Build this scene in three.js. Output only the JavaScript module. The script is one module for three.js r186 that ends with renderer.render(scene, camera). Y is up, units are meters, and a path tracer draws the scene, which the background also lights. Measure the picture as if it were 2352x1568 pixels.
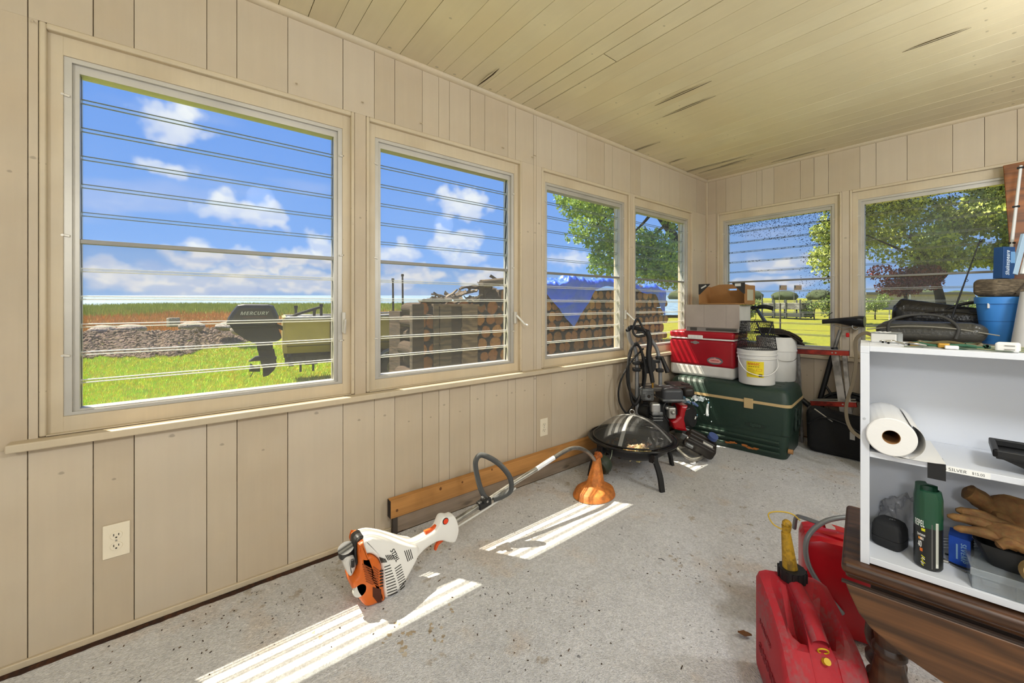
import * as THREE from 'three';
import { FontLoader } from 'three/addons/loaders/FontLoader.js';
import { TextGeometry } from 'three/addons/geometries/TextGeometry.js';
import { mergeGeometries, mergeVertices, toCreasedNormals } from 'three/addons/utils/BufferGeometryUtils.js';
import { RoundedBoxGeometry } from 'three/addons/geometries/RoundedBoxGeometry.js';

// ---------- camera, sky, sun, exposure ----------
const scene = new THREE.Scene();
const FOCAL = 908, CX = 1176, HY = 698, EYE = 1.2, TURN = Math.atan(1144 / 908);
const camera = new THREE.PerspectiveCamera(2 * Math.atan(784 / FOCAL) * 180 / Math.PI, 2352 / 1568, 0.05, 3000);
camera.position.set(0, EYE, 0);
camera.rotation.y = TURN;
camera.setViewOffset(2352, 1568, 0, 784 - HY, 2352, 1568);
const renderer = new THREE.WebGLRenderer();
renderer.toneMapping = THREE.LinearToneMapping;
renderer.toneMappingExposure = 1.0;
renderer.shadowMap.enabled = true;
const LAMP = 3.8;                                       // candela of each added globe lamp

const sun = new THREE.DirectionalLight(new THREE.Color(1.0, 0.93, 0.82), 16);
sun.position.set(-1, 2.07, 0.65).multiplyScalar(12);
sun.castShadow = true;
Object.assign(sun.shadow.camera, { left: -12, right: 12, top: 12, bottom: -12, near: 0.5, far: 60 });
sun.shadow.mapSize.set(4096, 4096);
sun.shadow.radius = 1;
scene.add(sun, sun.target);

// ---------- pixels of the photograph to places ----------
const SN = Math.sin(TURN), CS = Math.cos(TURN);
const V = (x, y, z) => new THREE.Vector3(x, y, z);
function ray(px, py) { const X = (px - CX) / FOCAL, Y = -(py - HY) / FOCAL; return V(CS * X - SN, Y, -(SN * X + CS)); }
const onY = (px, py, y) => { const r = ray(px, py); return r.multiplyScalar((y - EYE) / r.y).add(V(0, EYE, 0)); };
const onX = (px, py, x) => { const r = ray(px, py); return r.multiplyScalar(x / r.x).add(V(0, EYE, 0)); };
const onZ = (px, py, z) => { const r = ray(px, py); return r.multiplyScalar(z / r.z).add(V(0, EYE, 0)); };
const deep = (px, py, d) => ray(px, py).multiplyScalar(d).add(V(0, EYE, 0));
const depthOf = (x, z) => -SN * x - CS * z;
const GROUND0 = -0.28, SLOPE = 0.0231;                // the yard falls towards the house a little
const groundY = (x, z) => GROUND0 + SLOPE * depthOf(x, z);
function onGround(px, py) { const r = ray(px, py); const k = (GROUND0 - EYE) / (r.y - SLOPE); return r.multiplyScalar(k).add(V(0, EYE, 0)); }

// ---------- random numbers and noise ----------
function rng(seed) { let a = seed >>> 0; return () => { a = (a + 0x6D2B79F5) | 0; let t = Math.imul(a ^ (a >>> 15), 1 | a); t = (t + Math.imul(t ^ (t >>> 7), 61 | t)) ^ t; return ((t ^ (t >>> 14)) >>> 0) / 4294967296; }; }
const PERM = (() => { const r = rng(7), p = new Float32Array(4096); for (let i = 0; i < 4096; i++) p[i] = r(); return p; })();
const hash3 = (x, y, z) => PERM[(Math.imul(x, 73856093) ^ Math.imul(y, 19349663) ^ Math.imul(z, 83492791)) & 4095];
function noise3(x, y, z) {
  const X = Math.floor(x), Y = Math.floor(y), Z = Math.floor(z); let u = x - X, v = y - Y, w = z - Z;
  u = u * u * (3 - 2 * u); v = v * v * (3 - 2 * v); w = w * w * (3 - 2 * w);
  const a = hash3(X, Y, Z), b = hash3(X + 1, Y, Z), c = hash3(X, Y + 1, Z), d = hash3(X + 1, Y + 1, Z), e = hash3(X, Y, Z + 1), f = hash3(X + 1, Y, Z + 1), g = hash3(X, Y + 1, Z + 1), h = hash3(X + 1, Y + 1, Z + 1);
  const p = a + (b - a) * u, q = c + (d - c) * u, s = e + (f - e) * u, t = g + (h - g) * u, m = p + (q - p) * v, n = s + (t - s) * v;
  return m + (n - m) * w;
}
function fbm3(x, y, z, o = 4) { let s = 0, a = 0.5, t = 0; for (let i = 0; i < o; i++) { s += a * noise3(x, y, z); t += a; a *= 0.5; x = x * 2.03 + 17.1; y = y * 2.03 + 5.7; z = z * 2.03 + 9.2; } return s / t; }
const clamp = (x, a = 0, b = 1) => Math.min(b, Math.max(a, x)), smooth = (a, b, x) => { x = clamp((x - a) / (b - a)); return x * x * (3 - 2 * x); }, mixn = (a, b, t) => a + (b - a) * t;

// ---------- the sky: clear blue air with fair weather cumulus all round ----------
{
  const W = 2816, H = 1408, data = new Float32Array(W * H * 4);
  const veilAt = (e, u) => { const y = clamp(e / (Math.PI / 2)) * (TH2 - 1), x = u * TW, Y = Math.min(y | 0, TH2 - 2), X = (x | 0) % TW, X1 = (X + 1) % TW, q = y - Y, p = x - (x | 0), a = veil[Y * TW + X], b = veil[Y * TW + X1], c = veil[(Y + 1) * TW + X], d = veil[(Y + 1) * TW + X1]; return (a + (b - a) * p) * (1 - q) + (c + (d - c) * p) * q; };
  const dirOf = (px, py) => { const r = ray(px, py).normalize(); return [Math.atan2(r.z, r.x), Math.asin(r.y)]; };
  // cumulus seen in the photograph [x, y, half width, half height], more of the same round the rest of the sky
  const seen = [[400, 285, 100, 52], [440, 262, 52, 40], [395, 392, 72, 26], [570, 492, 110, 40], [520, 470, 40, 34], [625, 500, 60, 36], [1062, 470, 70, 46], [1090, 455, 36, 34], [1040, 560, 62, 34], [1070, 545, 40, 26], [1065, 595, 60, 26], [505, 590, 190, 34], [690, 600, 120, 48], [300, 640, 130, 36], [215, 620, 60, 30], [560, 640, 200, 36], [430, 655, 160, 30], [900, 590, 60, 40], [930, 640, 100, 30], [1120, 640, 90, 30], [680, 655, 120, 30], [740, 560, 50, 40], [1300, 600, 90, 24], [1820, 610, 180, 26], [1760, 655, 160, 24]];
  const blobs = seen.map(([x, y, w, h]) => { const c = dirOf(x, y), l = dirOf(x - w, y), t = dirOf(x, y - h); return [c[0], c[1], Math.abs(((c[0] - l[0] + Math.PI * 3) % (2 * Math.PI)) - Math.PI) + 1e-4, Math.abs(t[1] - c[1]) + 1e-4]; });
  const R = rng(91);
  const az0 = dirOf(1176, 600)[0];
  for (let i = 0; i < 70; i++) { const az = az0 + 1.05 + R() * (2 * Math.PI - 2.1), el = 0.04 + Math.pow(R(), 1.6) * 1.1, s = 0.5 + R(); blobs.push([az, el, 0.09 * s / Math.cos(Math.min(el, 1.2)), 0.05 * s]); }
  for (const b of blobs) { while (b[0] > Math.PI) b[0] -= 2 * Math.PI; while (b[0] < -Math.PI) b[0] += 2 * Math.PI; }
  const TW = 512, TH2 = 192, veil = new Float32Array(TW * TH2);   // thin high cloud, on a coarser grid
  for (let j = 0; j < TH2; j++) for (let i = 0; i < TW; i++) { const e = j / (TH2 - 1) * Math.PI / 2, a = i / TW * 2 * Math.PI - Math.PI, c = Math.cos(e); veil[j * TW + i] = fbm3(c * Math.cos(a) * 6, Math.sin(e) * 20, c * Math.sin(a) * 6, 4); }
  for (let j = 0; j < H; j++) {
    const el = (j + 0.5) / H * Math.PI - Math.PI / 2, sy = Math.sin(el), cy = Math.cos(el);
    const near = blobs.filter((b) => Math.abs(el - b[1]) < b[3] * 2.2);
    for (let i = 0; i < W; i++) {
      const az = (i + 0.5) / W * 2 * Math.PI - Math.PI, x = cy * Math.cos(az), z = cy * Math.sin(az), k = (j * W + i) * 4;
      const h = clamp(el / 0.62);
      let r = mixn(0.34, 0.075, Math.pow(h, 0.7)), g = mixn(0.57, 0.275, Math.pow(h, 0.7)), b = mixn(1.0, 0.88, h);
      if (el > -0.01) {
        let dens = 0, lit = 0;
        if (near.some((q) => { let da = Math.abs(az - q[0]); if (da > Math.PI) da = 2 * Math.PI - da; return da < q[2] * 2; })) {
          const wx = (fbm3(x * 22, sy * 22, z * 22, 4) - 0.5) * 2, wy = (fbm3(x * 26 + 9, sy * 26, z * 26, 4) - 0.5) * 2;
          for (const q of near) {
            let da = az - q[0]; if (da > Math.PI) da -= 2 * Math.PI; if (da < -Math.PI) da += 2 * Math.PI;
            const u = da / q[2] + wx * 0.95; let v = (el - q[1]) / q[3] + wy * 1.1; if (v < 0) v *= 1.35;
            const d = 1 - u * u - v * v; if (d > dens) { dens = d; } lit = Math.max(lit, d > 0 ? 0.62 + 0.4 * v + 0.35 * wx : 0);
          }
        }
        const low = smooth(0.34, 0.02, el), thin = smooth(0.52, 0.78, veilAt(el, i / W)) * (0.30 + 0.45 * low);
        const br = low * smooth(0.42, 0.66, fbm3(x * 34 + 3, sy * 70, z * 34, 3)), a = Math.max(smooth(-0.02, 0.85, dens) * (0.97 - 0.30 * low + 0.30 * br), thin);
        const L = clamp(lit * (1 - 0.42 * low) + 0.38 * br, 0.0, 1), cr = mixn(0.50, 1.0, L), cg = mixn(0.60, 1.0, L), cb = mixn(0.93, 1.03, L);
        r = mixn(r, cr, a); g = mixn(g, cg, a); b = mixn(b, cb, a);
      }
      data[k] = r; data[k + 1] = g; data[k + 2] = b; data[k + 3] = 1;
    }
  }
  const t = new THREE.DataTexture(data, W, H, THREE.RGBAFormat, THREE.FloatType);
  t.mapping = THREE.EquirectangularReflectionMapping; t.magFilter = THREE.LinearFilter; t.needsUpdate = true;
  scene.background = t;
  scene.backgroundIntensity = 1.0;
}

// ---------- textures ----------
function dataTex(w, h, fn, srgb = false, wrap = true) {
  const d = new Uint8Array(w * h * 4);
  for (let j = 0; j < h; j++) for (let i = 0; i < w; i++) { const c = fn(i / w, j / h, i, j), k = (j * w + i) * 4; if (typeof c === 'number') { d[k] = d[k + 1] = d[k + 2] = clamp(c) * 255; } else { d[k] = clamp(c[0]) * 255; d[k + 1] = clamp(c[1]) * 255; d[k + 2] = clamp(c[2]) * 255; } d[k + 3] = 255; }
  const t = new THREE.DataTexture(d, w, h); t.magFilter = THREE.LinearFilter; t.minFilter = THREE.LinearMipmapLinearFilter; if (wrap) t.wrapS = t.wrapT = THREE.RepeatWrapping; if (srgb) t.colorSpace = THREE.SRGBColorSpace; t.needsUpdate = true; return t;
}
const tau = 2 * Math.PI;
// noise that repeats on a unit square
function tileNoise(u, v, f, o = 4, s = 0) { return tileNoise2(u, v, f, f, o, s); }
function tileNoise2(u, v, fx, fy, o = 4, s = 0) {
  let r = 0, a = 0.5, t = 0;
  for (let i = 0; i < o; i++) {
    const FX = fx << i, FY = fy << i, x = u * FX, y = v * FY, X = x | 0, Y = y | 0; let p = x - X, q = y - Y; p = p * p * (3 - 2 * p); q = q * q * (3 - 2 * q);
    const k = Math.imul(s * 37 + i * 11, 83492791), x0 = Math.imul(X, 73856093), x1 = Math.imul(X + 1 === FX ? 0 : X + 1, 73856093), y0 = Math.imul(Y, 19349663) ^ k, y1 = Math.imul(Y + 1 === FY ? 0 : Y + 1, 19349663) ^ k;
    const A = PERM[(x0 ^ y0) & 4095], B = PERM[(x1 ^ y0) & 4095], C = PERM[(x0 ^ y1) & 4095], D = PERM[(x1 ^ y1) & 4095], m = A + (B - A) * p;
    r += a * (m + (C + (D - C) * p - m) * q); t += a; a *= 0.55;
  }
  return r / t;
}
const rep = (t, x, y = x) => { const c = t.clone(); c.repeat.set(x, y); c.needsUpdate = true; return c; };
const TX = {};
TX.fine = dataTex(512, 512, (u, v) => tileNoise(u, v, 32, 4, 1));
TX.mottle = dataTex(512, 512, (u, v) => { const n = tileNoise(u, v, 4, 6, 2); return 0.86 + 0.14 * n * 1.2; }, true);
TX.dirty = dataTex(512, 512, (u, v) => { const n = tileNoise(u, v, 3, 6, 3), m = tileNoise(u, v, 24, 4, 4); return 0.6 + 0.4 * smooth(0.3, 0.62, n * 0.7 + m * 0.3); }, true);
TX.paint = dataTex(1024, 1024, (u, v) => { const a = tileNoise(u, v, 3, 6, 5), b = tileNoise2(u, v, 90, 4, 3, 6), m = tileNoise(u, v, 40, 3, 8), sp = smooth(0.80, 0.86, m) * smooth(0.55, 0.7, a); const k = 0.88 + 0.06 * (a - 0.5) * 2 + 0.012 * (b - 0.5) * 2 - 0.22 * sp, y = tileNoise(u, v, 5, 4, 9); return [k, k * (0.975 + 0.035 * y), k * (0.93 + 0.08 * y)]; }, true);
TX.paintBump = dataTex(512, 512, (u, v) => 0.5 * tileNoise2(u, v, 64, 5, 3, 7) + 0.5 * tileNoise(u, v, 24, 4, 8));
TX.wood = dataTex(512, 512, (u, v) => { const w = tileNoise(u, v, 2, 4, 10), g = tileNoise2(u, v, 4, 60, 4, 11), ring = 0.5 + 0.5 * Math.sin((v * 9 + w * 2.6 + tileNoise2(u, v, 3, 8, 3, 12) * 1.4) * tau); const k = 0.52 + 0.26 * ring * 0.7 + 0.34 * (g - 0.5); return k; }, true);
TX.woodPale = dataTex(512, 512, (u, v) => { const w = tileNoise(u, v, 2, 4, 50), g = tileNoise2(u, v, 4, 60, 4, 51), ring = 0.5 + 0.5 * Math.sin((v * 5 + w * 2.2) * tau), st = smooth(0.66, 0.8, tileNoise2(u, v, 4, 10, 4, 52)); return 0.84 + 0.08 * ring + 0.16 * (g - 0.5) - 0.25 * st; }, true);
TX.woodBump = dataTex(512, 512, (u, v) => tileNoise2(u, v, 3, 70, 4, 13));
TX.bark = dataTex(512, 512, (u, v) => { const n = tileNoise2(u, v, 6, 30, 5, 14), m = tileNoise(u, v, 8, 5, 15); return 0.28 + 0.72 * n * (0.5 + 0.6 * m); }, true);
TX.carpetC = dataTex(1024, 1024, (u, v) => {
  const p = tileNoise(u, v, 256, 2, 20), m = tileNoise(u, v, 6, 5, 21), b = tileNoise(u, v, 40, 4, 22); let k = 0.90 + 0.18 * (p - 0.5) + 0.10 * (m - 0.5) + 0.06 * (b - 0.5);
  const dirt = smooth(0.70, 0.82, tileNoise(u, v, 48, 3, 23)) * smooth(0.48, 0.72, tileNoise(u, v, 5, 4, 24)), crumb = smooth(0.80, 0.84, tileNoise(u, v, 130, 2, 25)) * smooth(0.52, 0.66, tileNoise(u, v, 7, 3, 26)), tan = smooth(0.58, 0.8, tileNoise(u, v, 9, 5, 27));
  k *= 1 - 0.16 * dirt - 0.45 * crumb; return [k * 1.0, k * (1 - 0.035 * tan - 0.05 * dirt), k * (0.995 - 0.07 * tan - 0.12 * dirt)];
}, true);
TX.carpetB = dataTex(1024, 1024, (u, v) => 0.72 * tileNoise(u, v, 200, 2, 20) + 0.28 * tileNoise(u, v, 40, 3, 22));
TX.lawnC = dataTex(1024, 1024, (u, v) => { const a = tileNoise(u, v, 8, 5, 30), b = tileNoise(u, v, 90, 3, 31), c = tileNoise(u, v, 200, 2, 32); const k = 0.42 + 0.42 * b + 0.34 * (c - 0.5); return [k * mixn(0.86, 1.08, a), k * mixn(0.94, 1.0, a), k * 0.24]; }, true);
TX.grit = dataTex(512, 512, (u, v) => { const a = tileNoise(u, v, 60, 3, 33), b = tileNoise(u, v, 9, 4, 34); return 0.35 + 0.65 * a * (0.6 + 0.5 * b); }, true);
TX.redDust = dataTex(512, 512, (u, v) => { const a = tileNoise(u, v, 4, 6, 41), b = tileNoise(u, v, 60, 3, 42), d = smooth(0.42, 0.64, a * 0.75 + b * 0.25) * 0.7; return [mixn(0.70, 0.56, d), mixn(0.13, 0.37, d), mixn(0.18, 0.36, d)]; }, true);
TX.rust = dataTex(512, 512, (u, v) => { const a = tileNoise(u, v, 7, 6, 35), b = tileNoise(u, v, 40, 3, 36); const k = 0.55 + 0.5 * a; return [k, k * (0.8 + 0.2 * b), k * (0.7 + 0.2 * b)]; }, true);

// lettering and printed faces: drawn on a canvas
function printTex(w, h, draw) { const c = document.createElement('canvas'); c.width = w; c.height = h; const g = c.getContext('2d'); draw(g, w, h); const t = new THREE.CanvasTexture(c); t.colorSpace = THREE.SRGBColorSpace; t.magFilter = THREE.LinearFilter; return t; }

// ---------- materials ----------
function mat(color, rough = 0.7, o = {}) {
  const { metal = 0, map, bump, bumpScale = 0.001, ...rest } = o;
  const phys = ['clearcoat', 'transmission', 'sheen', 'thickness', 'ior'].some((k) => k in rest);
  const m = phys ? new THREE.MeshPhysicalMaterial() : new THREE.MeshStandardMaterial();
  m.color.set(color); m.roughness = rough; m.metalness = metal; if (map) m.map = map; if (bump) { m.bumpMap = bump; m.bumpScale = bumpScale; }
  Object.assign(m, rest); return m;
}
// ---------- geometry ----------
function uvBox(g, s = 1) { // texture coordinates in metres, laid on by the way each face points
  if (g.index) g = g.toNonIndexed(); if (!g.attributes.normal) g.computeVertexNormals();
  const p = g.attributes.position, uv = new Float32Array(p.count * 2), a = V(0, 0, 0), b = V(0, 0, 0), c = V(0, 0, 0), n = V(0, 0, 0);
  for (let i = 0; i < p.count; i += 3) {
    a.fromBufferAttribute(p, i); b.fromBufferAttribute(p, i + 1); c.fromBufferAttribute(p, i + 2); n.crossVectors(b.clone().sub(a), c.clone().sub(a)); const x = Math.abs(n.x), y = Math.abs(n.y), z = Math.abs(n.z);
    for (const [k, q] of [[i, a], [i + 1, b], [i + 2, c]]) { const [u, v] = y >= x && y >= z ? [q.x, q.z] : x >= z ? [q.z, q.y] : [q.x, q.y]; uv[k * 2] = u * s; uv[k * 2 + 1] = v * s; }
  }
  g.setAttribute('uv', new THREE.BufferAttribute(uv, 2)); return g;
}
function join(list, keepUV = false) {
  list = list.flat(Infinity).filter(Boolean).map((g) => { let q = g.index ? g.toNonIndexed() : g.clone(); if (!q.attributes.normal) q.computeVertexNormals(); for (const k of Object.keys(q.attributes)) if (!['position', 'normal', 'uv', 'color'].includes(k)) q.deleteAttribute(k); if (!keepUV || !q.attributes.uv) q = uvBox(q); return q; });
  return list.length === 1 ? list[0] : mergeGeometries(list, false);
}
const taken = new Map();
function numbered(n) { const k = taken.get(n) ?? 0; taken.set(n, k + 1); return k ? `${n}_${String(k).padStart(3, '0')}` : n; }
function obj(name, geos, m, parent, o = {}) { const g = geos.isBufferGeometry && geos.userData.ready ? geos : join([geos], o.keepUV); const x = new THREE.Mesh(g, m); x.name = parent ? name : numbered(name); x.castShadow = x.receiveShadow = true; (parent ?? scene).add(x); if (o.label) x.userData.label = o.label; if (o.kind) x.userData.kind = o.kind; return x; }
function thing(name, label, category, pos = [0, 0, 0], turn = 0, group) { const g = new THREE.Group(); g.name = numbered(name); Array.isArray(pos) ? g.position.set(...pos) : g.position.copy(pos); g.rotation.y = turn; g.userData = { label, category }; if (group) g.userData.group = group; scene.add(g); return g; }
function one(name, label, category, geos, m, pos = [0, 0, 0], turn = 0, group, o = {}) { const x = obj(name, geos, m, null, o); Array.isArray(pos) ? x.position.set(...pos) : x.position.copy(pos); x.rotation.y = turn; Object.assign(x.userData, { label, category }); if (group) x.userData.group = group; return x; }
function struct(name, geos, m, o = {}) { const x = geos ? obj(name, geos, m, null, o) : new THREE.Group(); if (!geos) { x.name = numbered(name); scene.add(x); } x.userData.kind = 'structure'; if (o.label) x.userData.label = o.label; return x; }
function copyOf(root, pos, turn, label) { const c = root.clone(); c.name = numbered(root.name.replace(/_\d{3}$/, '')); c.userData = { ...root.userData }; Array.isArray(pos) ? c.position.set(...pos) : c.position.copy(pos); c.rotation.y = turn; if (label) c.userData.label = label; scene.add(c); return c; }
const move = (g, x, y, z) => g.translate(x, y, z);
function bx(w, h, d, x = 0, y = 0, z = 0, r = 0) { const g = r > 0 ? new RoundedBoxGeometry(w, h, d, 2, Math.min(r, w / 2.01, h / 2.01, d / 2.01)) : new THREE.BoxGeometry(w, h, d); return g.translate(x, y, z); }
function bxm(x0, x1, y0, y1, z0, z1, r = 0) { return bx(x1 - x0, y1 - y0, z1 - z0, (x0 + x1) / 2, (y0 + y1) / 2, (z0 + z1) / 2, r); }
function cyl(r0, r1, h, x = 0, y = 0, z = 0, seg = 20, open = false) { return new THREE.CylinderGeometry(r1, r0, h, seg, 1, open).translate(x, y, z); }
function rod(a, b, r0, r1 = r0, seg = 10) { a = Array.isArray(a) ? V(...a) : a; b = Array.isArray(b) ? V(...b) : b; const d = b.clone().sub(a), g = new THREE.CylinderGeometry(r1, r0, d.length(), seg, 1); g.applyQuaternion(new THREE.Quaternion().setFromUnitVectors(V(0, 1, 0), d.clone().normalize())); const m = a.clone().add(b).multiplyScalar(0.5); return g.translate(m.x, m.y, m.z); }
function bar(a, b, w, h, up = V(0, 1, 0), r = 0) { a = Array.isArray(a) ? V(...a) : a; b = Array.isArray(b) ? V(...b) : b; const d = b.clone().sub(a), L = d.length(); d.normalize(); const s = V(0, 0, 0).crossVectors(up, d).normalize(), u = V(0, 0, 0).crossVectors(d, s); const g = bx(w, h, L, 0, 0, 0, r); g.applyMatrix4(new THREE.Matrix4().makeBasis(s, u, d)); const m = a.clone().add(b).multiplyScalar(0.5); return g.translate(m.x, m.y, m.z); }
function tube(pts, r, seg = 40, rs = 8, closed = false) { pts = pts.map((p) => Array.isArray(p) ? V(...p) : p); return new THREE.TubeGeometry(new THREE.CatmullRomCurve3(pts, closed, 'centripetal'), seg, r, rs, closed); }
function lathe(prof, seg = 40) { return toCreasedNormals(new THREE.LatheGeometry(prof.map(([r, y]) => new THREE.Vector2(Math.max(r, 1e-5), y)), seg), 0.55); }
function ext(pts, d, bevel = 0, holes = [], curveSeg = 8) { const s = pts instanceof THREE.Shape ? pts : new THREE.Shape(pts.map(([x, y]) => new THREE.Vector2(x, y))); for (const h of holes) s.holes.push(h instanceof THREE.Path ? h : new THREE.Path(h.map(([x, y]) => new THREE.Vector2(x, y)))); return new THREE.ExtrudeGeometry(s, { depth: d - 2 * bevel, bevelEnabled: bevel > 0, bevelThickness: bevel, bevelSize: bevel, bevelOffset: -bevel, bevelSegments: 2, curveSegments: curveSeg }).translate(0, 0, bevel); }
function rot(g, x = 0, y = 0, z = 0) { if (x) g.rotateX(x); if (y) g.rotateY(y); if (z) g.rotateZ(z); return g; }
function bend(g, f) { const p = g.attributes.position, v = V(0, 0, 0); for (let i = 0; i < p.count; i++) { v.fromBufferAttribute(p, i); f(v); p.setXYZ(i, v.x, v.y, v.z); } g.computeVertexNormals(); return g; }
// a smooth closed surface through rings of points (each ring a list of the same length)
function skin(rings, capA = true, capB = true) {
  const n = rings[0].length, pos = [], idx = []; for (const r of rings) for (const p of r) pos.push(...(Array.isArray(p) ? p : [p.x, p.y, p.z]));
  for (let i = 0; i < rings.length - 1; i++) for (let j = 0; j < n; j++) { const a = i * n + j, b = i * n + (j + 1) % n, c = a + n, d = b + n; idx.push(a, b, c, b, d, c); }
  const cap = (k, flip) => { const c = [0, 0, 0]; for (let j = 0; j < n; j++) for (let q = 0; q < 3; q++) c[q] += pos[(k * n + j) * 3 + q] / n; const m = pos.length / 3; pos.push(...c); for (let j = 0; j < n; j++) { const a = k * n + j, b = k * n + (j + 1) % n; flip ? idx.push(m, b, a) : idx.push(m, a, b); } };
  if (capA) cap(0, true); if (capB) cap(rings.length - 1, false);
  const g = new THREE.BufferGeometry(); g.setAttribute('position', new THREE.Float32BufferAttribute(pos, 3)); g.setIndex(idx); g.computeVertexNormals(); return toCreasedNormals(g, 0.7);
}
const FONT = await new FontLoader().loadAsync('fonts/droid/droid_sans_bold.typeface.json'), FONTR = await new FontLoader().loadAsync('fonts/droid/droid_sans_regular.typeface.json');
// raised lettering, centred on its own middle, reading along +x and facing +z
function words(text, size, depth = 0.001, o = {}) { const g = new TextGeometry(text, { font: o.thin ? FONTR : FONT, size, depth, curveSegments: 3, bevelEnabled: false }); g.computeBoundingBox(); const b = g.boundingBox; g.translate(-(b.min.x + b.max.x) / 2, -(b.min.y + b.max.y) / 2, 0); if (o.slant) g.applyMatrix4(new THREE.Matrix4().set(1, o.slant, 0, 0, 0, 1, 0, 0, 0, 0, 1, 0, 0, 0, 0, 1)); if (o.width) { g.computeBoundingBox(); g.scale(o.width / (g.boundingBox.max.x - g.boundingBox.min.x), 1, 1); } return g; }
const along = (a, b) => Math.atan2(-(b.z - a.z), b.x - a.x);              // turn that lays local x from a to b
function scatter(name, geo, m, list, parent, o = {}) { // many small copies that nobody would count
  const g = join([geo]), I = new THREE.InstancedMesh(g, m, list.length), X = new THREE.Object3D(); I.name = parent ? name : numbered(name);
  list.forEach((q, i) => { X.position.set(q[0], q[1], q[2]); X.rotation.set(q[3] ?? 0, q[4] ?? 0, q[5] ?? 0); const s = q[6] ?? 1; Array.isArray(s) ? X.scale.set(...s) : X.scale.setScalar(s); X.updateMatrix(); I.setMatrixAt(i, X.matrix); if (q[7]) I.setColorAt(i, q[7]); });
  I.castShadow = I.receiveShadow = true; I.userData = { kind: 'stuff', ...o }; (parent ?? scene).add(I); return I;
}
const tint = (r, g, b) => new THREE.Color().setRGB(r, g, b);

// ---------- the room ----------
const XW = -2.03, ZE = -4.28, YC = 2.52, XR = 1.35, ZB = 2.2, TH = 0.13;
const WT = 2.153, WB = 0.752, WW = 1.03;                    // window openings
const M = {};
M.wall = mat('#dbcbb5', 0.62, { map: rep(TX.paint, 0.7), bump: TX.paintBump, bumpScale: 0.0006 });
M.wall2 = mat('#d6c5ae', 0.62, { map: rep(TX.paint, 0.9), bump: TX.paintBump, bumpScale: 0.0006 });
M.wall3 = mat('#decfbb', 0.62, { map: rep(TX.paint, 0.55), bump: TX.paintBump, bumpScale: 0.0006 });
M.core = mat('#9c8462', 0.9, { map: TX.mottle });
M.ceil = mat('#f2e4c2', 0.5, { map: rep(TX.paint, 0.5), bump: TX.paintBump, bumpScale: 0.0008 });
M.ceil2 = mat('#f0e2c0', 0.5, { map: rep(TX.paint, 0.65), bump: TX.paintBump, bumpScale: 0.0008 });
M.ceil3 = mat('#f3e6c5', 0.5, { map: rep(TX.paint, 0.8), bump: TX.paintBump, bumpScale: 0.0008 });
M.trim = mat('#e0d0b6', 0.45, { map: rep(TX.paint, 1.3), bump: TX.paintBump, bumpScale: 0.0005 });
M.alu = mat('#c6c2ba', 0.45, { metal: 0.5, map: TX.mottle, bump: TX.fine, bumpScale: 0.0002 });
M.aluDark = mat('#8f8d87', 0.5, { metal: 0.5, map: TX.mottle });
M.siding = mat('#dcd8cc', 0.7, { map: TX.mottle });

const leftWin = [0.42, -0.667, -1.875, -2.952], addedRearWin = [1.55];          // near edge of each opening in z
const endWin = [-1.918, -0.838];                                           // left edge of each opening in x
function wallCore(len, openings, y0 = -0.3, y1 = YC + 0.1, t = TH, front = 0.012) { // local x along the wall, room on +z
  const out = []; let x = 0; out.push(bxm(0, len, y0, WB, -t, -front), bxm(0, len, WT, y1, -t, -front));
  for (const o of openings) { if (o > x) out.push(bxm(x, o, WB, WT, -t, -front)); x = o + WW; }
  if (x < len) out.push(bxm(x, len, WB, WT, -t, -front)); return out;
}
function planks(parent, edges, openings, mats, y0 = 0.004, seedN = 1) {   // vertical boards with a groove between neighbours
  const R = rng(seedN), cut = (a, b, lo, hi) => { const m = mats[Math.floor(R() * mats.length)], w = b - a - 0.0012 - R() * 0.0016; if (w < 0.004 || hi - lo < 0.01) return; const d = 0.012 + R() * 0.0012, o = obj('plank', bx(w, hi - lo, d, 0, 0, 0, 0.0012), m, parent); o.position.set((a + b) / 2, (lo + hi) / 2, -0.012 + d / 2); };
  for (let i = 0; i < edges.length - 1; i++) {
    const a = edges[i], b = edges[i + 1]; cut(a, b, y0, WB - 0.03);
    cut(a, b, WT, YC);
    let parts = [[a, b]]; for (const o of openings) parts = parts.flatMap(([p, q]) => { if (q <= o || p >= o + WW) return [[p, q]]; const r = []; if (p < o) r.push([p, o]); if (q > o + WW) r.push([o + WW, q]); return r; });
    for (const [p, q] of parts) cut(p, q, WB - 0.03, WT);
  }
}
{ // left wall: local x runs away from the camera's back
  const z0 = ZB, L = z0 - ZE, ops = [...addedRearWin, ...leftWin].map((z) => z0 - z);
  const w = struct('wall_left', wallCore(L + TH, ops), M.core, { label: 'cream painted board wall with a row of louvred windows' }); w.position.set(XW, 0, z0); w.rotation.y = Math.PI / 2;
  const zs = [2.2, 2.05, 1.94, 1.73, 1.62, 1.43, 1.2, 1.05, 0.94, 0.75, 0.65, 0.444, 0.293, 0.187, -0.027, -0.128, -0.317, -0.555, -0.709, -0.817, -0.975, -1.077, -1.146, -1.288, -1.395, -1.578, -1.641, -1.8, -1.826, -1.971, -2.24, -2.345, -2.56, -2.664, -2.912, -3.06, -3.367, -3.533, -3.72, -3.86, -4.06, -4.28];
  planks(w, zs.map((z) => z0 - z), ops, [M.wall, M.wall2, M.wall3, M.wall], 0.012, 3);
}
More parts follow.
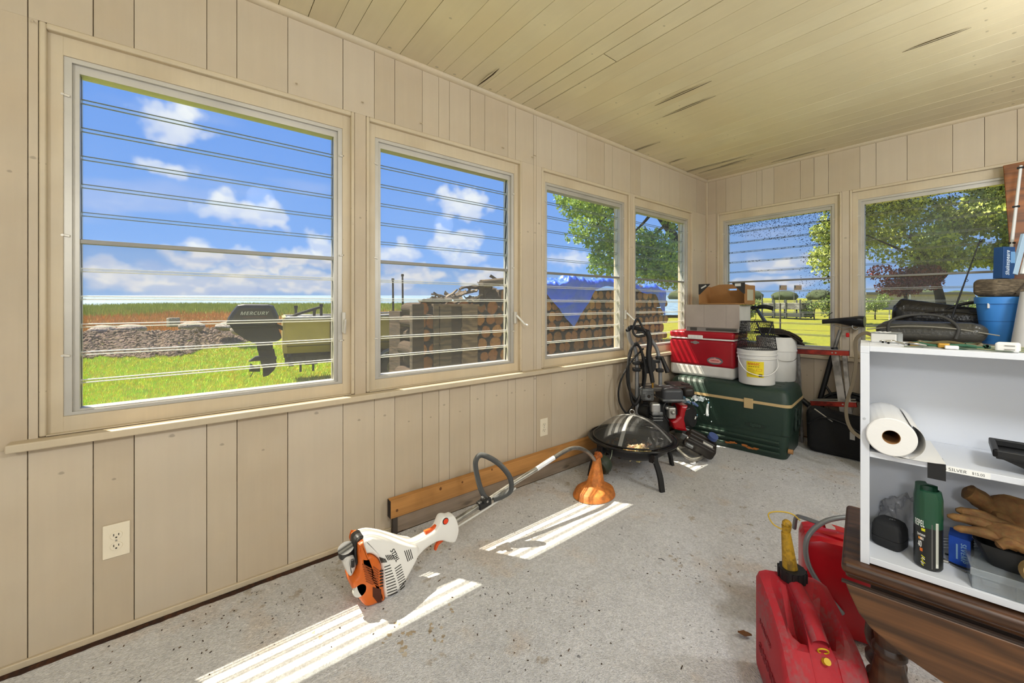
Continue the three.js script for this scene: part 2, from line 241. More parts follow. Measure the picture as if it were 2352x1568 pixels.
{ // end wall
  const x0 = XW, L = XR - XW, ops = endWin.map((x) => x - x0);
  const w = struct('wall_end', wallCore(L, ops), M.core, { label: 'cream painted board wall at the far end of the porch' }); w.position.set(x0, 0, ZE);
  const xs = [-2.03, -1.93, -1.828, -1.681, -1.542, -1.495, -1.393, -1.183, -1.082, -0.98, -0.771, -0.672, -0.493, -0.259, -0.11, 0.03, 0.2, 0.31, 0.5, 0.62, 0.83, 0.95, 1.15, 1.35];
  planks(w, xs.map((x) => x - x0), ops, [M.wall, M.wall2, M.wall3], 0.012, 5);
}
{ // the walls behind and to the right of the camera
  const ops = [0.55, 1.68], w = struct('wall_back', wallCore(XR - XW, ops), M.core, { label: 'cream painted board wall behind the camera' }); w.position.set(XR, 0, ZB); w.rotation.y = Math.PI;
  planks(w, [0, 0.2, 0.42, 0.55, 0.8, 1.05, 1.3, 1.62, 1.9, 2.15, 2.4, 2.7, 3.0, 3.2, 3.38], ops, [M.wall, M.wall2, M.wall3], 0.012, 8);
  const r = struct('wall_right', bxm(XR, XR + TH, -0.3, YC + 0.1, ZE - TH, ZB + TH), M.siding, { label: 'pale painted wall of the house' });
}
{ // ceiling boards run across the porch
  const c = struct('ceiling', bxm(XW - TH, XR + TH, YC + 0.022, YC + 0.16, ZE - TH, ZB + TH), M.core, { label: 'cream painted board ceiling' }), R = rng(21);
  const edges = [2.2]; let z = 2.2; while (z > -0.4) { z -= 0.118; edges.push(z); }
  edges.push(-0.594, -0.71, -0.835, -0.99, -1.094, -1.216, -1.354, -1.46, -1.579, -1.674, -1.786, -1.9, -2.084, -2.214);
  for (z = -2.33; z > ZE + 0.05; z -= 0.121) edges.push(z); edges.push(ZE);
  const mats = [M.ceil, M.ceil2, M.ceil3];
  for (let i = 0; i < edges.length - 1; i++) {
    const a = edges[i + 1], b = edges[i], w = b - a, wide = Math.abs(b + 1.674) < 0.01 || Math.abs(b + 1.786) < 0.01 || Math.abs(b + 1.579) < 0.01, gap = wide ? 0.006 : 0.0012 + R() * 0.0016;
    if (w <= gap) continue;
    const cuts = Math.abs(b + 1.674) < 0.01 ? [[XW, -1.335], [-1.33, XR]] : [[XW, XR]];
    for (const [p, q] of cuts) {
      const g = bx(q - p, 0.02, w - gap, 0, 0, 0, 0.0015), len = q - p;
      const o = obj('plank', uvSwap(g), mats[Math.floor(R() * 3)], c); o.position.set((p + q) / 2, YC + 0.0115 - R() * 0.0015, (a + b) / 2 + (R() - 0.5) * 0.0006); o.rotation.x = (R() - 0.5) * 0.006;
      if (wide) o.position.y -= 0.002, o.rotation.z = 0.0012;
    }
  }
}
function uvSwap(g) { g = uvBox(g); const u = g.attributes.uv; for (let i = 0; i < u.count; i++) u.setXY(i, u.getY(i), u.getX(i)); g.userData.ready = true; return g; }
{ // peeling paint slivers hanging from the ceiling boards
  const R = rng(44), ceilingObj = scene.getObjectByName('ceiling'), dark = mat('#3b2a18', 0.9), rows = [[1640, 378, 40], [1655, 384, 26], [1600, 388, 30], [1690, 372, 16], [1555, 368, 10], [1120, 178, 14], [2150, 91, 14], [1565, 215, 22], [1580, 245, 22], [1410, 345, 14], [1475, 340, 20], [1830, 358, 24]];
  for (const [px, py, n] of rows) { const p = onY(px, py, YC), L = n * 0.0085; const s = [[-L, -0.002], [-L * 0.5, 0.004], [0, 0.009], [L * 0.55, 0.004], [L, 0], [L * 0.4, -0.006], [-L * 0.3, -0.008]].map(([x, z]) => [x + (R() - 0.5) * 0.01, z + (R() - 0.5) * 0.004]); const g = rot(ext(s, 0.0016), Math.PI / 2); const o = obj('bare_wood_split', g, dark, ceilingObj); o.position.set(p.x, YC - 0.0015, p.z);
    const g2 = rot(ext(s.map(([x, z]) => [x * 0.9, z * 0.8]), 0.0012), Math.PI / 2 + 0.25); const f = obj('paint_flake', g2, M.ceil3, ceilingObj); f.position.set(p.x + 0.01, YC - 0.005, p.z + 0.010); }
}
{ // painted-over nails and hooks above the windows
  const w = scene.getObjectByName('wall_left'); for (const [px, py] of [[680, 191], [831, 234], [1153, 338], [1221, 360], [1226, 356], [75, 47], [965, 282]]) { const q = onX(px, py, XW), o = obj('nail', [rod([0, 0, 0], [0.004, -0.012, 0.022], 0.003, 0.0022, 8)], M.trim, w); o.position.set(ZB - q.z, q.y, 0); }
}
// the eave outside
struct('trim_7', [bxm(XW - TH - 0.365, XW - TH, YC - 0.09, YC + 0.16, ZE - TH - 0.4, ZB + 1), bxm(XW - TH - 0.385, XW - TH - 0.365, YC - 0.12, YC + 0.16, ZE - TH - 0.4, ZB + 1)], M.siding, { label: 'overhanging eave above the windows' });
struct('roof', [bxm(XW - TH - 0.385, XR + TH + 0.3, YC + 0.16, YC + 0.24, ZE - TH - 0.4, ZB + 1)], mat('#555049', 0.9), { label: 'flat porch roof' });
// floor
M.carpet = mat('#e0dfe1', 0.95, { map: rep(TX.carpetC, 0.62), bump: rep(TX.carpetB, 1.6), bumpScale: 0.004 });
M.tack = mat('#6a3a14', 0.9, { map: rep(TX.bark, 3), bump: TX.fine, bumpScale: 0.003 });
{
  const f = struct('floor', bxm(XW - TH, XR + TH, -0.3, -0.012, ZE - TH, ZB + TH), mat('#8a6a48', 0.9, { map: TX.mottle }), { label: 'porch floor covered in pale grey carpet' });
  const stainM = [mat('#b3a288', 0.98), mat('#a8977f', 0.98), mat('#c2b6a4', 0.98)], RS = rng(72);
  for (const [px, py, r, n] of [[905, 1448, 0.02, 5], [1000, 1442, 0.022, 5], [945, 1472, 0.03, 6], [1012, 1480, 0.02, 4], [880, 1466, 0.014, 3], [1030, 1404, 0.02, 3], [720, 1458, 0.02, 2], [1215, 1146, 0.014, 2], [930, 1330, 0.012, 3]]) for (let i = 0; i < n; i++) { const c = onY(px, py, 0), pts = []; for (let j = 0; j < 11; j++) { const a = -j / 11 * tau, q = r * (0.2 + RS() * 0.6) * 0.6; pts.push([Math.cos(a) * q, Math.sin(a) * q]); } const o = obj('stain', rot(ext(pts, 0.0008), -Math.PI / 2), stainM[i % 3], f); o.position.set(c.x + (RS() - 0.5) * r * 3, 0.0002, c.z + (RS() - 0.5) * r * 3); }
  obj('carpet', bxm(XW + 0.034, XR, -0.012, 0, ZE, ZB), M.carpet, f, { label: 'pale grey cut pile carpet with dirt specks' });
}
{ // beads along ceiling and floor, the tack strip, window sill
  const bead = (L, r) => { const s = new THREE.Shape(); s.moveTo(0, 0); s.lineTo(r, 0); s.absarc(0, 0, r, 0, -Math.PI / 2, true); s.lineTo(0, 0); return new THREE.ExtrudeGeometry(s, { depth: L, bevelEnabled: false, curveSegments: 6 }); };
  const a = struct('trim_1', bead(ZB - ZE, 0.024), M.trim, { label: 'quarter round bead along ceiling above long window wall' }); a.position.set(XW, YC, ZE);
  const b = struct('trim_2', rot(bead(XR - XW, 0.022), 0, Math.PI / 2), M.trim, { label: 'quarter round bead along ceiling above end wall' }); b.position.set(XW, YC, ZE); b.rotation.x = 0; b.scale.z = -1; b.position.z = ZE; b.geometry.computeVertexNormals?.();
  const c = struct('baseboard_left', [bxm(XW, XW + 0.013, 0.002, 0.026, ZE, ZB, 0.004)], M.trim, { label: 'thin painted bead along foot of the wall' });
  const R = rng(6), tk = bend(new THREE.BoxGeometry(0.024, 0.012, 3.2, 2, 2, 160), (v) => { v.x += (fbm3(v.z * 30, v.y * 90, 1, 3) - 0.5) * 0.012; v.y += (fbm3(v.z * 40, v.x * 60, 4, 3) - 0.5) * 0.008; });
  const d = struct('trim_3', tk, M.tack, { label: 'bare brown tack strip between wall and carpet edge' }); d.position.set(XW + 0.024, -0.003, 0.75);
  const s = struct('trim_4', [bxm(XW - 0.06, XW + 0.05, 0.722, 0.75, ZE, 0.482, 0.005)], M.trim, { label: 'continuous painted window sill on the long wall' });
  const e = struct('trim_5', [bxm(XW + 0.05, XR, 0.722, 0.75, ZE - 0.06, ZE + 0.048, 0.005)], M.trim, { label: 'painted window sill on the end wall' });
  struct('trim_6', [bxm(XW + 0.0, XW + 0.019, 0.026, YC - 0.02, ZE, ZE + 0.019, 0.004)], M.trim, { label: 'corner bead between the two window walls' });
}
// ---------- louvred windows ----------
M.glass = mat('#dfe9e4', 0.02, { transmission: 0.975, thickness: 0, ior: 1.45, specularIntensity: 0.2 });
M.glass.color.setRGB(0.95, 0.975, 0.97);
M.glassDusty = mat('#c8bda6', 0.06, { transmission: 0.965, thickness: 0, ior: 1.45, specularIntensity: 0.2 });
M.glassDusty.color.setRGB(0.92, 0.915, 0.88);
M.glassEdge = mat('#5d665e', 0.4);
M.glassEdgeSunlit = mat('#d6d8d2', 0.6);  // paler edge for lower panes; sunlight on them is put into the colour
M.bronze = mat('#cfcac0', 0.35, { metal: 0.3 });
function louvreWindow(n, pos, turn, o = {}) {
  const w = new THREE.Group(); w.name = `window_${n}`; w.userData.kind = 'structure'; w.userData.label = o.label; scene.add(w); w.position.set(...pos); w.rotation.y = turn;
  const y0 = WB, y1 = WT, R = rng(100 + n), k = 0.05;
  const frame4 = (x0, x1, b, t, wl, wb, wt, z0, z1, r) => [bxm(x0, x0 + wl, b, t, z0, z1, r), bxm(x1 - wl, x1, b, t, z0, z1, r), bxm(x0 + wl - 0.001, x1 - wl + 0.001, t - wt, t, z0, z1, r), bxm(x0 + wl - 0.001, x1 - wl + 0.001, b, b + wb, z0, z1, r)];
  obj('casing', frame4(0, WW, y0, y1, 0.017, 0.004, 0.022, -0.045, 0.005, 0.006), M.trim, w);
  obj('stop', frame4(0.012, WW - 0.012, y0, y1 - 0.016, 0.040, 0.056, 0.071, -TH, -0.018, 0.002), M.trim, w);
  const ax0 = 0.05, ax1 = WW - 0.05, ab = 0.808, at = 2.068;
  const fr = obj('frame', frame4(ax0, ax1, ab, at, 0.022, 0.012, 0.018, -0.08, -0.024, 0.001), M.alu, w);
  obj('inner_frame', frame4(ax0 + 0.018, ax1 - 0.018, ab + 0.004, at - 0.014, 0.02, 0.014, 0.032, -0.09, -0.038, 0.001), M.alu, w);
  const gx0 = ax0 + 0.034, gx1 = ax1 - 0.034, mid = 1.425, up = (at - 0.03 - mid) / 6, dn = (mid - ab - 0.01) / 6;
  obj('middle_rail', bxm(gx0 - 0.012, gx1 + 0.012, mid - 0.008, mid + 0.008, -0.062, -0.044, 0.002), M.aluDark, w);
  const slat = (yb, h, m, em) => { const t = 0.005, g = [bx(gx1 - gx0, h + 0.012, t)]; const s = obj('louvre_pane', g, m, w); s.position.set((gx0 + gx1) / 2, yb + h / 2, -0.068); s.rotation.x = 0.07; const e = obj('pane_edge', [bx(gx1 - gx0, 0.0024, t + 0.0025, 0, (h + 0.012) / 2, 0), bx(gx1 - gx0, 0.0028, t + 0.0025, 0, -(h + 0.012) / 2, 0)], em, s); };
  for (let i = 0; i < 6; i++) { slat(mid + i * up, up, o.dirtyTop ? M.glassDusty : M.glass, M.glassEdge); slat(ab + 0.01 + i * dn, dn, M.glassDusty, M.glassEdgeSunlit); }
  for (const sx of [gx0 - 0.004, gx1 + 0.004]) { // pivot strips that hold the slats, with one clip to each slat
    obj('pivot_strip', bxm(sx - 0.007, sx + 0.007, ab + 0.012, at - 0.03, -0.086, -0.056, 0.001), M.aluDark, w);
    for (let i = 0; i < 12; i++) { const yy = i < 6 ? ab + 0.01 + i * dn : mid + (i - 6) * up; const c = obj('slat_clip', bx(0.016, 0.085, 0.012, 0, 0, 0, 0.001), M.alu, w); c.position.set(sx, yy + 0.05, -0.064); c.rotation.x = 0.1; }
  }
  for (const yy of [1.02, 1.44, 1.93]) for (const s of [0, 1]) { const cx = s ? ax1 - 0.006 : ax0 + 0.006; obj('frame_clip', [rot(bx(0.024, 0.008, 0.006, 0, 0, 0, 0.002), 0, 0, s ? 0.2 : -0.2).translate(cx, yy, -0.021), rot(cyl(0.004, 0.004, 0.006, 0, 0, 0, 8), Math.PI / 2).translate(cx - 0.006, yy, -0.018)], M.bronze, w); }
  if (o.latch) obj('crank_plate', [bxm(ax1 - 0.006, ax1 + 0.010, 1.06, 1.16, -0.022, -0.006, 0.003), rot(bx(0.012, 0.075, 0.012, 0, 0, 0, 0.005), 0.2).translate(ax1 + 0.004, 1.09, -0.0)], M.bronze, w);
  if (o.crank) { const c = obj('crank_plate', [bxm(ax1 - 0.006, ax1 + 0.014, 1.07, 1.15, -0.024, -0.004, 0.006)], M.bronze, w); obj('crank_handle', [rod([ax1 + 0.004, 1.125, 0.0], [ax1 + 0.03, 1.07, 0.05], 0.007, 0.005, 10), rod([ax1 + 0.03, 1.07, 0.05], [ax1 + 0.036, 1.062, 0.075], 0.006, 0.006, 10)], mat('#e8e6e0', 0.35), c); }
  return w;
}
const WINS = [];
leftWin.forEach((z, i) => WINS.push(louvreWindow(i + 1, [XW, 0, z], Math.PI / 2, { latch: i === 0, crank: i === 1 || i === 2, label: ['louvred aluminium window facing the lake and outboard motor', 'louvred aluminium window facing boat and end of woodpile', 'louvred aluminium window facing the blue tarp', 'louvred aluminium window beside the room corner'][i] })));
endWin.forEach((x, i) => WINS.push(louvreWindow(i + 5, [x, 0, ZE], 0, { dirtyTop: true, label: ['louvred window on end wall with mould specks at top', 'louvred window on end wall behind the black bags'][i] })));
addedRearWin.forEach((z, i) => louvreWindow(7 + i, [XW, 0, z], Math.PI / 2, { label: 'added louvred window behind the camera on long wall' }));  // unseen window added behind the camera to let in more daylight
[[XR - 0.55], [XR - 1.68]].forEach(([x], i) => louvreWindow(8 + i, [x, 0, ZB], Math.PI, { label: 'added louvred window on the wall behind the camera' }));  // two more unseen windows, added so the back wall lets daylight in

// ---------- added fill lamps, out of view, shaped as globe pendants to brighten the room ----------
{
  const opal = mat('#ffffff', 0.4, { emissive: new THREE.Color(1, 0.98, 0.95), emissiveIntensity: 2.5 }), brass = mat('#b9b2a2', 0.35, { metal: 0.8 });
  [[0.62, 1.9, 1.35], [0.62, 1.9, -0.5], [0.62, 1.9, -2.6]].forEach(([x, y, z], i) => {
    const t = thing('added_globe_lamp', ['added opal globe fill lamp hanging behind the camera', 'added opal globe fill lamp hanging beside the white bookshelf', 'added opal globe fill lamp hanging near the storage cabinet'][i], 'lamp', [x, y, z], 0, 'added globe pendants');
    obj('globe', new THREE.SphereGeometry(0.13, 32, 20), opal, t);
    obj('stem', [rod([0, 0.12, 0], [0, YC - y - 0.004, 0], 0.006), cyl(0.05, 0.045, 0.03, 0, 0.135, 0), cyl(0.06, 0.06, 0.018, 0, YC - y - 0.012, 0)], brass, t);
    const l = new THREE.PointLight(new THREE.Color(0.93, 0.965, 1), LAMP, 0, 2); l.position.set(x, y, z); l.castShadow = true; l.shadow.radius = 6; l.name = 'added_globe_light'; scene.add(l);
  });
}

// ---------- the yard: lawn, shore, lake ----------
M.lawn = mat('#cfd04c', 0.95, { map: rep(TX.lawnC, 0.4), bump: rep(TX.fine, 2), bumpScale: 0.02 });
{
  const g = new THREE.PlaneGeometry(300, 300, 150, 150).rotateX(-Math.PI / 2); bend(g, (v) => { v.x -= 60; v.z -= 60; v.y = groundY(v.x, v.z) + (fbm3(v.x * 0.3, 0, v.z * 0.3, 3) - 0.5) * 0.06 - 0.02; });
  struct('lawn', g, M.lawn, { label: 'mown green lawn' });
  const R = rng(310), list = [], blade = new THREE.BufferGeometry(); blade.setAttribute('position', new THREE.Float32BufferAttribute([-0.006, 0, 0, 0.006, 0, 0, 0.008, 0.055, 0.012, 0.004, 0, 0.006, -0.012, 0.002, -0.004, -0.022, 0.045, 0.006, 0.006, 0, -0.006, 0.014, 0, 0.004, 0.03, 0.04, -0.012], 3)); blade.setIndex([0, 1, 2, 3, 4, 5, 6, 7, 8]); blade.computeVertexNormals();
  for (let i = 0; i < 60000; i++) { const a = R(), px = 150 + R() * 850, py = 775 + 200 * a; const q = onGround(px, py); if (q.x > -2.4) continue; list.push([q.x + (R() - 0.5) * 0.3, q.y - 0.02, q.z + (R() - 0.5) * 0.3, 0, R() * 6.28, 0, 0.7 + R() * 0.8, tint(0.55 + R() * 0.6, 0.7 + R() * 0.5, 0.5 + R() * 0.4)]); }
  scatter('grass_blades', blade, mat('#d8da54', 0.9, { side: THREE.DoubleSide }), list, null, { label: 'short mown grass blades of the lawn', category: 'grass' });
}
{ // lake
  const pts = []; for (const [d, l, r] of [[26, -400, 1640], [900, -400, 1640]]) for (const px of [l, r]) { const q = ray(px, HY).multiplyScalar(d); pts.push(q.x, groundY(q.x, q.z) + 0.16, q.z); }
  const q = new THREE.BufferGeometry(); q.setAttribute('position', new THREE.Float32BufferAttribute(pts, 3)); q.setIndex([0, 1, 2, 1, 3, 2]); q.computeVertexNormals();
  struct('lake', q, mat('#6f8796', 0.5, { bump: rep(TX.fine, 0.05, 0.05), bumpScale: 0.5 }), { label: 'calm grey blue lake reaching to the horizon' });
}
{ // marsh grass along the shore: russet in front, green behind
  const R = rng(77), list = [], g = new THREE.BufferGeometry(); g.setAttribute('position', new THREE.Float32BufferAttribute([-0.03, 0, 0, 0.03, 0, 0, 0.10, 1, 0.06, -0.05, 0, 0.03, 0.0, 0, -0.03, -0.14, 0.86, -0.05, 0.0, 0, 0.05, 0.06, 0, 0.03, 0.02, 0.93, 0.15], 3)); g.setIndex([0, 1, 2, 3, 4, 5, 6, 7, 8]); g.computeVertexNormals();
  for (let i = 0; i < 46000; i++) {
    const d = 13.5 + Math.pow(R(), 1.5) * 34, px = 120 + R() * 1060, r = ray(px, 698), x = r.x * d, z = r.z * d; const back = smooth(20, 25, d + (fbm3(x * 0.2, 3, z * 0.2, 3) - 0.5) * 18), edge = 45 - smooth(420, 150, px) * 8;
    if (d > edge) continue;
    const h = (0.30 + 0.24 * back) * (0.7 + R() * 0.6), c = R(), col = back > 0.5 ? tint(0.30 + c * 0.26, 0.42 + c * 0.28, 0.10 + c * 0.06) : (c > 0.8 ? tint(0.42, 0.44, 0.14) : tint(0.52 + c * 0.34, 0.32 + c * 0.2, 0.12 + c * 0.1));
    list.push([x, groundY(x, z) + 0.1 * smooth(14, 18, d), z, 0, R() * 6.28, (R() - 0.5) * 0.3, [1.2, h, 1.2], col]);
  }
  scatter('marsh_grass', g, mat('#f0dca8', 0.95, { side: THREE.DoubleSide }), list, null, { label: 'tall russet and green marsh grass along the shore', category: 'marsh grass' });
}
M.rock = mat('#f2dcc8', 0.95, { map: rep(TX.grit, 1.5), bump: TX.fine, bumpScale: 0.02 });
M.rockPale = mat('#e4d8c6', 0.95, { map: rep(TX.grit, 1.2), bump: TX.fine, bumpScale: 0.02 });
function boulder(seed, sx, sy, sz) { const g = new THREE.DodecahedronGeometry(0.5, 1); return bend(mergeVertices(g.deleteAttribute('uv').deleteAttribute('normal')), (v) => { const n = 0.72 + 0.6 * fbm3(v.x * 2 + seed, v.y * 2, v.z * 2 + seed * 3, 3); v.multiplyScalar(n); v.x *= sx; v.y *= sy; v.z *= sz; }); }
{ // rubble bank
  const R = rng(55), list = [];
  for (let i = 0; i < 9500; i++) { const px = 110 + R() * 640, t = R(), top = 752 + 26 * smooth(420, 640, px) * 0.6, base = 822 - 46 * smooth(330, 680, px) + (fbm3(px * 0.03, 1, 2, 2) - 0.5) * 14, py = mixn(base, top + 10, t), q = onGround(px, mixn(base, base - 18, t)); const h = t * (base - top) / 908 * depthOf(q.x, q.z) * 0.62, c = 0.6 + R() * 0.6; list.push([q.x, q.y + h, q.z, R() * 6, R() * 6, R() * 6, 0.03 + R() * R() * 0.11, tint(c * 1.0, c * (0.82 + R() * 0.12), c * (0.66 + R() * 0.2))]); }
  scatter('rubble_bank', boulder(3, 1.1, 0.6, 0.9), M.rock, list, null, { label: 'bank of broken stone rubble between lawn and marsh', category: 'rubble' });
  const b = (px, py, w, h, d, tu, m, label, cut) => { const q = onGround(px, py + 36); q.y += (38 / 908) * depthOf(q.x, q.z); const o = one('shore_rock', label, 'rock', cut ? rot(bx(w * 0.7, h * 0.62, d, 0, 0, 0, 0.03), 0, 0, 0.06) : boulder(px, w, h, d), m, q, tu, 'large rocks on the rubble bank'); };
  b(398, 742, 0.42, 0.5, 0.3, 0.3, M.rockPale, 'upright pale block standing on the rubble bank', true); b(440, 752, 0.7, 0.35, 0.5, 0.8, M.rock, 'low grey rock beside the upright pale block'); b(520, 752, 1.1, 0.28, 0.6, -0.2, M.rockPale, 'long flat slab on the bank beside the outboard motor'); b(560, 760, 0.9, 0.34, 0.5, 0.4, M.rock, 'dark slab on the bank behind the outboard motor');
  b(300, 758, 0.9, 0.34, 0.6, 0.1, M.rock, 'wide brown rock at top of the rubble bank'); b(235, 764, 0.7, 0.36, 0.5, 0.9, M.rock, 'rounded brown rock at far end of the rubble bank');
}
// ---------- boat on its trailer, outboard motor ----------
const trace = (pts, ox, oy, k) => pts.map(([x, y]) => [(x - ox) * k, (oy - y) * k]);
{
  const ST = 6.0, a = deep(655, 815, ST), b = deep(945, 815, 7.0), tu = along(a, b), k = ST / 908 / 3.92;
  M.olive = mat('#b4a25e', 0.55, { metal: 0.2, map: rep(TX.mottle, 1.5) }); M.oliveDark = mat('#5a4c2c', 0.7); M.gun = mat('#a9a69c', 0.45, { metal: 0.5, map: TX.dirty }); M.blk = mat('#17181a', 0.45); M.blkMatte = mat('#1c1c1d', 0.85); M.darkSteel = mat('#3a3936', 0.6, { metal: 0.5, map: TX.dirty });
  const boat = thing('fishing_boat', 'olive flat-bottomed fishing boat sitting on a trailer', 'boat', a, tu), HH = 0.55, WD = 1.35, LN = 4.2;
  const ring = (x, w, y0, y1, f) => [[x, y1, -WD / 2 + w / 2 + f], [x, y0 + 0.12, -WD / 2 + w * 0.46], [x, y0, -WD / 2 + w * 0.36], [x, y0, -WD / 2 - w * 0.36], [x, y0 + 0.12, -WD / 2 - w * 0.46], [x, y1, -WD / 2 - w / 2], [x, y1 - 0.02, -WD / 2 - w / 2 + 0.04], [x, y0 + 0.14, -WD / 2 - w * 0.43], [x, y0 + 0.05, -WD / 2 - w * 0.33], [x, y0 + 0.05, -WD / 2 + w * 0.33], [x, y0 + 0.14, -WD / 2 + w * 0.43], [x, y1 - 0.02, -WD / 2 + w / 2 - 0.04]];
  obj('hull', skin([[0, WD, 0, HH, 0], [1, WD * 1.04, -0.01, HH, 0], [2.2, WD * 1.04, 0, HH + 0.04, 0], [3.3, WD * 0.85, 0.1, HH + 0.1, 0], [4.0, WD * 0.5, 0.3, HH + 0.16, 0], [LN, WD * 0.3, 0.44, HH + 0.18, 0]].map((r) => ring(...r))), M.olive, boat);
  obj('transom', bxm(-0.03, 0.03, 0.02, HH + 0.02, -WD + 0.03, -0.03, 0.01), M.olive, boat);
  for (const s of [0, 1]) obj('gunwale', tube([[0, HH, s ? -WD : 0], [1, HH + 0.01, s ? -WD - 0.02 : 0.02], [2.2, HH + 0.05, s ? -WD - 0.02 : 0.02], [3.3, HH + 0.11, s ? -WD * 0.93 : -WD * 0.07], [LN, HH + 0.19, s ? -WD * 0.65 : -WD * 0.35]], 0.032, 40, 6), M.gun, boat);
  obj('deck_strip', bxm(0.05, 0.75, HH - 0.02, HH + 0.01, -WD + 0.1, -0.05, 0.004), M.gun, boat);
  for (const [x, z, h] of [[0.18, -0.9, 0.17], [0.42, -0.3, 0.13], [0.72, -0.02, 0.2], [0.55, -0.6, 0.2]]) obj('rod_holder', [cyl(0.022, 0.022, h, x, HH + h / 2, z, 10), cyl(0.03, 0.03, 0.05, x, HH + h, z, 10)], M.darkSteel, boat);
  obj('boarding_strap', bxm(0.62, 0.67, -0.1, HH + 0.02, 0.012, 0.022, 0.002), mat('#5a4230', 0.9), boat);
  obj('rub_rail', bxm(0.02, 2.6, 0.12, 0.135, -0.005, 0.02, 0.004), M.oliveDark, boat);

  const tr = thing('boat_trailer', 'dark steel boat trailer standing on lawn under the boat', 'trailer', a, tu), gy = groundY(a.x, a.z) - a.y;
  obj('frame', [bxm(0.0, 4.6, -0.17, -0.06, -0.28, -0.22, 0.005), bxm(0.0, 4.6, -0.17, -0.06, -1.13, -1.07, 0.005), bxm(0.05, 0.12, -0.2, -0.1, -1.2, -0.15, 0.004), bxm(1.5, 1.58, -0.24, -0.14, -1.3, -0.05, 0.004), bxm(0.28, 0.46, -0.2, -0.06, -0.3, -0.2, 0.004)], M.darkSteel, tr);
  obj('bunk', [bxm(0.1, 2.6, -0.06, 0.0, -0.5, -0.42, 0.006), bxm(0.1, 2.6, -0.06, 0.0, -0.95, -0.87, 0.006)], M.blkMatte, tr);
  for (const x of [0.2, 0.38]) obj('bracket', bxm(x, x + 0.03, -0.3, -0.1, -0.2, -0.16, 0.003), M.darkSteel, tr);
  for (const s of [0, 1]) { const R0 = 0.27, wx = 1.62, wz = s ? -WD - 0.1 : 0.1, wy = gy + R0, wg = obj('tyre', rot(lathe([[0.15, -0.08], [0.24, -0.085], [R0, -0.06], [R0, 0.06], [0.24, 0.085], [0.15, 0.08]], 36), Math.PI / 2).translate(wx, wy, wz), M.blkMatte, tr); obj('rim', rot(lathe([[0.0, 0.02], [0.06, 0.03], [0.07, 0.0], [0.13, 0.0], [0.15, 0.06], [0.155, 0.08], [0.15, -0.06]], 30), Math.PI / 2).translate(wx, wy, wz), mat('#8e8a86', 0.5, { metal: 0.4, map: TX.dirty }), tr);
    const arc = []; for (let i = 0; i <= 12; i++) { const t = Math.PI * i / 12; arc.push([wx + Math.cos(t) * (R0 + 0.07), wy + Math.sin(t) * (R0 + 0.05)]); } const inn = arc.slice().reverse().map(([x, y]) => [wx + (x - wx) * 0.95, wy + (y - wy) * 0.95]); obj('fender', ext([...arc, ...inn], 0.2, 0.003).translate(0, 0, wz - 0.1), mat('#7f868c', 0.5, { metal: 0.4, map: TX.dirty }), tr); }
  obj('axle', rot(cyl(0.03, 0.03, WD + 0.2, 0, 0, 0, 10), Math.PI / 2).translate(1.62, gy + 0.27, -WD / 2), M.darkSteel, tr);

  const mo = thing('outboard_motor', 'black outboard motor clamped to transom of the olive boat', 'outboard motor', a, tu); const zc = -WD / 2, oz = 990, T = (pts) => trace(pts, 1000, 1000, k);
  const part = (name, pts, w, m, bev = 0.02) => obj(name, ext(T(pts), w, bev).translate(0, 0, zc - w / 2 + 0.42), m, mo);
  const cowl = part('cowl', [[560, 712], [572, 660], [600, 605], [640, 548], [690, 541], [870, 543], [908, 552], [930, 600], [950, 650], [955, 692], [940, 708], [570, 722]], 0.32, M.blk, 0.06);
  const zf = zc + 0.42 + 0.16; { const t = words('MERCURY', 0.05, 0.003, { slant: 0.25, width: 0.36 }); const [tx, ty] = T([[770, 622]])[0]; obj('lettering', t.translate(tx, ty, zf - 0.002), mat('#b9b9b6', 0.5), cowl); const [sx, sy] = T([[770, 655]])[0]; obj('stripe', bx(0.30, 0.006, 0.003, sx, sy, zf), mat('#6a3330', 0.5), cowl); }
  part('lower_cowl', [[585, 722], [940, 708], [935, 745], [600, 752]], 0.28, M.blkMatte, 0.02);
  part('midsection', [[596, 745], [940, 740], [975, 850], [955, 875], [905, 890], [905, 955], [785, 955], [780, 905], [690, 850], [620, 790]], 0.16, M.blkMatte, 0.02);
  part('drive_leg', [[785, 950], [915, 955], [938, 1110], [820, 1112], [795, 1000]], 0.09, M.blkMatte, 0.02);
  part('cavitation_plate', [[720, 1052], [770, 1015], [830, 1010], [935, 1030], [935, 1045], [800, 1050]], 0.2, M.blkMatte, 0.006);
  part('skeg', [[825, 1108], [936, 1105], [915, 1150], [870, 1195], [828, 1205]], 0.03, M.blkMatte, 0.006);
  { const [hx, hy] = T([[800, 1130]])[0]; const g = [rot(cyl(0.045, 0.03, 0.14, 0, 0, 0, 14), 0, 0, Math.PI / 2)]; for (let i = 0; i < 3; i++) g.push(rot(ext([[0.03, -0.02], [0.11, -0.05], [0.13, 0.0], [0.10, 0.05], [0.03, 0.02]], 0.008), 0, 0.5, 0).rotateX(0).rotateY(Math.PI / 2).rotateX(i * 2.094 + 0.4)); obj('propeller', g.map((q) => q.translate(hx - 0.06, hy, zc + 0.42)), M.blk, mo); }
  { const p = (x, y) => { const [X, Y] = T([[x, y]])[0]; return [X, Y, zc + 0.42]; }; obj('tiller', [tube([p(930, 705), p(1000, 690), p(1100, 640), p(1200, 605)], 0.022, 24), rod(p(1190, 608), p(1295, 572), 0.026, 0.022)], M.blkMatte, mo); obj('clamp_bracket', [bar(p(930, 740), p(1010, 780), 0.1, 0.06), bar(p(985, 700), p(985, 860), 0.08, 0.05)], M.darkSteel, mo); }
}
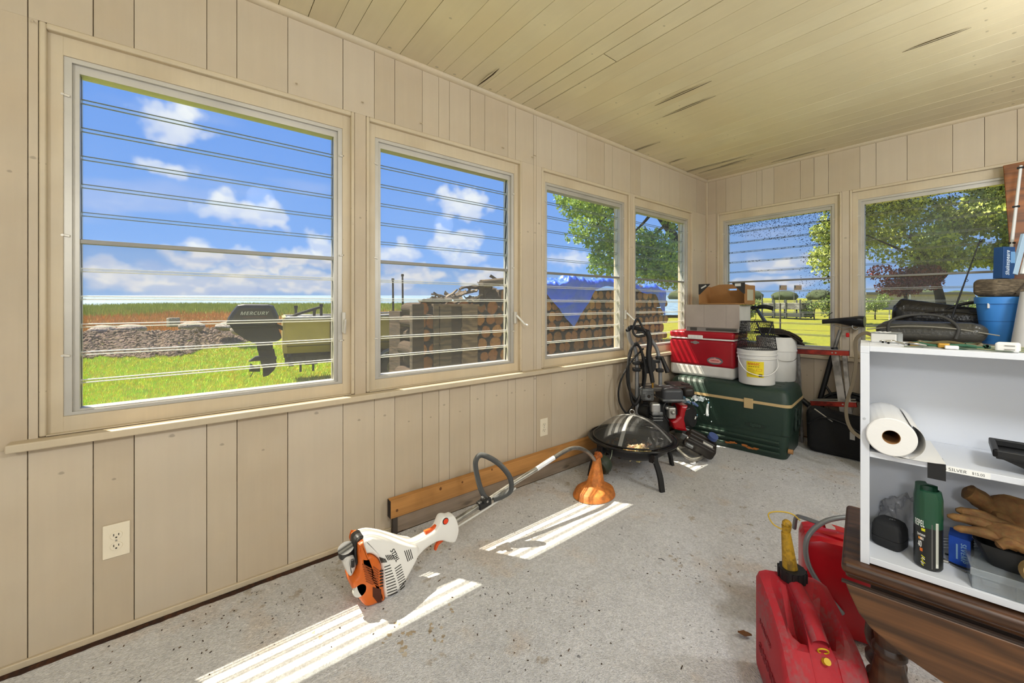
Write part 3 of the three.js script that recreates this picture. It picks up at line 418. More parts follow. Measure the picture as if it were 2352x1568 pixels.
{ // two posts in the marsh
  for (const [px, top, bot, d, label] of [[901, 642, 712, 15, 'weathered post with frayed top standing in the marsh'], [923, 632, 706, 15.5, 'thin dark post with hooked top standing in the marsh']]) { const a = deep(px + 3, bot, d), b = deep(px - 1, top, d); b.x = a.x + (b.x - a.x) * 0.4; b.z = a.z + (b.z - a.z) * 0.4; one('marsh_post', label, 'post', [rod(V(0, -1.0, 0), b.clone().sub(a), 0.045, 0.035, 8), bx(0.09, 0.1, 0.09, b.x - a.x, b.y - a.y, b.z - a.z, 0.02)], mat('#4d473f', 0.95, { map: TX.bark }), a, 0, 'posts in the marsh'); }
}
// ---------- woodpile with blue tarp ----------
M.bark = mat('#7c6348', 0.98, { map: rep(TX.bark, 3), bump: TX.bark, bumpScale: 0.01 });
TX.rings = dataTex(256, 256, (u, v) => { const x = u - 0.5, y = v - 0.5, r = Math.hypot(x, y) * 2, a = Math.atan2(y, x); const n = fbm3(x * 6, y * 6, 2, 4), k = 0.72 + 0.13 * Math.sin((r + n * 0.12) * 60) - 0.28 * smooth(0.86, 0.98, r) - 0.22 * smooth(0.55, 0.6, Math.abs(Math.sin(a * 2.5 + n * 3)) * 0.5 + 0.1) * (r > 0.1 ? 0.5 : 0); return [k, k * (0.80 + 0.1 * n), k * (0.55 + 0.1 * n)]; }, true, false);
M.cut = mat('#f0c48a', 0.9, { map: TX.rings }); M.cut2 = mat('#d8a468', 0.9, { map: TX.rings }); M.cut3 = mat('#be9668', 0.9, { map: TX.rings });
const PX = -4.6;                                               // plane of the log ends
{
  const R = rng(12), logG = [], capG = [];
  for (let i = 0; i < 4; i++) { const g = bend(new THREE.CylinderGeometry(0.5, 0.5, 0.5, 14, 1, true).rotateZ(Math.PI / 2), (v) => { const a = Math.atan2(v.z, v.y), k = 0.86 + 0.28 * noise3(Math.cos(a) * 1.4 + i * 9, Math.sin(a) * 1.4, 1 + i); v.y *= k; v.z *= k; }); const q = join([g]); q.userData.ready = true; logG.push(q); const c = new THREE.CircleGeometry(0.5, 14).rotateY(Math.PI / 2); bend(c, (v) => { const a = Math.atan2(v.z, v.y), k = Math.hypot(v.y, v.z) < 1e-4 ? 1 : 0.86 + 0.28 * noise3(Math.cos(a) * 1.4 + i * 9, Math.sin(a) * 1.4, 1 + i); v.y *= k; v.z *= k; }); c.userData.ready = true; capG.push(c); }
  const z0 = -2.05, z1 = -8.0, topAt = (z) => 1.14 + 0.20 * smooth(-2.4, -3.6, z) + 0.12 * smooth(-4, -6, z) - 0.25 * smooth(-7, -8, z);
  let y = groundY(PX, -5) + 0.1, row = 0, n = 0;
  while (y < 1.5 && n < 296) { const rh = 0.172; let z = z0 - (row % 2) * 0.08 - R() * 0.04; while (z > z1 && n < 296) { const d = 0.15 + R() * 0.07; const yy = y + groundY(PX, z) - groundY(PX, -5); if (yy < topAt(z) && z - d > z1) { const i = Math.floor(R() * 4), t = new THREE.Mesh(logG[i], M.bark); t.name = numbered('firewood_log'); t.castShadow = t.receiveShadow = true; t.userData = { label: 'round log with cut end in the stacked woodpile', category: 'log', group: 'stacked firewood logs' }; t.position.set(PX - 0.25 + (R() - 0.5) * 0.09, yy, z - d / 2); t.rotation.x = R() * 6.28; t.scale.set(1, d * 0.9, d * 0.9); scene.add(t); const c = new THREE.Mesh(capG[i], [M.cut, M.cut2, M.cut3, M.cut2][Math.floor(R() * 4)]); c.name = 'cut_end'; c.position.x = 0.25; c.castShadow = c.receiveShadow = true; t.add(c); n++; } z -= d * 0.97; } y += rh; row++; }
  one('firewood_filler', 'hidden dark filler block behind the log ends of the woodpile', 'woodpile', bxm(PX - 0.95, PX - 0.56, -0.2, 1.1, z1 + 0.1, z0 - 0.1), M.bark);  // plain hidden block that keeps gaps between the log ends dark
  // pallet stood against the near end of the pile
  const wood = [mat('#8d7a62', 0.9, { map: rep(TX.wood, 1.2) }), mat('#b89a78', 0.9, { map: rep(TX.wood, 1.2) }), mat('#5f4c3b', 0.9, { map: rep(TX.wood, 1.2) })];
  const pl = thing('pallet', 'weathered wooden pallet stood upright against end of the woodpile', 'pallet', [PX + 0.06, 0, 0]);
  for (const [a, b, m, dz] of [[942, 968, 2, 0], [988, 1000, 0, 0.03], [1003, 1029, 0, 0.02], [1028, 1055, 2, -0.02], [1053, 1088, 1, 0.03]]) { const p = onX(a, 760, PX), q = onX(b, 760, PX); obj('slat', bxm(dz - 0.012, dz + 0.012, groundY(PX, p.z), a > 1040 ? 1.17 : 1.20, q.z, p.z, 0.004), wood[m], pl); }
  for (const [x, w] of [[944, 0.05], [1000, 0.05]]) { const p = onX(x, 760, PX); obj('post', bxm(-0.1, -0.03, groundY(PX, p.z), 1.18, p.z - w, p.z, 0.004), wood[0], pl); }
  { const p = onX(990, 700, PX), q = onX(1092, 700, PX); obj('top_rail', bxm(-0.06, 0.04, 1.17, 1.20, q.z, p.z, 0.004), wood[1], pl); }
  // bark and split scraps lying on the near end
  const scrap = [mat('#7a6652', 0.95, { map: rep(TX.bark, 3), bump: TX.bark, bumpScale: 0.01 }), mat('#a08a70', 0.95, { map: rep(TX.bark, 3), bump: TX.bark, bumpScale: 0.01 }), mat('#c2b096', 0.9, { map: rep(TX.wood, 2) })];
  for (let i = 0; i < 34; i++) { const px = 985 + R() * 160, p = onX(px, 700 - R() * (12 + 42 * smooth(985, 1120, px)), PX - 0.05 - R() * 0.35); const L = 0.22 + R() * 0.3, W = 0.07 + R() * 0.1, g = bend(new THREE.BoxGeometry(L, 0.018, W, 8, 1, 4), (v) => { v.y += v.z * v.z * 6 + (fbm3(v.x * 8 + i, v.z * 8, i, 3) - 0.5) * 0.07; v.z *= 1 - Math.abs(v.x / L) * 1.1 * fbm3(i, v.x * 5, 3, 2); }); const o = one('bark_slab', 'curled slab of bark on near end of the woodpile', 'bark', g, scrap[Math.floor(R() * 3)], p, R() * 6.28, 'bark slabs on the woodpile'); o.rotation.z = (R() - 0.5) * 0.9; o.rotation.x = (R() - 0.5) * 0.7; }
  // round logs lying across the top
  for (const [px, py, qx, qy, r, label] of [[1105, 652, 1160, 646, 0.06, 'pale peeled log lying lengthwise on top of the woodpile'], [1468, 664, 1520, 676, 0.09, 'thick bark covered log lying on the far top of the pile']]) { const a = onX(px, py, PX - 0.1), b = onX(qx, qy, PX - 0.1); one('loose_log', label, 'log', [rod(V(0, 0, 0), b.clone().sub(a), r, r * 0.92, 12)], mat('#b09672', 0.95, { map: rep(TX.bark, 2) }), a, 0, 'loose logs on top of the pile'); }
}
{ // blue tarp: crumpled over the top of the pile, one corner hanging down its face
  M.tarp = mat('#3a66e4', 0.42, { side: THREE.DoubleSide, bump: rep(TX.fine, 2), bumpScale: 0.004 });
  const A = onX(1236, 668, PX).z, B = onX(1420, 660, PX).z, C = -7.75, nu = 150, nv = 44, pos = [], idx = [];
  const hang = (z) => { // how far the edge drops below the top of the pile
    const p = (a, px, py) => [onX(px, py, PX + 0.05).z, py]; const tri = [[onX(1246, 690, PX).z, 0.10], [onX(1312, 768, PX).z, 0.80], [onX(1362, 690, PX).z, 0.12], [onX(1420, 664, PX).z, 0.06], [onX(1500, 700, PX).z, 0.15], [onX(1528, 740, PX).z, 0.62], [C, 0.2]];
    if (z > tri[0][0]) return 0.08; for (let i = 0; i < tri.length - 1; i++) if (z <= tri[i][0] && z >= tri[i + 1][0]) return mixn(tri[i][1], tri[i + 1][1], (tri[i][0] - z) / (tri[i][0] - tri[i + 1][0])); return 0.15; };
  for (let i = 0; i <= nu; i++) for (let j = 0; j <= nv; j++) { const z = mixn(A + 0.12, C, i / nu), t = j / nv, top = 1.49 + 0.10 * Math.sin(i * 0.2) * 0.3 - 0.10 * smooth(-6.6, -7.8, z) + 0.1 * smooth(A, A - 0.7, z); let x, y; const w = 0.6, h = hang(z), s = t * (w + h); if (s < w) { x = PX - w + s + 0.03; y = top; } else { x = PX + 0.04; y = top - (s - w); }
    const f = 1 - 0.55 * smooth(0.6, 1, t), n1 = fbm3(z * 3.2, s * 4, 2, 4) - 0.5, n2 = Math.abs(fbm3(z * 9, s * 9, 7, 3) - 0.5); y += (n1 * 0.24 + n2 * 0.16) * (s < w ? 1 : 0.12); x += (s < w ? 0 : n1 * 0.10 + n2 * 0.06) + 0.02; pos.push(x, y, z + n2 * 0.05); }
  for (let i = 0; i < nu; i++) for (let j = 0; j < nv; j++) { const a = i * (nv + 1) + j, b = a + 1, c = a + nv + 1, d = c + 1; idx.push(a, b, c, b, d, c); }
  const g = new THREE.BufferGeometry(); g.setAttribute('position', new THREE.Float32BufferAttribute(pos, 3)); g.setIndex(idx); g.computeVertexNormals();
  one('blue_tarp', 'crumpled blue plastic tarp draped over the woodpile', 'tarp', g, M.tarp);
}
// ---------- trees ----------
function leafGeo(w, l) { const g = new THREE.BufferGeometry(); g.setAttribute('position', new THREE.Float32BufferAttribute([0, 0, 0, w, l * 0.4, w * 0.3, 0, l, 0, -w, l * 0.45, w * 0.3], 3)); g.setIndex([0, 1, 2, 0, 2, 3]); g.computeVertexNormals(); return g; }
function limb(pts, r0, r1, seg = 8) { const c = new THREE.CatmullRomCurve3(pts.map((p) => Array.isArray(p) ? V(...p) : p)), n = Math.max(6, pts.length * 4), g = new THREE.TubeGeometry(c, n, 1, seg, false), p = g.attributes.position; for (let i = 0; i <= n; i++) { const q = c.getPointAt(i / n), r = mixn(r0, r1, i / n); for (let j = 0; j <= seg; j++) { const k = i * (seg + 1) + j; p.setXYZ(k, q.x + (p.getX(k) - q.x) * r, q.y + (p.getY(k) - q.y) * r, q.z + (p.getZ(k) - q.z) * r); } } g.computeVertexNormals(); return g; }
const leafMat = (c) => mat(c, 0.75, { side: THREE.DoubleSide, transmission: 0.35, thickness: 0 });
function tree(name, label, base, limbs, clumps, leaf, count, m, seed, colA, colB, category = 'tree') {
  const t = thing(name, label, category, base), R = rng(seed); obj('trunk', limbs[0], M.treeBark, t); for (const l of limbs.slice(1)) obj('branch', l, M.treeBark, t);
  const list = [], tot = clumps.reduce((s, c) => s + c[3] * c[4] * c[3], 0);
  for (const [x, y, z, r, h] of clumps) { const n = Math.ceil(count * r * h * r / tot); for (let i = 0; i < n; i++) { let a, b, c; do { a = R() * 2 - 1; b = R() * 2 - 1; c = R() * 2 - 1; } while (a * a + b * b + c * c > 1); const s = 0.55 + 0.45 * Math.cbrt(R()); const d = Math.hypot(a, b, c) || 1; a *= s / Math.sqrt(d); b *= s / Math.sqrt(d); c *= s / Math.sqrt(d); const q = R(); list.push([x + a * r, y + b * h, z + c * r, R() * 6.28, R() * 6.28, R() * 6.28, 0.7 + R() * 0.7, tint(mixn(colA[0], colB[0], q), mixn(colA[1], colB[1], q), mixn(colA[2], colB[2], q))]); } }
  scatter('foliage', leaf, m, list, t, {}); return t;
}
M.treeBark = mat('#4a4138', 0.98, { map: rep(TX.bark, 1.5), bump: TX.bark, bumpScale: 0.02 });
{ // tree beyond the woodpile
  const D = 13, p = (px, py, d = D) => deep(px, py, d), base = p(1640, 760); base.y = groundY(base.x, base.z); const L = (px, py, d) => p(px, py, d).sub(base), R = rng(5);
  const limbs = [limb([[0, 0, 0], L(1628, 660), L(1600, 600), L(1560, 560), L(1530, 515), L(1505, 480), L(1480, 440)], 0.26, 0.10), limb([L(1560, 560), L(1585, 520), L(1610, 470), L(1620, 420)], 0.2, 0.1), limb([L(1505, 480), L(1470, 520), L(1440, 545)], 0.06, 0.02), limb([L(1530, 515), L(1480, 560), L(1455, 590)], 0.05, 0.015), limb([L(1480, 440), L(1400, 450), L(1330, 470)], 0.08, 0.02), limb([L(1560, 560), L(1530, 600), L(1480, 620)], 0.06, 0.02), limb([L(1470, 450), L(1390, 500), L(1350, 540)], 0.05, 0.01)];
  const cl = []; for (const [px, py, r] of [[1330, 470, 0.55], [1300, 455, 0.35], [1370, 460, 0.6], [1395, 500, 0.55], [1340, 520, 0.35], [1370, 545, 0.45], [1400, 585, 0.55], [1385, 612, 0.4], [1420, 560, 0.5], [1320, 545, 0.25], [1460, 560, 0.6], [1490, 590, 0.6], [1520, 610, 0.6], [1545, 590, 0.5], [1470, 620, 0.5], [1510, 560, 0.45], [1560, 620, 0.5], [1440, 470, 0.4], [1540, 640, 0.4], [1590, 590, 0.4], [1480, 400, 0.9], [1540, 400, 0.8], [1580, 455, 0.5], [1570, 500, 0.5], [1405, 430, 0.5]]) { const q = L(px, py, D + (R() - 0.5) * 1.6); cl.push([q.x, q.y, q.z, r * 1.35, r * 1.0]); }
  tree('shade_tree', 'leaning tree with small leaves beyond the woodpile', base, limbs, cl, leafGeo(0.035, 0.11), 24000, leafMat('#b6c468'), 9, [0.35, 0.5, 0.3], [1.0, 1.05, 0.7]);
}
{ // broad tree beyond the end windows
  const D = 12.5, p = (px, py, d = D) => deep(px, py, d), base = onGround(2160, 742); const L = (px, py, d) => p(px, py, d).sub(base), R = rng(15), B = depthOf(base.x, base.z);
  const limbs = [limb([[0, 0, 0], L(2160, 690, B), L(2150, 650, B), L(2140, 610, B), L(2090, 540, B)], 0.22, 0.1), limb([L(2150, 650, B), L(2200, 600, B), L(2260, 550, B)], 0.15, 0.06), limb([L(2140, 610, B), L(2060, 570, B), L(1990, 540, B)], 0.1, 0.03), limb([L(2150, 630, B), L(2190, 540, B), L(2180, 450, B)], 0.12, 0.05)];
  const cl = []; for (let i = 0; i < 120; i++) { const px = 1905 + R() * 540, py = 330 + R() * 275, q = L(px, py, B + (R() - 0.5) * 3); cl.push([q.x, q.y, q.z, 0.95, 0.65]); } for (const [px, py, r] of [[1880, 580, 0.5], [1895, 545, 0.5], [1900, 610, 0.45], [1885, 625, 0.4], [1905, 500, 0.5], [1870, 600, 0.3], [1905, 640, 0.4], [2020, 585, 0.6], [2090, 600, 0.5], [2240, 590, 0.6], [2290, 600, 0.6]]) { const q = L(px, py, B); cl.push([q.x, q.y, q.z, r, r * 0.7]); }
  tree('broad_tree', 'broad leafy tree with dense yellow green crown beyond end window', base, limbs, cl, leafGeo(0.07, 0.15), 62000, leafMat('#bcc66c'), 19, [0.35, 0.45, 0.25], [1.25, 1.2, 0.8]);
  const b2 = onGround(2082, 730), D2 = 20; const q2 = deep(2082, 700, D2); q2.y = groundY(q2.x, q2.z); const L2 = (px, py) => deep(px, py, D2).sub(q2), c2 = []; for (let i = 0; i < 16; i++) { const q = L2(2020 + R() * 120, 615 + R() * 50); c2.push([q.x, q.y, q.z, 0.6, 0.42]); }
  tree('purple_tree', 'small dark red leaved tree beyond the end window', q2, [limb([[0, 0, 0], L2(2080, 680), L2(2075, 640)], 0.1, 0.05), limb([L2(2078, 670), L2(2040, 640)], 0.05, 0.02)], c2, leafGeo(0.05, 0.1), 6000, leafMat('#8a3c44'), 29, [0.5, 0.4, 0.4], [1.2, 1.0, 1.0]);
}
{ // far treeline
  const R = rng(61), list = []; const m = leafMat('#4d5a30');
  for (let i = 0; i < 13; i++) { const px = 1560 + i * 80 + R() * 4, d = 112 + R() * 10, q = deep(px, 690, d); q.y = groundY(q.x, q.z); const w = 3.1 + R() * 0.2, h = 1.5 + R() * 0.6, cr = bend(mergeVertices(new THREE.IcosahedronGeometry(1, 3).deleteAttribute('uv').deleteAttribute('normal')), (v) => { const n = 0.8 + 0.45 * fbm3(v.x * 3 + i, v.y * 3, v.z * 3, 3); v.multiplyScalar(n); v.x *= w; v.z *= w; v.y = (v.y + 0.5) * h; }); one('distant_tree', 'round distant tree in the hazy treeline past the lawn', 'tree', cr, M.farTree ??= mat('#66774a', 1, { map: rep(TX.grit, 0.3) }), q, 0, 'distant treeline'); }
}
{ // things on the far lawn
  M.wire = mat('#4f4a44', 0.7, { metal: 0.4 });
  const f = thing('wire_fence', 'thin wire fence on dark posts across the far lawn', 'fence', [0, 0, 0]); const pts = [[1640, 760], [1792, 765], [1960, 772], [2222, 780], [2420, 790]].map(([x, y]) => onGround(x, y));
  for (const q of pts) obj('post', [rod(q.clone(), q.clone().add(V(0, 1.15, 0)), 0.03, 0.03, 8)], M.wire, f);
  for (const h of [0.15, 0.42, 0.7, 0.98, 1.12]) for (let i = 0; i < 4; i++) obj('wire', rod(pts[i].clone().add(V(0, h, 0)), pts[i + 1].clone().add(V(0, h, 0)), 0.006, 0.006, 5), M.wire, f);
  for (const [px, py, h, label] of [[2043, 735, 0.62, 'short white stake beside the dark red tree'], [2129, 740, 0.7, 'short white stake beside trunk of the broad tree'], [2090, 748, 1.5, 'tall pale pole between the dark red tree and trunk']]) { const q = onGround(px, py); one('garden_stake', label, 'stake', bx(0.06, h, 0.05, 0, h / 2, 0, 0.01), mat('#d8d4c8', 0.7), q, 0.3, 'stakes on the far lawn'); }
  // dock section standing on the grass
  const d0 = deep(1745, 712, 26); d0.y = groundY(d0.x, d0.z); const t = along(d0, deep(1832, 712, 24)), dk = thing('boat_lift', 'grey boat lift frame parked on the far lawn', 'boat lift', d0, t), gm = mat('#9b9a92', 0.7, { metal: 0.3, map: TX.dirty }), dm = mat('#3f443f', 0.8);
  obj('deck', bxm(0.1, 2.5, 0.55, 0.95, -1.2, 0, 0.02), gm, dk); obj('skid', bxm(0.0, 2.6, 0.08, 0.3, -1.2, 0, 0.02), dm, dk); for (const x of [0.15, 0.9, 1.6, 2.4]) for (const z of [0, -1.2]) obj('post', bxm(x - 0.04, x + 0.04, 0, 1.15 + 0.3 * (x < 0.3), z - 0.04, z + 0.04, 0.01), dm, dk);
  // flags
  for (const [px, label] of [[1722, 'striped flag on a pole above boat lift frame'], [1798, 'larger striped flag on a pole above boat lift'], [1832, 'striped flag on a pole beside far shrubs']]) { const q = deep(px - 8, 700, 30); q.y = groundY(q.x, q.z); const tp = deep(px - 8, 655, 30).y - q.y, fl = thing('flag', label, 'flag', q, TURN, 'flags on the far lawn'); obj('pole', rod([0, 0, 0], [0, tp, 0], 0.02, 0.015, 8), gm, fl); const W = 0.6, H = 0.36; for (let i = 0; i < 7; i++) obj('stripe', bend(new THREE.BoxGeometry(W, H / 7, 0.012, 10, 1, 1), (v) => { v.x += W / 2; v.z += 0.05 * Math.sin(v.x * 7); }).translate(0, tp - (i + 0.5) * H / 7, 0), i % 2 ? (M.flagW ??= mat('#d9cfc8', 0.8)) : (M.flagR ??= mat('#b05a5c', 0.8)), fl); obj('canton', bx(0.24, H * 4 / 7, 0.03, 0.12, tp - H * 2 / 7, 0.02), M.flagB ??= mat('#4a5578', 0.8), fl); }
  // neighbour's low building and shrubs
  const nb = deep(1990, 712, 40); nb.y = groundY(nb.x, nb.z); const n = thing('low_shed', 'long pale low shed far behind the broad tree', 'building', nb, along(nb, deep(2240, 712, 40))); obj('wall', bxm(0, 11, 0, 1.5, -3, 0), mat('#b5ab9d', 0.9, { map: TX.mottle }), n); obj('roof', bxm(-0.2, 11.2, 1.5, 1.75, -3.2, 0.2), mat('#7d776f', 0.9), n);
  const R = rng(81); for (const [px, py, s, label] of [[1716, 712, 0.8, 'slender shrub beside boat lift on far lawn'], [1870, 715, 0.9, 'round shrub right of the boat lift on far lawn'], [1905, 716, 1.1, 'tall shrub behind the wire fence on far lawn'], [2010, 690, 1.0, 'pale shrub before the low shed'], [2240, 690, 1.2, 'bright green shrub at end of the low shed']]) { const q = deep(px, py, 24); q.y = groundY(q.x, q.z); const cl = []; for (let i = 0; i < 6; i++) cl.push([(R() - 0.5) * s, 0.3 + R() * s, (R() - 0.5) * s, 0.4 * s, 0.35 * s]); tree('yard_shrub', label, q, [limb([[0, 0, 0], [0, 0.3, 0], [0.05, s * 0.8, 0]], 0.04, 0.02)], cl, leafGeo(0.05, 0.1), 900, leafMat('#8ea450'), px, [0.5, 0.6, 0.4], [1.1, 1.1, 0.8], 'shrub'); }
}

// ---------- shared surfaces of the things in the room ----------
Object.assign(M, {
  white: mat('#e9e7e2', 0.45), whiteDirty: mat('#e4e2dc', 0.5, { map: TX.mottle }), offwhite: mat('#d8d6d0', 0.5, { map: TX.mottle }), orange: mat('#d9691c', 0.4, { map: rep(TX.mottle, 3) }), orangeWorn: mat('#d07a2c', 0.6, { map: rep(TX.rust, 4), bump: TX.fine, bumpScale: 0.001 }), black: mat('#141415', 0.5), blackGloss: mat('#0f0f10', 0.25), blackRub: mat('#1b1b1c', 0.8), slot: mat('#26221e', 0.9), steel: mat('#b4b4b2', 0.3, { metal: 0.9 }), steelWorn: mat('#a5a29a', 0.4, { metal: 0.75, map: TX.dirty }), greyFoam: mat('#4b4c4c', 0.9), galv: mat('#8f9294', 0.45, { metal: 0.6, map: TX.dirty }),
  redPlastic: mat('#c41524', 0.3, { map: rep(TX.mottle, 2) }), redDusty: mat('#ffffff', 0.7, { map: rep(TX.redDust, 2.2), bump: rep(TX.fine, 3), bumpScale: 0.0006 }), redGloss: mat('#a8101a', 0.22), green: mat('#23382e', 0.5, { bump: rep(TX.fine, 4), bumpScale: 0.0008 }), greenDark: mat('#1a2b23', 0.6), tan: mat('#c3a878', 0.6), card: mat('#a97a48', 0.9, { map: TX.mottle }), cardGrey: mat('#b3a69c', 0.9, { map: TX.mottle }), yellow: mat('#d9b21c', 0.5), brass: mat('#b48a3c', 0.35, { metal: 0.8 }), darkGreen: mat('#173226', 0.45), blue: mat('#2f6fc0', 0.5), brownWood: mat('#7a4f30', 0.42, { map: rep(TX.wood, 2, 2), bump: TX.woodBump, bumpScale: 0.0006 }), brownWood2: mat('#946238', 0.4, { map: rep(TX.wood, 1.0, 2.2), bump: TX.woodBump, bumpScale: 0.0006 }), darkEdge: mat('#33241b', 0.7, { map: TX.mottle }), shelfWhite: mat('#dcdfe5', 0.4), strap: mat('#655a48', 0.9, { bump: rep(TX.fine, 8), bumpScale: 0.0006 }),
});
// ---------- wall outlets ----------
for (const [z, label] of [[0.2335, 'ivory outlet on wall below window facing the lake'], [-1.892, 'ivory outlet on wall above the leaning timber rail']]) {
  const t = thing('wall_outlet', label, 'outlet', [XW, 0.34, z], Math.PI / 2, 'wall outlets'), iv = mat('#e4d9c2', 0.4), p = obj('cover_plate', bx(0.072, 0.121, 0.006, 0, 0, 0.004, 0.003), iv, t);
  for (const s of [-1, 1]) { const r = obj('receptacle', [ext(new THREE.Shape().absellipse(0, 0, 0.0165, 0.0145, 0, tau), 0.004, 0.0005).translate(0, s * 0.0195, 0.006)], iv, t); for (const [x, y, w, h] of [[-0.0065, 0.003, 0.0022, 0.008], [0.0065, 0.003, 0.0022, 0.007], [0, -0.007, 0.0045, 0.0045]]) obj('slot', bx(w, h, 0.001, x, s * 0.0195 + y, 0.0103), M.slot, r); }
  obj('screw', rot(cyl(0.003, 0.003, 0.002, 0, 0, 0, 10), Math.PI / 2).translate(0, 0, 0.008), M.steelWorn, t);
}
{ // ---------- timber rail along the foot of the wall ----------
  const t = thing('timber_rail', 'rough orange brown timber rail along foot of the wall', 'timber', [XW, 0, 0]), wd = mat('#c98f4e', 0.75, { map: rep(TX.woodPale, 0.9, 2), bump: TX.woodBump, bumpScale: 0.001 }), gr = mat('#a08d7a', 0.85, { map: rep(TX.woodPale, 1.2, 2), bump: TX.woodBump, bumpScale: 0.001 }), R = rng(3);
  const g = uvSwapZ(bxm(0.010, 0.05, 0.092, 0.186, -2.75, -0.775, 0.003)); obj('rail', g, wd, t);
  obj('end_grain', bxm(0.011, 0.049, 0.094, 0.184, -0.776, -0.7735, 0.001), mat('#4a4038', 0.9, { map: rep(TX.grit, 4) }), t);
  obj('backing_board', uvSwapZ(bxm(0.0135, 0.03, 0.0, 0.092, -2.75, -0.80, 0.002)), gr, t);
  obj('leg', bxm(0.02, 0.044, 0.0, 0.092, -0.815, -0.79, 0.002), mat('#453d37', 0.9), t);
  const knot = mat('#6a4220', 0.8); for (const [px, py, w] of [[912, 1172, 6], [1012, 1122, 7], [1062, 1107, 5], [1130, 1078, 5]]) { const q = onX(px, py, XW + 0.05); obj('knot', rot(ext(new THREE.Shape().absellipse(0, 0, w * 0.0011, w * 0.0013, 0, tau), 0.0008), 0, Math.PI / 2).translate(0.0497, q.y, q.z), knot, t); }
}
function uvSwapZ(g) { g = uvBox(g); const u = g.attributes.uv, p = g.attributes.position; for (let i = 0; i < u.count; i++) u.setXY(i, p.getZ(i), p.getY(i) + p.getX(i)); g.userData.ready = true; return g; }

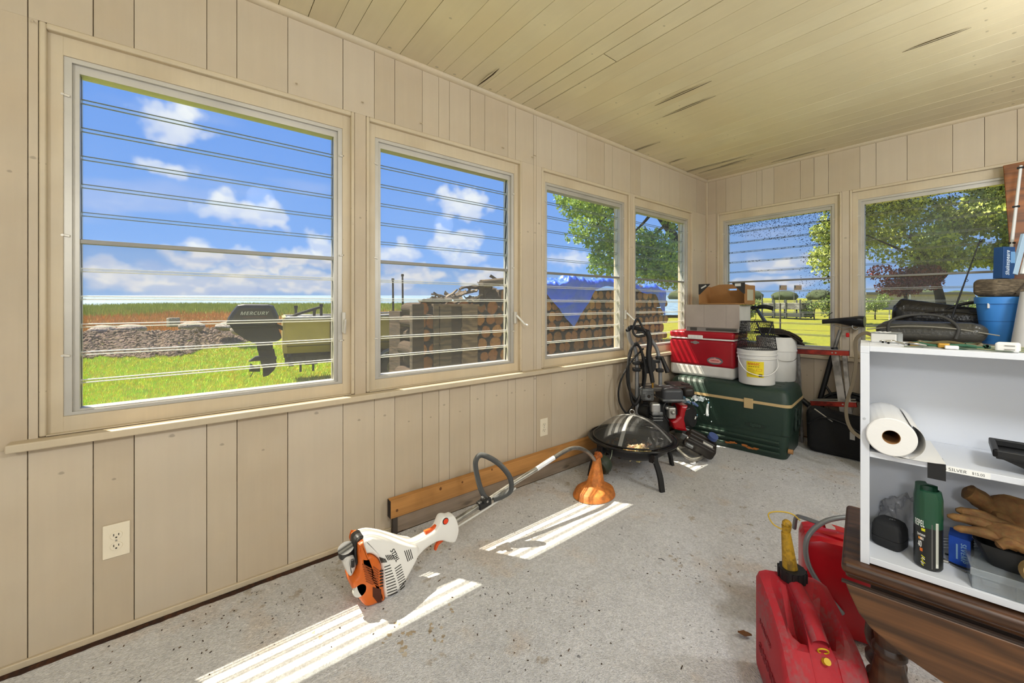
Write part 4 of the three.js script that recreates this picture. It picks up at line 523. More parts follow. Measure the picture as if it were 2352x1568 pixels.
// ---------- string trimmer lying along the wall ----------
{
  const X0 = -1.6, t = thing('string_trimmer', 'white and orange string trimmer with bent shaft resting on carpet', 'string trimmer', [X0, 0, 0], Math.PI / 2);
  const Z3 = (x, y) => { const q = onX(760 + x / 5.6, 1140 + y / 5.6, X0 - 0.012); return [-q.z, Math.max(q.y, 0.005)]; }, Z4 = (x, y) => { const q = onX(860 + x / 3.92, 980 + y / 3.92, X0 - 0.05); return [-q.z, q.y]; };   // local x = -world z, y up, +z to the room
  const puff = (pts, w, bev, near = 0.03, seg = 3) => { const s = new THREE.Shape(); const P = pts.map(([x, y]) => new THREE.Vector2(x, y)); s.setFromPoints(new THREE.SplineCurve([...P, P[0]]).getPoints(P.length * 3).slice(0, -1)); return toCreasedNormals(new THREE.ExtrudeGeometry(s, { depth: w - 2 * bev, bevelEnabled: true, bevelThickness: bev, bevelSize: bev * 0.6, bevelOffset: -bev * 0.6, bevelSegments: seg, curveSegments: 6 }).translate(0, 0, near - w + bev), 0.9); };
  const lift = (g) => g; // the engine rests on its orange foot
  const shell = obj('engine_cover', puff([[400, 490], [500, 468], [640, 482], [800, 520], [960, 566], [1080, 590], [1090, 700], [1030, 830], [960, 960], [880, 1085], [785, 1185], [735, 1290], [655, 1362], [630, 1100], [600, 810], [540, 725], [470, 685], [395, 690], [352, 620], [366, 545]].map(([x, y]) => Z3(x, y)), 0.105, 0.022), M.white, t);
  const handle = obj('grip', puff([[950, 570], [1060, 562], [1200, 492], [1330, 405], [1395, 268], [1440, 235], [1500, 238], [1560, 226], [1602, 300], [1622, 400], [1602, 500], [1560, 568], [1480, 566], [1410, 545], [1320, 565], [1200, 640], [1110, 730], [1030, 830], [960, 900]].map(([x, y]) => Z3(x, y)), 0.056, 0.014, 0.012), M.white, t);
  const shroud = obj('shroud', puff([[318, 560], [385, 515], [352, 620], [400, 692], [470, 686], [540, 725], [602, 812], [634, 1100], [652, 1362], [560, 1402], [480, 1396], [400, 1332], [318, 1240], [258, 1150], [243, 1030], [325, 905], [320, 700]].map(([x, y]) => Z3(x, y)), 0.125, 0.022, 0.036), M.orange, t);
  obj('filter_cover', puff([[288, 700], [296, 565], [340, 510], [405, 488], [380, 525], [326, 565], [318, 700], [312, 860]].map(([x, y]) => Z3(x, y)), 0.07, 0.008, 0.01), M.black, t);
  obj('fuel_tank', puff([[150, 840], [190, 750], [285, 745], [318, 880], [250, 1010], [200, 960]].map(([x, y]) => Z3(x, y)), 0.06, 0.018, 0.005), M.offwhite, t);
  { const [a, b] = Z3(215, 790); obj('fuel_cap', [rot(cyl(0.03, 0.03, 0.03, 0, 0, 0, 18), 0.3, 0, 0.2).translate(a, b + 0.02, -0.03), bx(0.012, 0.03, 0.012, a + 0.012, b - 0.012, 0.014, 0.003)], M.black, t); }
  { const [a, b] = Z3(285, 1140); obj('starter_badge', rot(cyl(0.026, 0.024, 0.012, 0, 0, 0, 24), Math.PI / 2).translate(a + 0.012, b, 0.03), M.offwhite, t); }
  // cooling slots: short bars let into the covers
  const slotAt = (x0, y0, x1, y1, w, z, m, parent) => { const [a, b] = Z3(x0, y0), [c, d] = Z3(x1, y1); obj('cooling_slot', bar([a, b, z], [c, d, z], w, 0.003, V(0, 0, 1)), m, parent); };
  for (let i = 0; i < 11; i++) { const y = 835 + i * 36, xl = 640 + i * 4, xr = 715 + i * 11 - (i > 6 ? (i - 6) * 4 : 0); slotAt(xl, y + (xr - xl) * 0.06 * 1, xr, y - (xr - xl) * 0.3, 0.0032, 0.0295, M.slot, shell); }
  for (let i = 0; i < 10; i++) { const y = 850 + i * 30, xl = 770 + i * 8, xr = 850 + i * 9 - (i > 7 ? 30 : 0); slotAt(xl, y + 10, xr, y - 45, 0.003, 0.0295, M.slot, shell); }
  for (let i = 0; i < 5; i++) slotAt(580 + i * 16, 715 + i * 4, 605 + i * 16, 785 - i * 2, 0.003, 0.0295, M.slot, shell);
  for (let i = 0; i < 5; i++) slotAt(655 + i * 20, 690 - i * 2, 690 + i * 20, 752 - i * 3, 0.003, 0.0295, M.slot, shell);
  for (let i = 0; i < 4; i++) slotAt(895 + i * 24, 635 - i * 6, 940 + i * 20, 770 - i * 12, 0.003, 0.0295, M.slot, shell);
  for (let i = 0; i < 8; i++) slotAt(358 + i * 6, 790 + i * 30, 470 + i * 3, 850 + i * 28, 0.004, 0.0355, mat('#8a3f0e', 0.7), shroud);
  for (let i = 0; i < 8; i++) slotAt(490, 820 + i * 30, 560, 870 + i * 28, 0.004, 0.0355, M.slotOrange ??= mat('#8a3f0e', 0.7), shroud);
  for (let i = 0; i < 6; i++) slotAt(572, 880 + i * 38, 618, 872 + i * 38, 0.005, 0.0355, M.slot, shroud);
  obj('exhaust_opening', ext([[485, 1075], [590, 1105], [600, 1265], [545, 1270], [485, 1195]].map(([x, y]) => Z3(x, y)), 0.004).translate(0, 0, 0.0335), mat('#4a1f0a', 0.8), shroud);
  { const g = words('STIHL', 0.017, 0.0015, { slant: 0.2 }), [a, b] = Z3(775, 690); obj('lettering', rot(g, 0, 0, -1.15).translate(a, b, 0.029), M.slot, shell); }
  { const [a, b] = Z3(1440, 285); obj('stop_button', [rot(cyl(0.012, 0.012, 0.008, 0, 0, 0, 18), Math.PI / 2).translate(a, b, 0.012)], mat('#e8431c', 0.4), handle); obj('button_ring', rot(new THREE.TorusGeometry(0.0125, 0.0025, 8, 20), 0).translate(a, b, 0.0135), M.black, handle); }
  obj('throttle_lock', ext([[1205, 450], [1300, 410], [1390, 335], [1395, 352], [1360, 405], [1300, 450], [1212, 490]].map(([x, y]) => Z3(x, y)), 0.02, 0.003).translate(0, 0, -0.026), mat('#e05a1c', 0.45), handle);
  obj('trigger', ext([[1415, 540], [1450, 565], [1415, 595], [1385, 620], [1352, 695], [1335, 690], [1345, 640], [1375, 585]].map(([x, y]) => Z3(x, y)), 0.016, 0.003).translate(0, 0, -0.024), mat('#d24f18', 0.45), handle);
  const P = (px, py, dz = 0) => { const q = onX(px, py, X0 - 0.05); return V(-q.z, q.y, dz - 0.05); };
  obj('shaft', tube([P(1040, 1200), P(1130, 1142), P(1190, 1103), P(1250, 1066), P(1290, 1040), P(1312, 1030), P(1334, 1030), P(1352, 1040), P(1366, 1056)], 0.0125, 90, 14), M.steelWorn, t);
  obj('throttle_cable', tube([P(1042, 1210, 0.012), P(1120, 1160, 0.016), P(1180, 1118, 0.016)], 0.005, 30, 8), M.offwhite, t);
  obj('shaft_label', [rod(P(1232, 1077), P(1272, 1051), 0.0131, 0.0131, 14)], mat('#e7e9ee', 0.5), t);
  const lp = (x, y, dz) => { const [a, b] = Z4(x, y); return V(a, b, dz - 0.05); };
  obj('loop_handle', tube([lp(1010, 650, 0.0), lp(985, 600, -0.015), lp(968, 480, -0.04), lp(966, 340, -0.055), lp(1000, 282, -0.05), lp(1060, 290, -0.02), lp(1130, 350, 0.02), lp(1172, 440, 0.05), lp(1172, 540, 0.05), lp(1120, 605, 0.03), lp(1060, 645, 0.012)], 0.0135, 80, 12), M.greyFoam, t);
  { const [a, b] = Z4(985, 660); obj('handle_clamp', [bar(lp(930, 715, 0), lp(1040, 655, 0), 0.04, 0.036, V(0, 0, 1), 0.008), rot(cyl(0.014, 0.014, 0.03, 0, 0, 0, 16), Math.PI / 2).translate(a - 0.008, b + 0.012, -0.035)], M.black, t); obj('clamp_bolt', rot(cyl(0.006, 0.006, 0.006, 0, 0, 0, 10), Math.PI / 2).translate(a + 0.002, b + 0.004, -0.022), M.steel, t); }
  // deflector: a flared skirt of orange plastic
  const c0 = P(1372, 1046, 0.0), foot = P(1358, 1137, 0.0), prof = []; const H = c0.y - 0.003;
  const rings = []; for (let i = 0; i <= 14; i++) { const s = i / 14, y = c0.y - H * s, cx = mixn(c0.x, foot.x + 0.004, s), r = s < 0.12 ? 0.022 + s * 0.05 : s < 0.70 ? mixn(0.028, 0.06, (s - 0.12) / 0.58) : s < 0.86 ? mixn(0.06, 0.132, (s - 0.7) / 0.16) : mixn(0.132, 0.146, (s - 0.86) / 0.14); const ring = []; for (let j = 0; j < 40; j++) { const a = j / 40 * tau, rib = 1 + 0.07 * Math.cos(a * 7) * smooth(0.1, 0.4, s) * smooth(0.8, 0.6, s); ring.push([cx + Math.cos(a) * r * rib, y - 0.012 * smooth(0.7, 1, s) * Math.sin(a) * 0, Math.sin(a) * r * rib * 0.82 + 0.02 * s - 0.05]); } rings.push(ring); }
  const gd = obj('deflector', skin(rings, true, false), mat('#f0a050', 0.65, { map: rep(TX.rust, 5), bump: TX.fine, bumpScale: 0.001, side: THREE.DoubleSide }), t);
  obj('neck', [rod(P(1366, 1052), P(1378, 1044), 0.018, 0.022, 12), bx(0.03, 0.05, 0.03, c0.x, c0.y, -0.05, 0.008)], M.orangeWorn, t);
  const hd = P(1390, 1068, -0.02); obj('trimmer_head', [rot(lathe([[0, 0.04], [0.03, 0.04], [0.055, 0.03], [0.062, 0.005], [0.062, -0.02], [0.05, -0.035], [0.02, -0.045], [0, -0.045]], 28), 0, 0, -1.2).translate(hd.x, hd.y, hd.z)], mat('#2a3326', 0.5), t);
  obj('cutting_line', tube([[hd.x + 0.05, hd.y - 0.01, hd.z], [hd.x + 0.09, hd.y + 0.03, hd.z], [hd.x + 0.10, hd.y + 0.075, hd.z]], 0.0015, 12, 6), mat('#cfe0c0', 0.4), t);
}
// ---------- fire pit ----------
{
  const C = V(-1.694, 0, -2.45), t = thing('fire_pit', 'round black steel fire pit with mesh dome lid', 'fire pit', C, 0.0), RM = 0.307, RH = 0.238, enamel = mat('#1d1d1f', 0.4);
  obj('bowl', lathe([[0.005, RH - 0.12], [0.12, RH - 0.115], [0.2, RH - 0.09], [0.245, RH - 0.055], [0.262, RH - 0.012], [RM, RH], [RM, RH + 0.006], [0.258, RH - 0.004], [0.238, RH - 0.05], [0.19, RH - 0.082], [0.12, RH - 0.104], [0.005, RH - 0.108]], 64), enamel, t);
  obj('rim', rot(new THREE.TorusGeometry(RM - 0.002, 0.008, 10, 72), Math.PI / 2).translate(0, RH + 0.003, 0), M.blackGloss, t);
  for (const [x, z] of [[-1.368, -2.314], [-1.555, -2.791], [-1.832, -2.106], [-2.0, -2.56]]) { const d = V(x - C.x, 0, z - C.z), L = Math.min(d.length(), 0.34); d.normalize(); const p = (r, y) => V(d.x * r, y, d.z * r), leg = obj('leg', [bend(bx(0.028, 1, 0.016, 0, 0, 0), () => {})].map(() => { const pts = [p(0.235, RH - 0.03), p(0.285, RH - 0.09), p(0.318, 0.09), p(L, 0.0)], c = new THREE.CatmullRomCurve3(pts), n = 14, rings = []; const s = V(-d.z, 0, d.x); for (let i = 0; i <= n; i++) { const q = c.getPoint(i / n), tg = c.getTangent(i / n), o = V(0, 0, 0).crossVectors(s, tg).normalize(); const w = 0.016, h = 0.009; rings.push([[1, 1], [-1, 1], [-1, -1], [1, -1]].map(([a, b]) => { const v = q.clone().addScaledVector(s, a * w).addScaledVector(o, b * h); v.y = Math.max(v.y, 0); return [v.x, v.y, v.z]; })); } return skin(rings); }), M.blackRub, t); obj('bracket', bx(0.05, 0.06, 0.04, d.x * 0.25, RH - 0.055, d.z * 0.25, 0.006), enamel, leg); const s = V(-d.z, 0, d.x); obj('bolt', new THREE.SphereGeometry(0.006, 10, 8).translate(d.x * 0.275 + s.x * 0.012, RH - 0.075, d.z * 0.275 + s.z * 0.012), M.steel, leg); }
  const dome = (r) => RH + 0.012 + 0.148 * (1 - Math.pow(r / 0.272, 2.1)), dp = []; for (let i = 0; i <= 20; i++) { const r = 0.272 * i / 20; dp.push([r, dome(r)]); }
  const mesh = new THREE.DataTexture(new Uint8Array([170, 170, 170, 170, 170, 0, 0, 0, 170, 0, 0, 0, 170, 0, 0, 0].flatMap((v) => [v, v, v, 255])), 4, 4); mesh.wrapS = mesh.wrapT = THREE.RepeatWrapping; mesh.magFilter = THREE.LinearFilter; mesh.needsUpdate = true; mesh.repeat.set(200, 50);
  const gz = lathe(dp, 72); obj('mesh_dome', gz, mat('#6a6a68', 0.5, { metal: 0.3, side: THREE.DoubleSide, transparent: true, alphaMap: mesh }), t, { keepUV: true });
  obj('dome_ring', rot(new THREE.TorusGeometry(0.272, 0.007, 8, 72), Math.PI / 2).translate(0, RH + 0.012, 0), M.blackGloss, t);
  for (const a of [-1.26, -1.26 + Math.PI / 2]) { const rings = []; for (let i = -16; i <= 16; i++) { const r = 0.272 * i / 16, y = dome(Math.abs(r)) + 0.003; rings.push([[r, y, 0.013], [r, y, -0.013], [r, y - 0.002, -0.013], [r, y - 0.002, 0.013]]); } obj('strap', rot(skin(rings), 0, a), mat('#8f8f8d', 0.5, { metal: 0.3 }), t); }
  obj('lift_ring', [rot(new THREE.TorusGeometry(0.016, 0.003, 8, 20), 0, 0.6).translate(0, RH + 0.185, 0), rod([0, RH + 0.158, 0], [0, RH + 0.172, 0], 0.004)], M.steel, t);
  obj('side_ring', rot(new THREE.TorusGeometry(0.014, 0.0028, 8, 20), 0, 0.3).translate(-0.22, RH - 0.045, 0.14), M.steel, t);
  obj('log_grate', [-2, -1, 0, 1, 2].map((i) => rod([i * 0.05, RH - 0.085, -0.15], [i * 0.05, RH - 0.085, 0.15], 0.004)), M.blackRub, t);
  const R = rng(8), list = []; for (let i = 0; i < 120; i++) { const a = R() * tau, r = Math.sqrt(R()) * 0.09; list.push([0.07 + Math.cos(a) * r, RH - 0.095 + 0.045 * (1 - r / 0.09) + R() * 0.01, 0.03 + Math.sin(a) * r, R() * 6, R() * 6, R() * 6, 0.5 + R() * 0.9, tint(0.8 + R() * 0.3, 0.74 + R() * 0.2, 0.6 + R() * 0.2)]); }
  scatter('wood_chips', bx(0.055, 0.010, 0.022, 0, 0, 0), mat('#f0e0bc', 0.9), list, t, { label: 'pale wood chips in the bowl' });
  const ash = []; for (let i = 0; i < 200; i++) { const a = R() * tau, r = Math.sqrt(R()) * 0.2; ash.push([Math.cos(a) * r, RH - 0.1 + 0.025 * (r / 0.2) ** 2, Math.sin(a) * r, R() * 6, R() * 6, R() * 6, 0.4 + R() * 0.8, tint(0.5 + R() * 0.5, 0.45 + R() * 0.4, 0.4 + R() * 0.3)]); } scatter('ash', boulder(5, 1, 0.6, 1).scale(0.03, 0.03, 0.03), mat('#4a3a2c', 1), ash, t, { label: 'dark ash and charred bits' });
}
// ---------- camera-facing placement: local x to the picture's right, y up, z to the camera; px() gives metres at that depth ----------
function facing(name, label, category, px, depth, group, floor = 0) { const o = deep(px, HY, depth); const t = thing(name, label, category, [o.x, floor, o.z], TURN, group); t.userData.at = undefined; delete t.userData.at; const L = (x, y, dz = 0) => { const d = depth - dz, r = [(x - CX) / FOCAL * d - (px - CX) / FOCAL * depth, EYE - (y - HY) / FOCAL * d - floor, dz]; return r; }; return [t, L, depth / FOCAL]; }
// ---------- pressure washer ----------
{
  const [t, L, k] = facing('pressure_washer', 'petrol pressure washer with hose coiled on its handle', 'pressure washer', 1530, 3.12), Z7 = (x, y, dz = 0) => L(1430 + x / 7.465, 860 + y / 7.465, dz);
  const tubeM = mat('#a6a8aa', 0.38, { metal: 0.55, map: TX.mottle });
  const hl = obj('handle_frame', [tube([L(1463, 985, -0.1), L(1463, 900, -0.1), L(1462, 820, -0.1), L(1458, 800, -0.1), L(1447, 780, -0.08), L(1442, 760, -0.06)], 0.016, 40, 12), tube([L(1518, 985, -0.22), L(1517, 900, -0.22), L(1515, 830, -0.22), L(1508, 800, -0.22), L(1494, 778, -0.2), L(1485, 765, -0.18)], 0.016, 40, 12)], tubeM, t);
  obj('cross_handle', [tube([L(1441, 760, -0.06), L(1448, 752, -0.07), L(1470, 756, -0.12), L(1488, 762, -0.18)], 0.018, 24, 12)], M.blackRub, t);
  for (const [x, y, dz] of [[1462, 833, -0.09], [1462, 848, -0.09], [1515, 822, -0.2], [1515, 850, -0.2]]) { const q = L(x, y, dz); obj('hose_clip', bx(0.06, 0.03, 0.045, ...q, 0.008), M.black, t); }
  { const a = L(1487, 838, -0.12); obj('hose_hook', [bx(0.09, 0.14, 0.03, a[0], a[1], a[2], 0.02), rot(cyl(0.06, 0.06, 0.04, 0, 0, 0, 24), Math.PI / 2).translate(a[0] - 0.005, a[1], a[2] + 0.03), bx(0.12, 0.025, 0.03, a[0] + 0.04, a[1] + 0.03, a[2], 0.006)], M.black, t); }
  { const pts = [], R = rng(4); for (let i = 0; i <= 150; i++) { const a = i / 150 * tau * 5 + 1.2, w = 0.5 + 0.5 * Math.sin(i * 0.31), q = L(1461 + Math.cos(a) * (16 + 6 * w), 862 + Math.sin(a) * (74 - 14 * w) - 10 * w, -0.06 + 0.05 * Math.sin(a * 0.4) - w * 0.02); pts.push(q); } pts.push(L(1440, 960, -0.08), L(1470, 975, -0.02), L(1500, 970, 0)); obj('hose', tube(pts, 0.0095, 420, 7), M.blackRub, t);
    obj('hose_loop', tube([L(1478, 800, -0.05), L(1450, 830, -0.03), L(1424, 880, -0.02), L(1422, 920, -0.02), L(1440, 950, -0.03), L(1470, 958, -0.05)], 0.0075, 60, 8), M.blackRub, t); }
  // spray gun hung over the handle
  const gun = obj('spray_gun', [tube([L(1486, 760, -0.02), L(1492, 780, -0.02), L(1490, 810, -0.02), L(1492, 840, -0.02)], 0.021, 30, 12), tube([L(1492, 840, -0.02), L(1496, 860, -0.02), L(1499, 878, -0.02)], 0.017, 16, 12)], M.black, t);
  obj('trigger_guard', tube([L(1487, 768, -0.02), L(1476, 752, -0.02), L(1464, 732, -0.02), L(1457, 745, -0.02), L(1454, 762, -0.02), L(1462, 772, -0.02), L(1482, 770, -0.02)], 0.009, 50, 10), M.black, gun); obj('trigger', tube([L(1484, 768, -0.02), L(1474, 762, -0.02), L(1464, 762, -0.02)], 0.007, 16, 8), M.black, gun);
  obj('lance', [rod(L(1499, 876, -0.02), L(1499, 890, -0.02), 0.008, 0.008), ...[0].map(() => rod(L(1498, 872, -0.02), L(1499, 880, -0.02), 0.011, 0.011))], M.brass, t);
  obj('foam_nozzle', rod(L(1520, 820, -0.1), L(1534, 855, -0.05), 0.014, 0.02, 12), M.black, t);
  // engine
  const en = obj('engine_block', [bxm(...[-0.10, 0.06], 0.14, 0.40, -0.30, -0.06, 0.03)], mat('#3b3d3e', 0.5, { metal: 0.4, map: TX.dirty }), t);
  const box7 = (name, x0, y0, x1, y1, dz0, dz1, m, r, parent = t) => { const a = Z7(x0, y0, dz1), b = Z7(x1, y1, dz1); return obj(name, bxm(Math.min(a[0], b[0]), Math.max(a[0], b[0]), Math.min(a[1], b[1]), Math.max(a[1], b[1]), dz0, dz1, r), m, parent); };
  const mf = box7('muffler', 330, 245, 545, 455, -0.12, 0.0, M.galv, 0.014); box7('muffler_guard', 330, 215, 690, 300, -0.2, -0.03, mat('#5a5550', 0.4, { metal: 0.6 }), 0.012);
  { const q = Z7(450, 375, 0.0); obj('exhaust_hole', rot(cyl(0.013, 0.013, 0.004, 0, 0, 0, 18), Math.PI / 2).translate(q[0], q[1], 0.001), M.slot, mf); for (let i = 0; i < 4; i++) for (const s of [0, 1]) { const g = Z7(s ? 505 : 365, 345 + i * 24, 0); obj('louvre', bx(s ? 0.014 : 0.02, 0.004, 0.004, g[0], g[1], 0.001), M.slot, mf); } }
  box7('air_filter', 700, 250, 1060, 500, -0.18, 0.02, mat('#3d3f44', 0.45), 0.03); box7('filter_band', 690, 430, 1062, 462, -0.19, 0.023, M.galv, 0.003);
  box7('fuel_tank', 1060, 230, 1255, 400, -0.28, -0.02, mat('#26221f', 0.45), 0.03); { const q = Z7(1075, 185, -0.14); obj('fuel_cap', cyl(0.034, 0.034, 0.03, q[0], q[1], q[2], 24), M.black, t); } box7('tank_neck', 880, 200, 1230, 250, -0.28, -0.06, mat('#35302c', 0.5), 0.02);
  { const q = Z7(580, 580, 0.0); obj('valve_cover', bx(0.075, 0.075, 0.06, q[0], q[1], -0.03, 0.015), mat('#c4c6c6', 0.3, { metal: 0.7 }), t); const q2 = Z7(610, 680, 0); obj('cylinder_head', [bx(0.09, 0.03, 0.09, q2[0], q2[1], -0.05, 0.01), bx(0.08, 0.01, 0.1, q2[0], q2[1] - 0.03, -0.05, 0.003), bx(0.08, 0.01, 0.1, q2[0], q2[1] - 0.05, -0.05, 0.003)], M.galv, t); }
  { const q = Z7(850, 660, 0); obj('carburettor', [bx(0.06, 0.09, 0.06, q[0], q[1], -0.02, 0.012), new THREE.SphereGeometry(0.017, 14, 10).translate(q[0], q[1] + 0.01, 0.02), new THREE.SphereGeometry(0.014, 14, 10).translate(q[0] - 0.04, q[1] + 0.04, 0.0)], mat('#b8b8b4', 0.35, { metal: 0.7 }), t); obj('fuel_line', tube([Z7(740, 480, 0.01), Z7(700, 560, 0.03), Z7(720, 700, 0.03), Z7(790, 800, 0.02)], 0.006, 24, 8), M.black, t); }
  const sh = obj('engine_shroud', ext([[990, 530], [1115, 530], [1070, 640], [1060, 780], [1075, 880], [1100, 965], [1000, 960], [880, 930], [825, 800], [900, 760], [960, 700]].map(([x, y]) => { const q = Z7(x, y); return [q[0], q[1]]; }), 0.2, 0.02).translate(0, 0, -0.18), M.redGloss, t);
  { const q = Z7(1190, 740, 0), g = rot(lathe([[0, 0.05], [0.05, 0.05], [0.085, 0.04], [0.098, 0.01], [0.1, -0.08], [0.02, -0.09], [0, -0.09]], 36), Math.PI / 2 - 0.15, 0.75, 0).translate(q[0] - 0.01, q[1], -0.06); const rc = obj('recoil_cover', g, M.blackRub, t); for (let i = 0; i < 9; i++) { const a = Z7(1080 + Math.abs(i - 4) * 6, 590 + i * 38, 0); obj('fin', rot(bx(0.035, 0.004, 0.006, 0, 0, 0), 0, 0.4, 0.05 * (4 - i)).translate(a[0] + 0.008, a[1], 0.0), M.galv, rc); } const b = Z7(1240, 735, 0); obj('badge', rot(bx(0.012, 0.022, 0.003, 0, 0, 0), 0, 0.5, -0.3).translate(b[0], b[1], 0.01), M.white, rc); const h = Z7(1230, 500, 0); obj('pull_grip', rot(bx(0.06, 0.016, 0.02, 0, 0, 0, 0.007), 0, 0, -0.6).translate(h[0], h[1], 0.01), mat('#5d6f9c', 0.6), rc); }
  const pm = obj('pump', [bx(0.16, 0.12, 0.12, ...Z7(390, 600, -0.15), 0.02), rod(Z7(300, 600, -0.1), Z7(440, 640, -0.05), 0.04, 0.04, 14), rod(Z7(360, 480, -0.12), Z7(430, 480, -0.1), 0.014, 0.014, 10)], M.darkSteel, t);
  const fl = Z7(0, 1480, 0.1)[1]; obj('base_frame', [tube([Z7(560, 900, 0.0), Z7(850, 1130, 0.05), Z7(1000, 1330, 0.12), Z7(1160, 1440, 0.16), Z7(1280, 1450, 0.16), Z7(1400, 1380, 0.1), Z7(1520, 1300, -0.05)].map((q) => [q[0], Math.max(q[1], 0.014), q[2]]), 0.013, 60, 10), bxm(-0.16, 0.24, 0.06, 0.09, -0.3, 0.02, 0.01)], M.steelWorn, t);
  const tk = thing0('detergent_tank', t, Z7(1290, 1240, 0.06), [0.32, -0.5, -0.28]); obj('tank_body', [bx(0.23, 0.10, 0.15, 0, 0.03, 0, 0.03), ...[-0.05, 0, 0.05].map((z) => bx(0.2, 0.03, 0.034, 0, 0.075, z, 0.014))], mat('#25201d', 0.45), tk); obj('tank_cap', rot(cyl(0.035, 0.035, 0.03, 0, 0, 0, 24), 0.1).translate(0.06, 0.115, -0.045), mat('#46598f', 0.5), tk); obj('clasp', [bx(0.05, 0.05, 0.02, -0.125, 0.05, 0.04, 0.008), bx(0.05, 0.05, 0.02, -0.12, 0.05, -0.05, 0.008), bx(0.06, 0.03, 0.03, -0.07, 0.03, 0.08, 0.01)], M.galv, tk); obj('tank_label', bx(0.07, 0.002, 0.026, 0.04, 0.0905, 0.048), M.offwhite, tk);
  for (const s of [0, 1]) { const q = Z7(s ? 640 : 330, 1000, s ? -0.3 : -0.25); obj('wheel', rot(lathe([[0.02, -0.03], [0.09, -0.03], [0.125, -0.02], [0.125, 0.02], [0.09, 0.03], [0.02, 0.03]], 32), 0, 0, Math.PI / 2).translate(q[0], 0.125, q[2]), M.blackRub, t); }
}
function thing0(name, parent, pos, r) { const g = new THREE.Group(); g.name = name; g.position.set(...pos); g.rotation.set(...r); parent.add(g); return g; }

// ---------- green chest cooler ----------
const GT = 0.113, G0 = V(-1.953, 0, -3.387);      // front left foot; local x runs along its front
const gAt = (x, y, z) => V(G0.x + x * Math.cos(GT) + z * Math.sin(GT), y, G0.z - x * Math.sin(GT) + z * Math.cos(GT));
{
  const t = thing('chest_cooler', 'large dark green chest cooler with tan lid band', 'cooler', G0, GT), W = 0.93, D = 0.54;
  const ring = (y, i, r = 0.05) => { const x0 = i, x1 = W - i, z0 = -D + i, z1 = -i, o = []; for (const [cx, cz, a] of [[x1 - r, z1 - r, 0], [x0 + r, z1 - r, 1], [x0 + r, z0 + r, 2], [x1 - r, z0 + r, 3]]) for (let k = 0; k <= 5; k++) { const q = (a + k / 5) * Math.PI / 2; o.push([cx + Math.cos(q) * r, y, cz + Math.sin(q) * r]); } return o.reverse(); };
  obj('body', skin([[0, 0.035], [0.012, 0.028], [0.16, 0.018], [0.18, 0.018], [0.19, 0.01], [0.41, 0.0]].map(([y, i]) => ring(y, i))), M.green, t);
  obj('lid_band', skin([[0.41, -0.004], [0.432, -0.004]].map(([y, i]) => ring(y, i))), M.tan, t);
  const lid = obj('lid', skin([[0.432, -0.002], [0.51, 0.012], [0.535, 0.03], [0.548, 0.06], [0.55, 0.09]].map(([y, i]) => ring(y, i, 0.06))), M.green, t);
  for (let i = 0; i < 3; i++) obj('rib', bxm(0.06, W - 0.07, 0.035 + i * 0.042, 0.055 + i * 0.042, -0.022, 0.0 - 0.008 + i * 0.002, 0.006), M.green, t);
  obj('latch', bxm(0.62, 0.685, 0.365, 0.445, 0.0, 0.012, 0.004), M.tan, t);
  const em = obj('name_plate', ext(new THREE.Shape().absellipse(0, 0, 0.075, 0.017, 0, tau), 0.003, 0.001).translate(0.70, 0.235, -0.0045), M.greenDark, t); obj('lettering', words('Igloo', 0.022, 0.002).translate(0.70, 0.235, -0.0015), mat('#2f473b', 0.5), em);
  obj('side_handle', [bxm(W - 0.006, W + 0.012, 0.20, 0.38, -0.33, -0.31, 0.006), bxm(W - 0.006, W + 0.012, 0.20, 0.38, -0.19, -0.17, 0.006), bxm(W - 0.006, W + 0.014, 0.355, 0.385, -0.33, -0.17, 0.006), bxm(W - 0.006, W + 0.014, 0.28, 0.31, -0.33, -0.17, 0.006), bxm(W - 0.006, W + 0.012, 0.20, 0.225, -0.33, -0.17, 0.006)], M.greenDark, t);
  obj('drain_plug', rot(cyl(0.018, 0.018, 0.03, 0, 0, 0, 16), 0, 0, Math.PI / 2).translate(W - 0.008, 0.07, -0.06), mat('#a87a4c', 0.7), t);
  for (const z of [-0.12, -0.24, -0.36]) obj('lid_groove', bxm(0.08, W - 0.08, 0.548, 0.5515, z - 0.006, z + 0.006, 0.001), M.greenDark, lid);
  { const R = rng(17), pm = [mat('#d6dde2', 0.8), mat('#5c8fae', 0.8), mat('#b9c8cf', 0.8)]; // torn sticker remnants
    for (let i = 0; i < 46; i++) { const big = i < 12, cx = big ? 0.05 + R() * 0.22 : 0.0 + R() * 0.34, cy = 0.385 - Math.pow(R(), 1.3) * (big ? 0.07 : 0.19), s = big ? 0.018 + R() * 0.02 : 0.004 + R() * 0.007, pts = [], n = 9; for (let j = 0; j < n; j++) { const a = -j / n * tau, r = s * (0.45 + R() * 0.9); pts.push([cx + 0.04 + Math.cos(a) * r, cy + Math.sin(a) * r * 0.9]); } obj('sticker_scrap', ext(pts, 0.0008).translate(0, 0, -0.0006 - (cy < 0.19 ? 0.015 : 0.0)), pm[Math.floor(R() * 3)], t); }
    obj('sticker_scrap', ext([[0.335, 0.34], [0.35, 0.35], [0.348, 0.25], [0.335, 0.235], [0.325, 0.25]], 0.0015).translate(0, 0, -0.001), pm[0], t);
    for (const [x, y] of [[0.50, 0.05], [0.54, 0.06], [0.66, 0.045], [0.70, 0.05], [0.62, 0.055]]) { const pts = []; for (let j = 0; j < 10; j++) { const a = -j / 10 * tau, r = 0.6 + R() * 0.8; pts.push([x + Math.cos(a) * r * 0.025, y + Math.sin(a) * r * 0.009]); } obj('rust_stain', ext(pts, 0.0008).translate(0, 0, -0.0072), mat('#a8642c', 0.9), t); } }
}
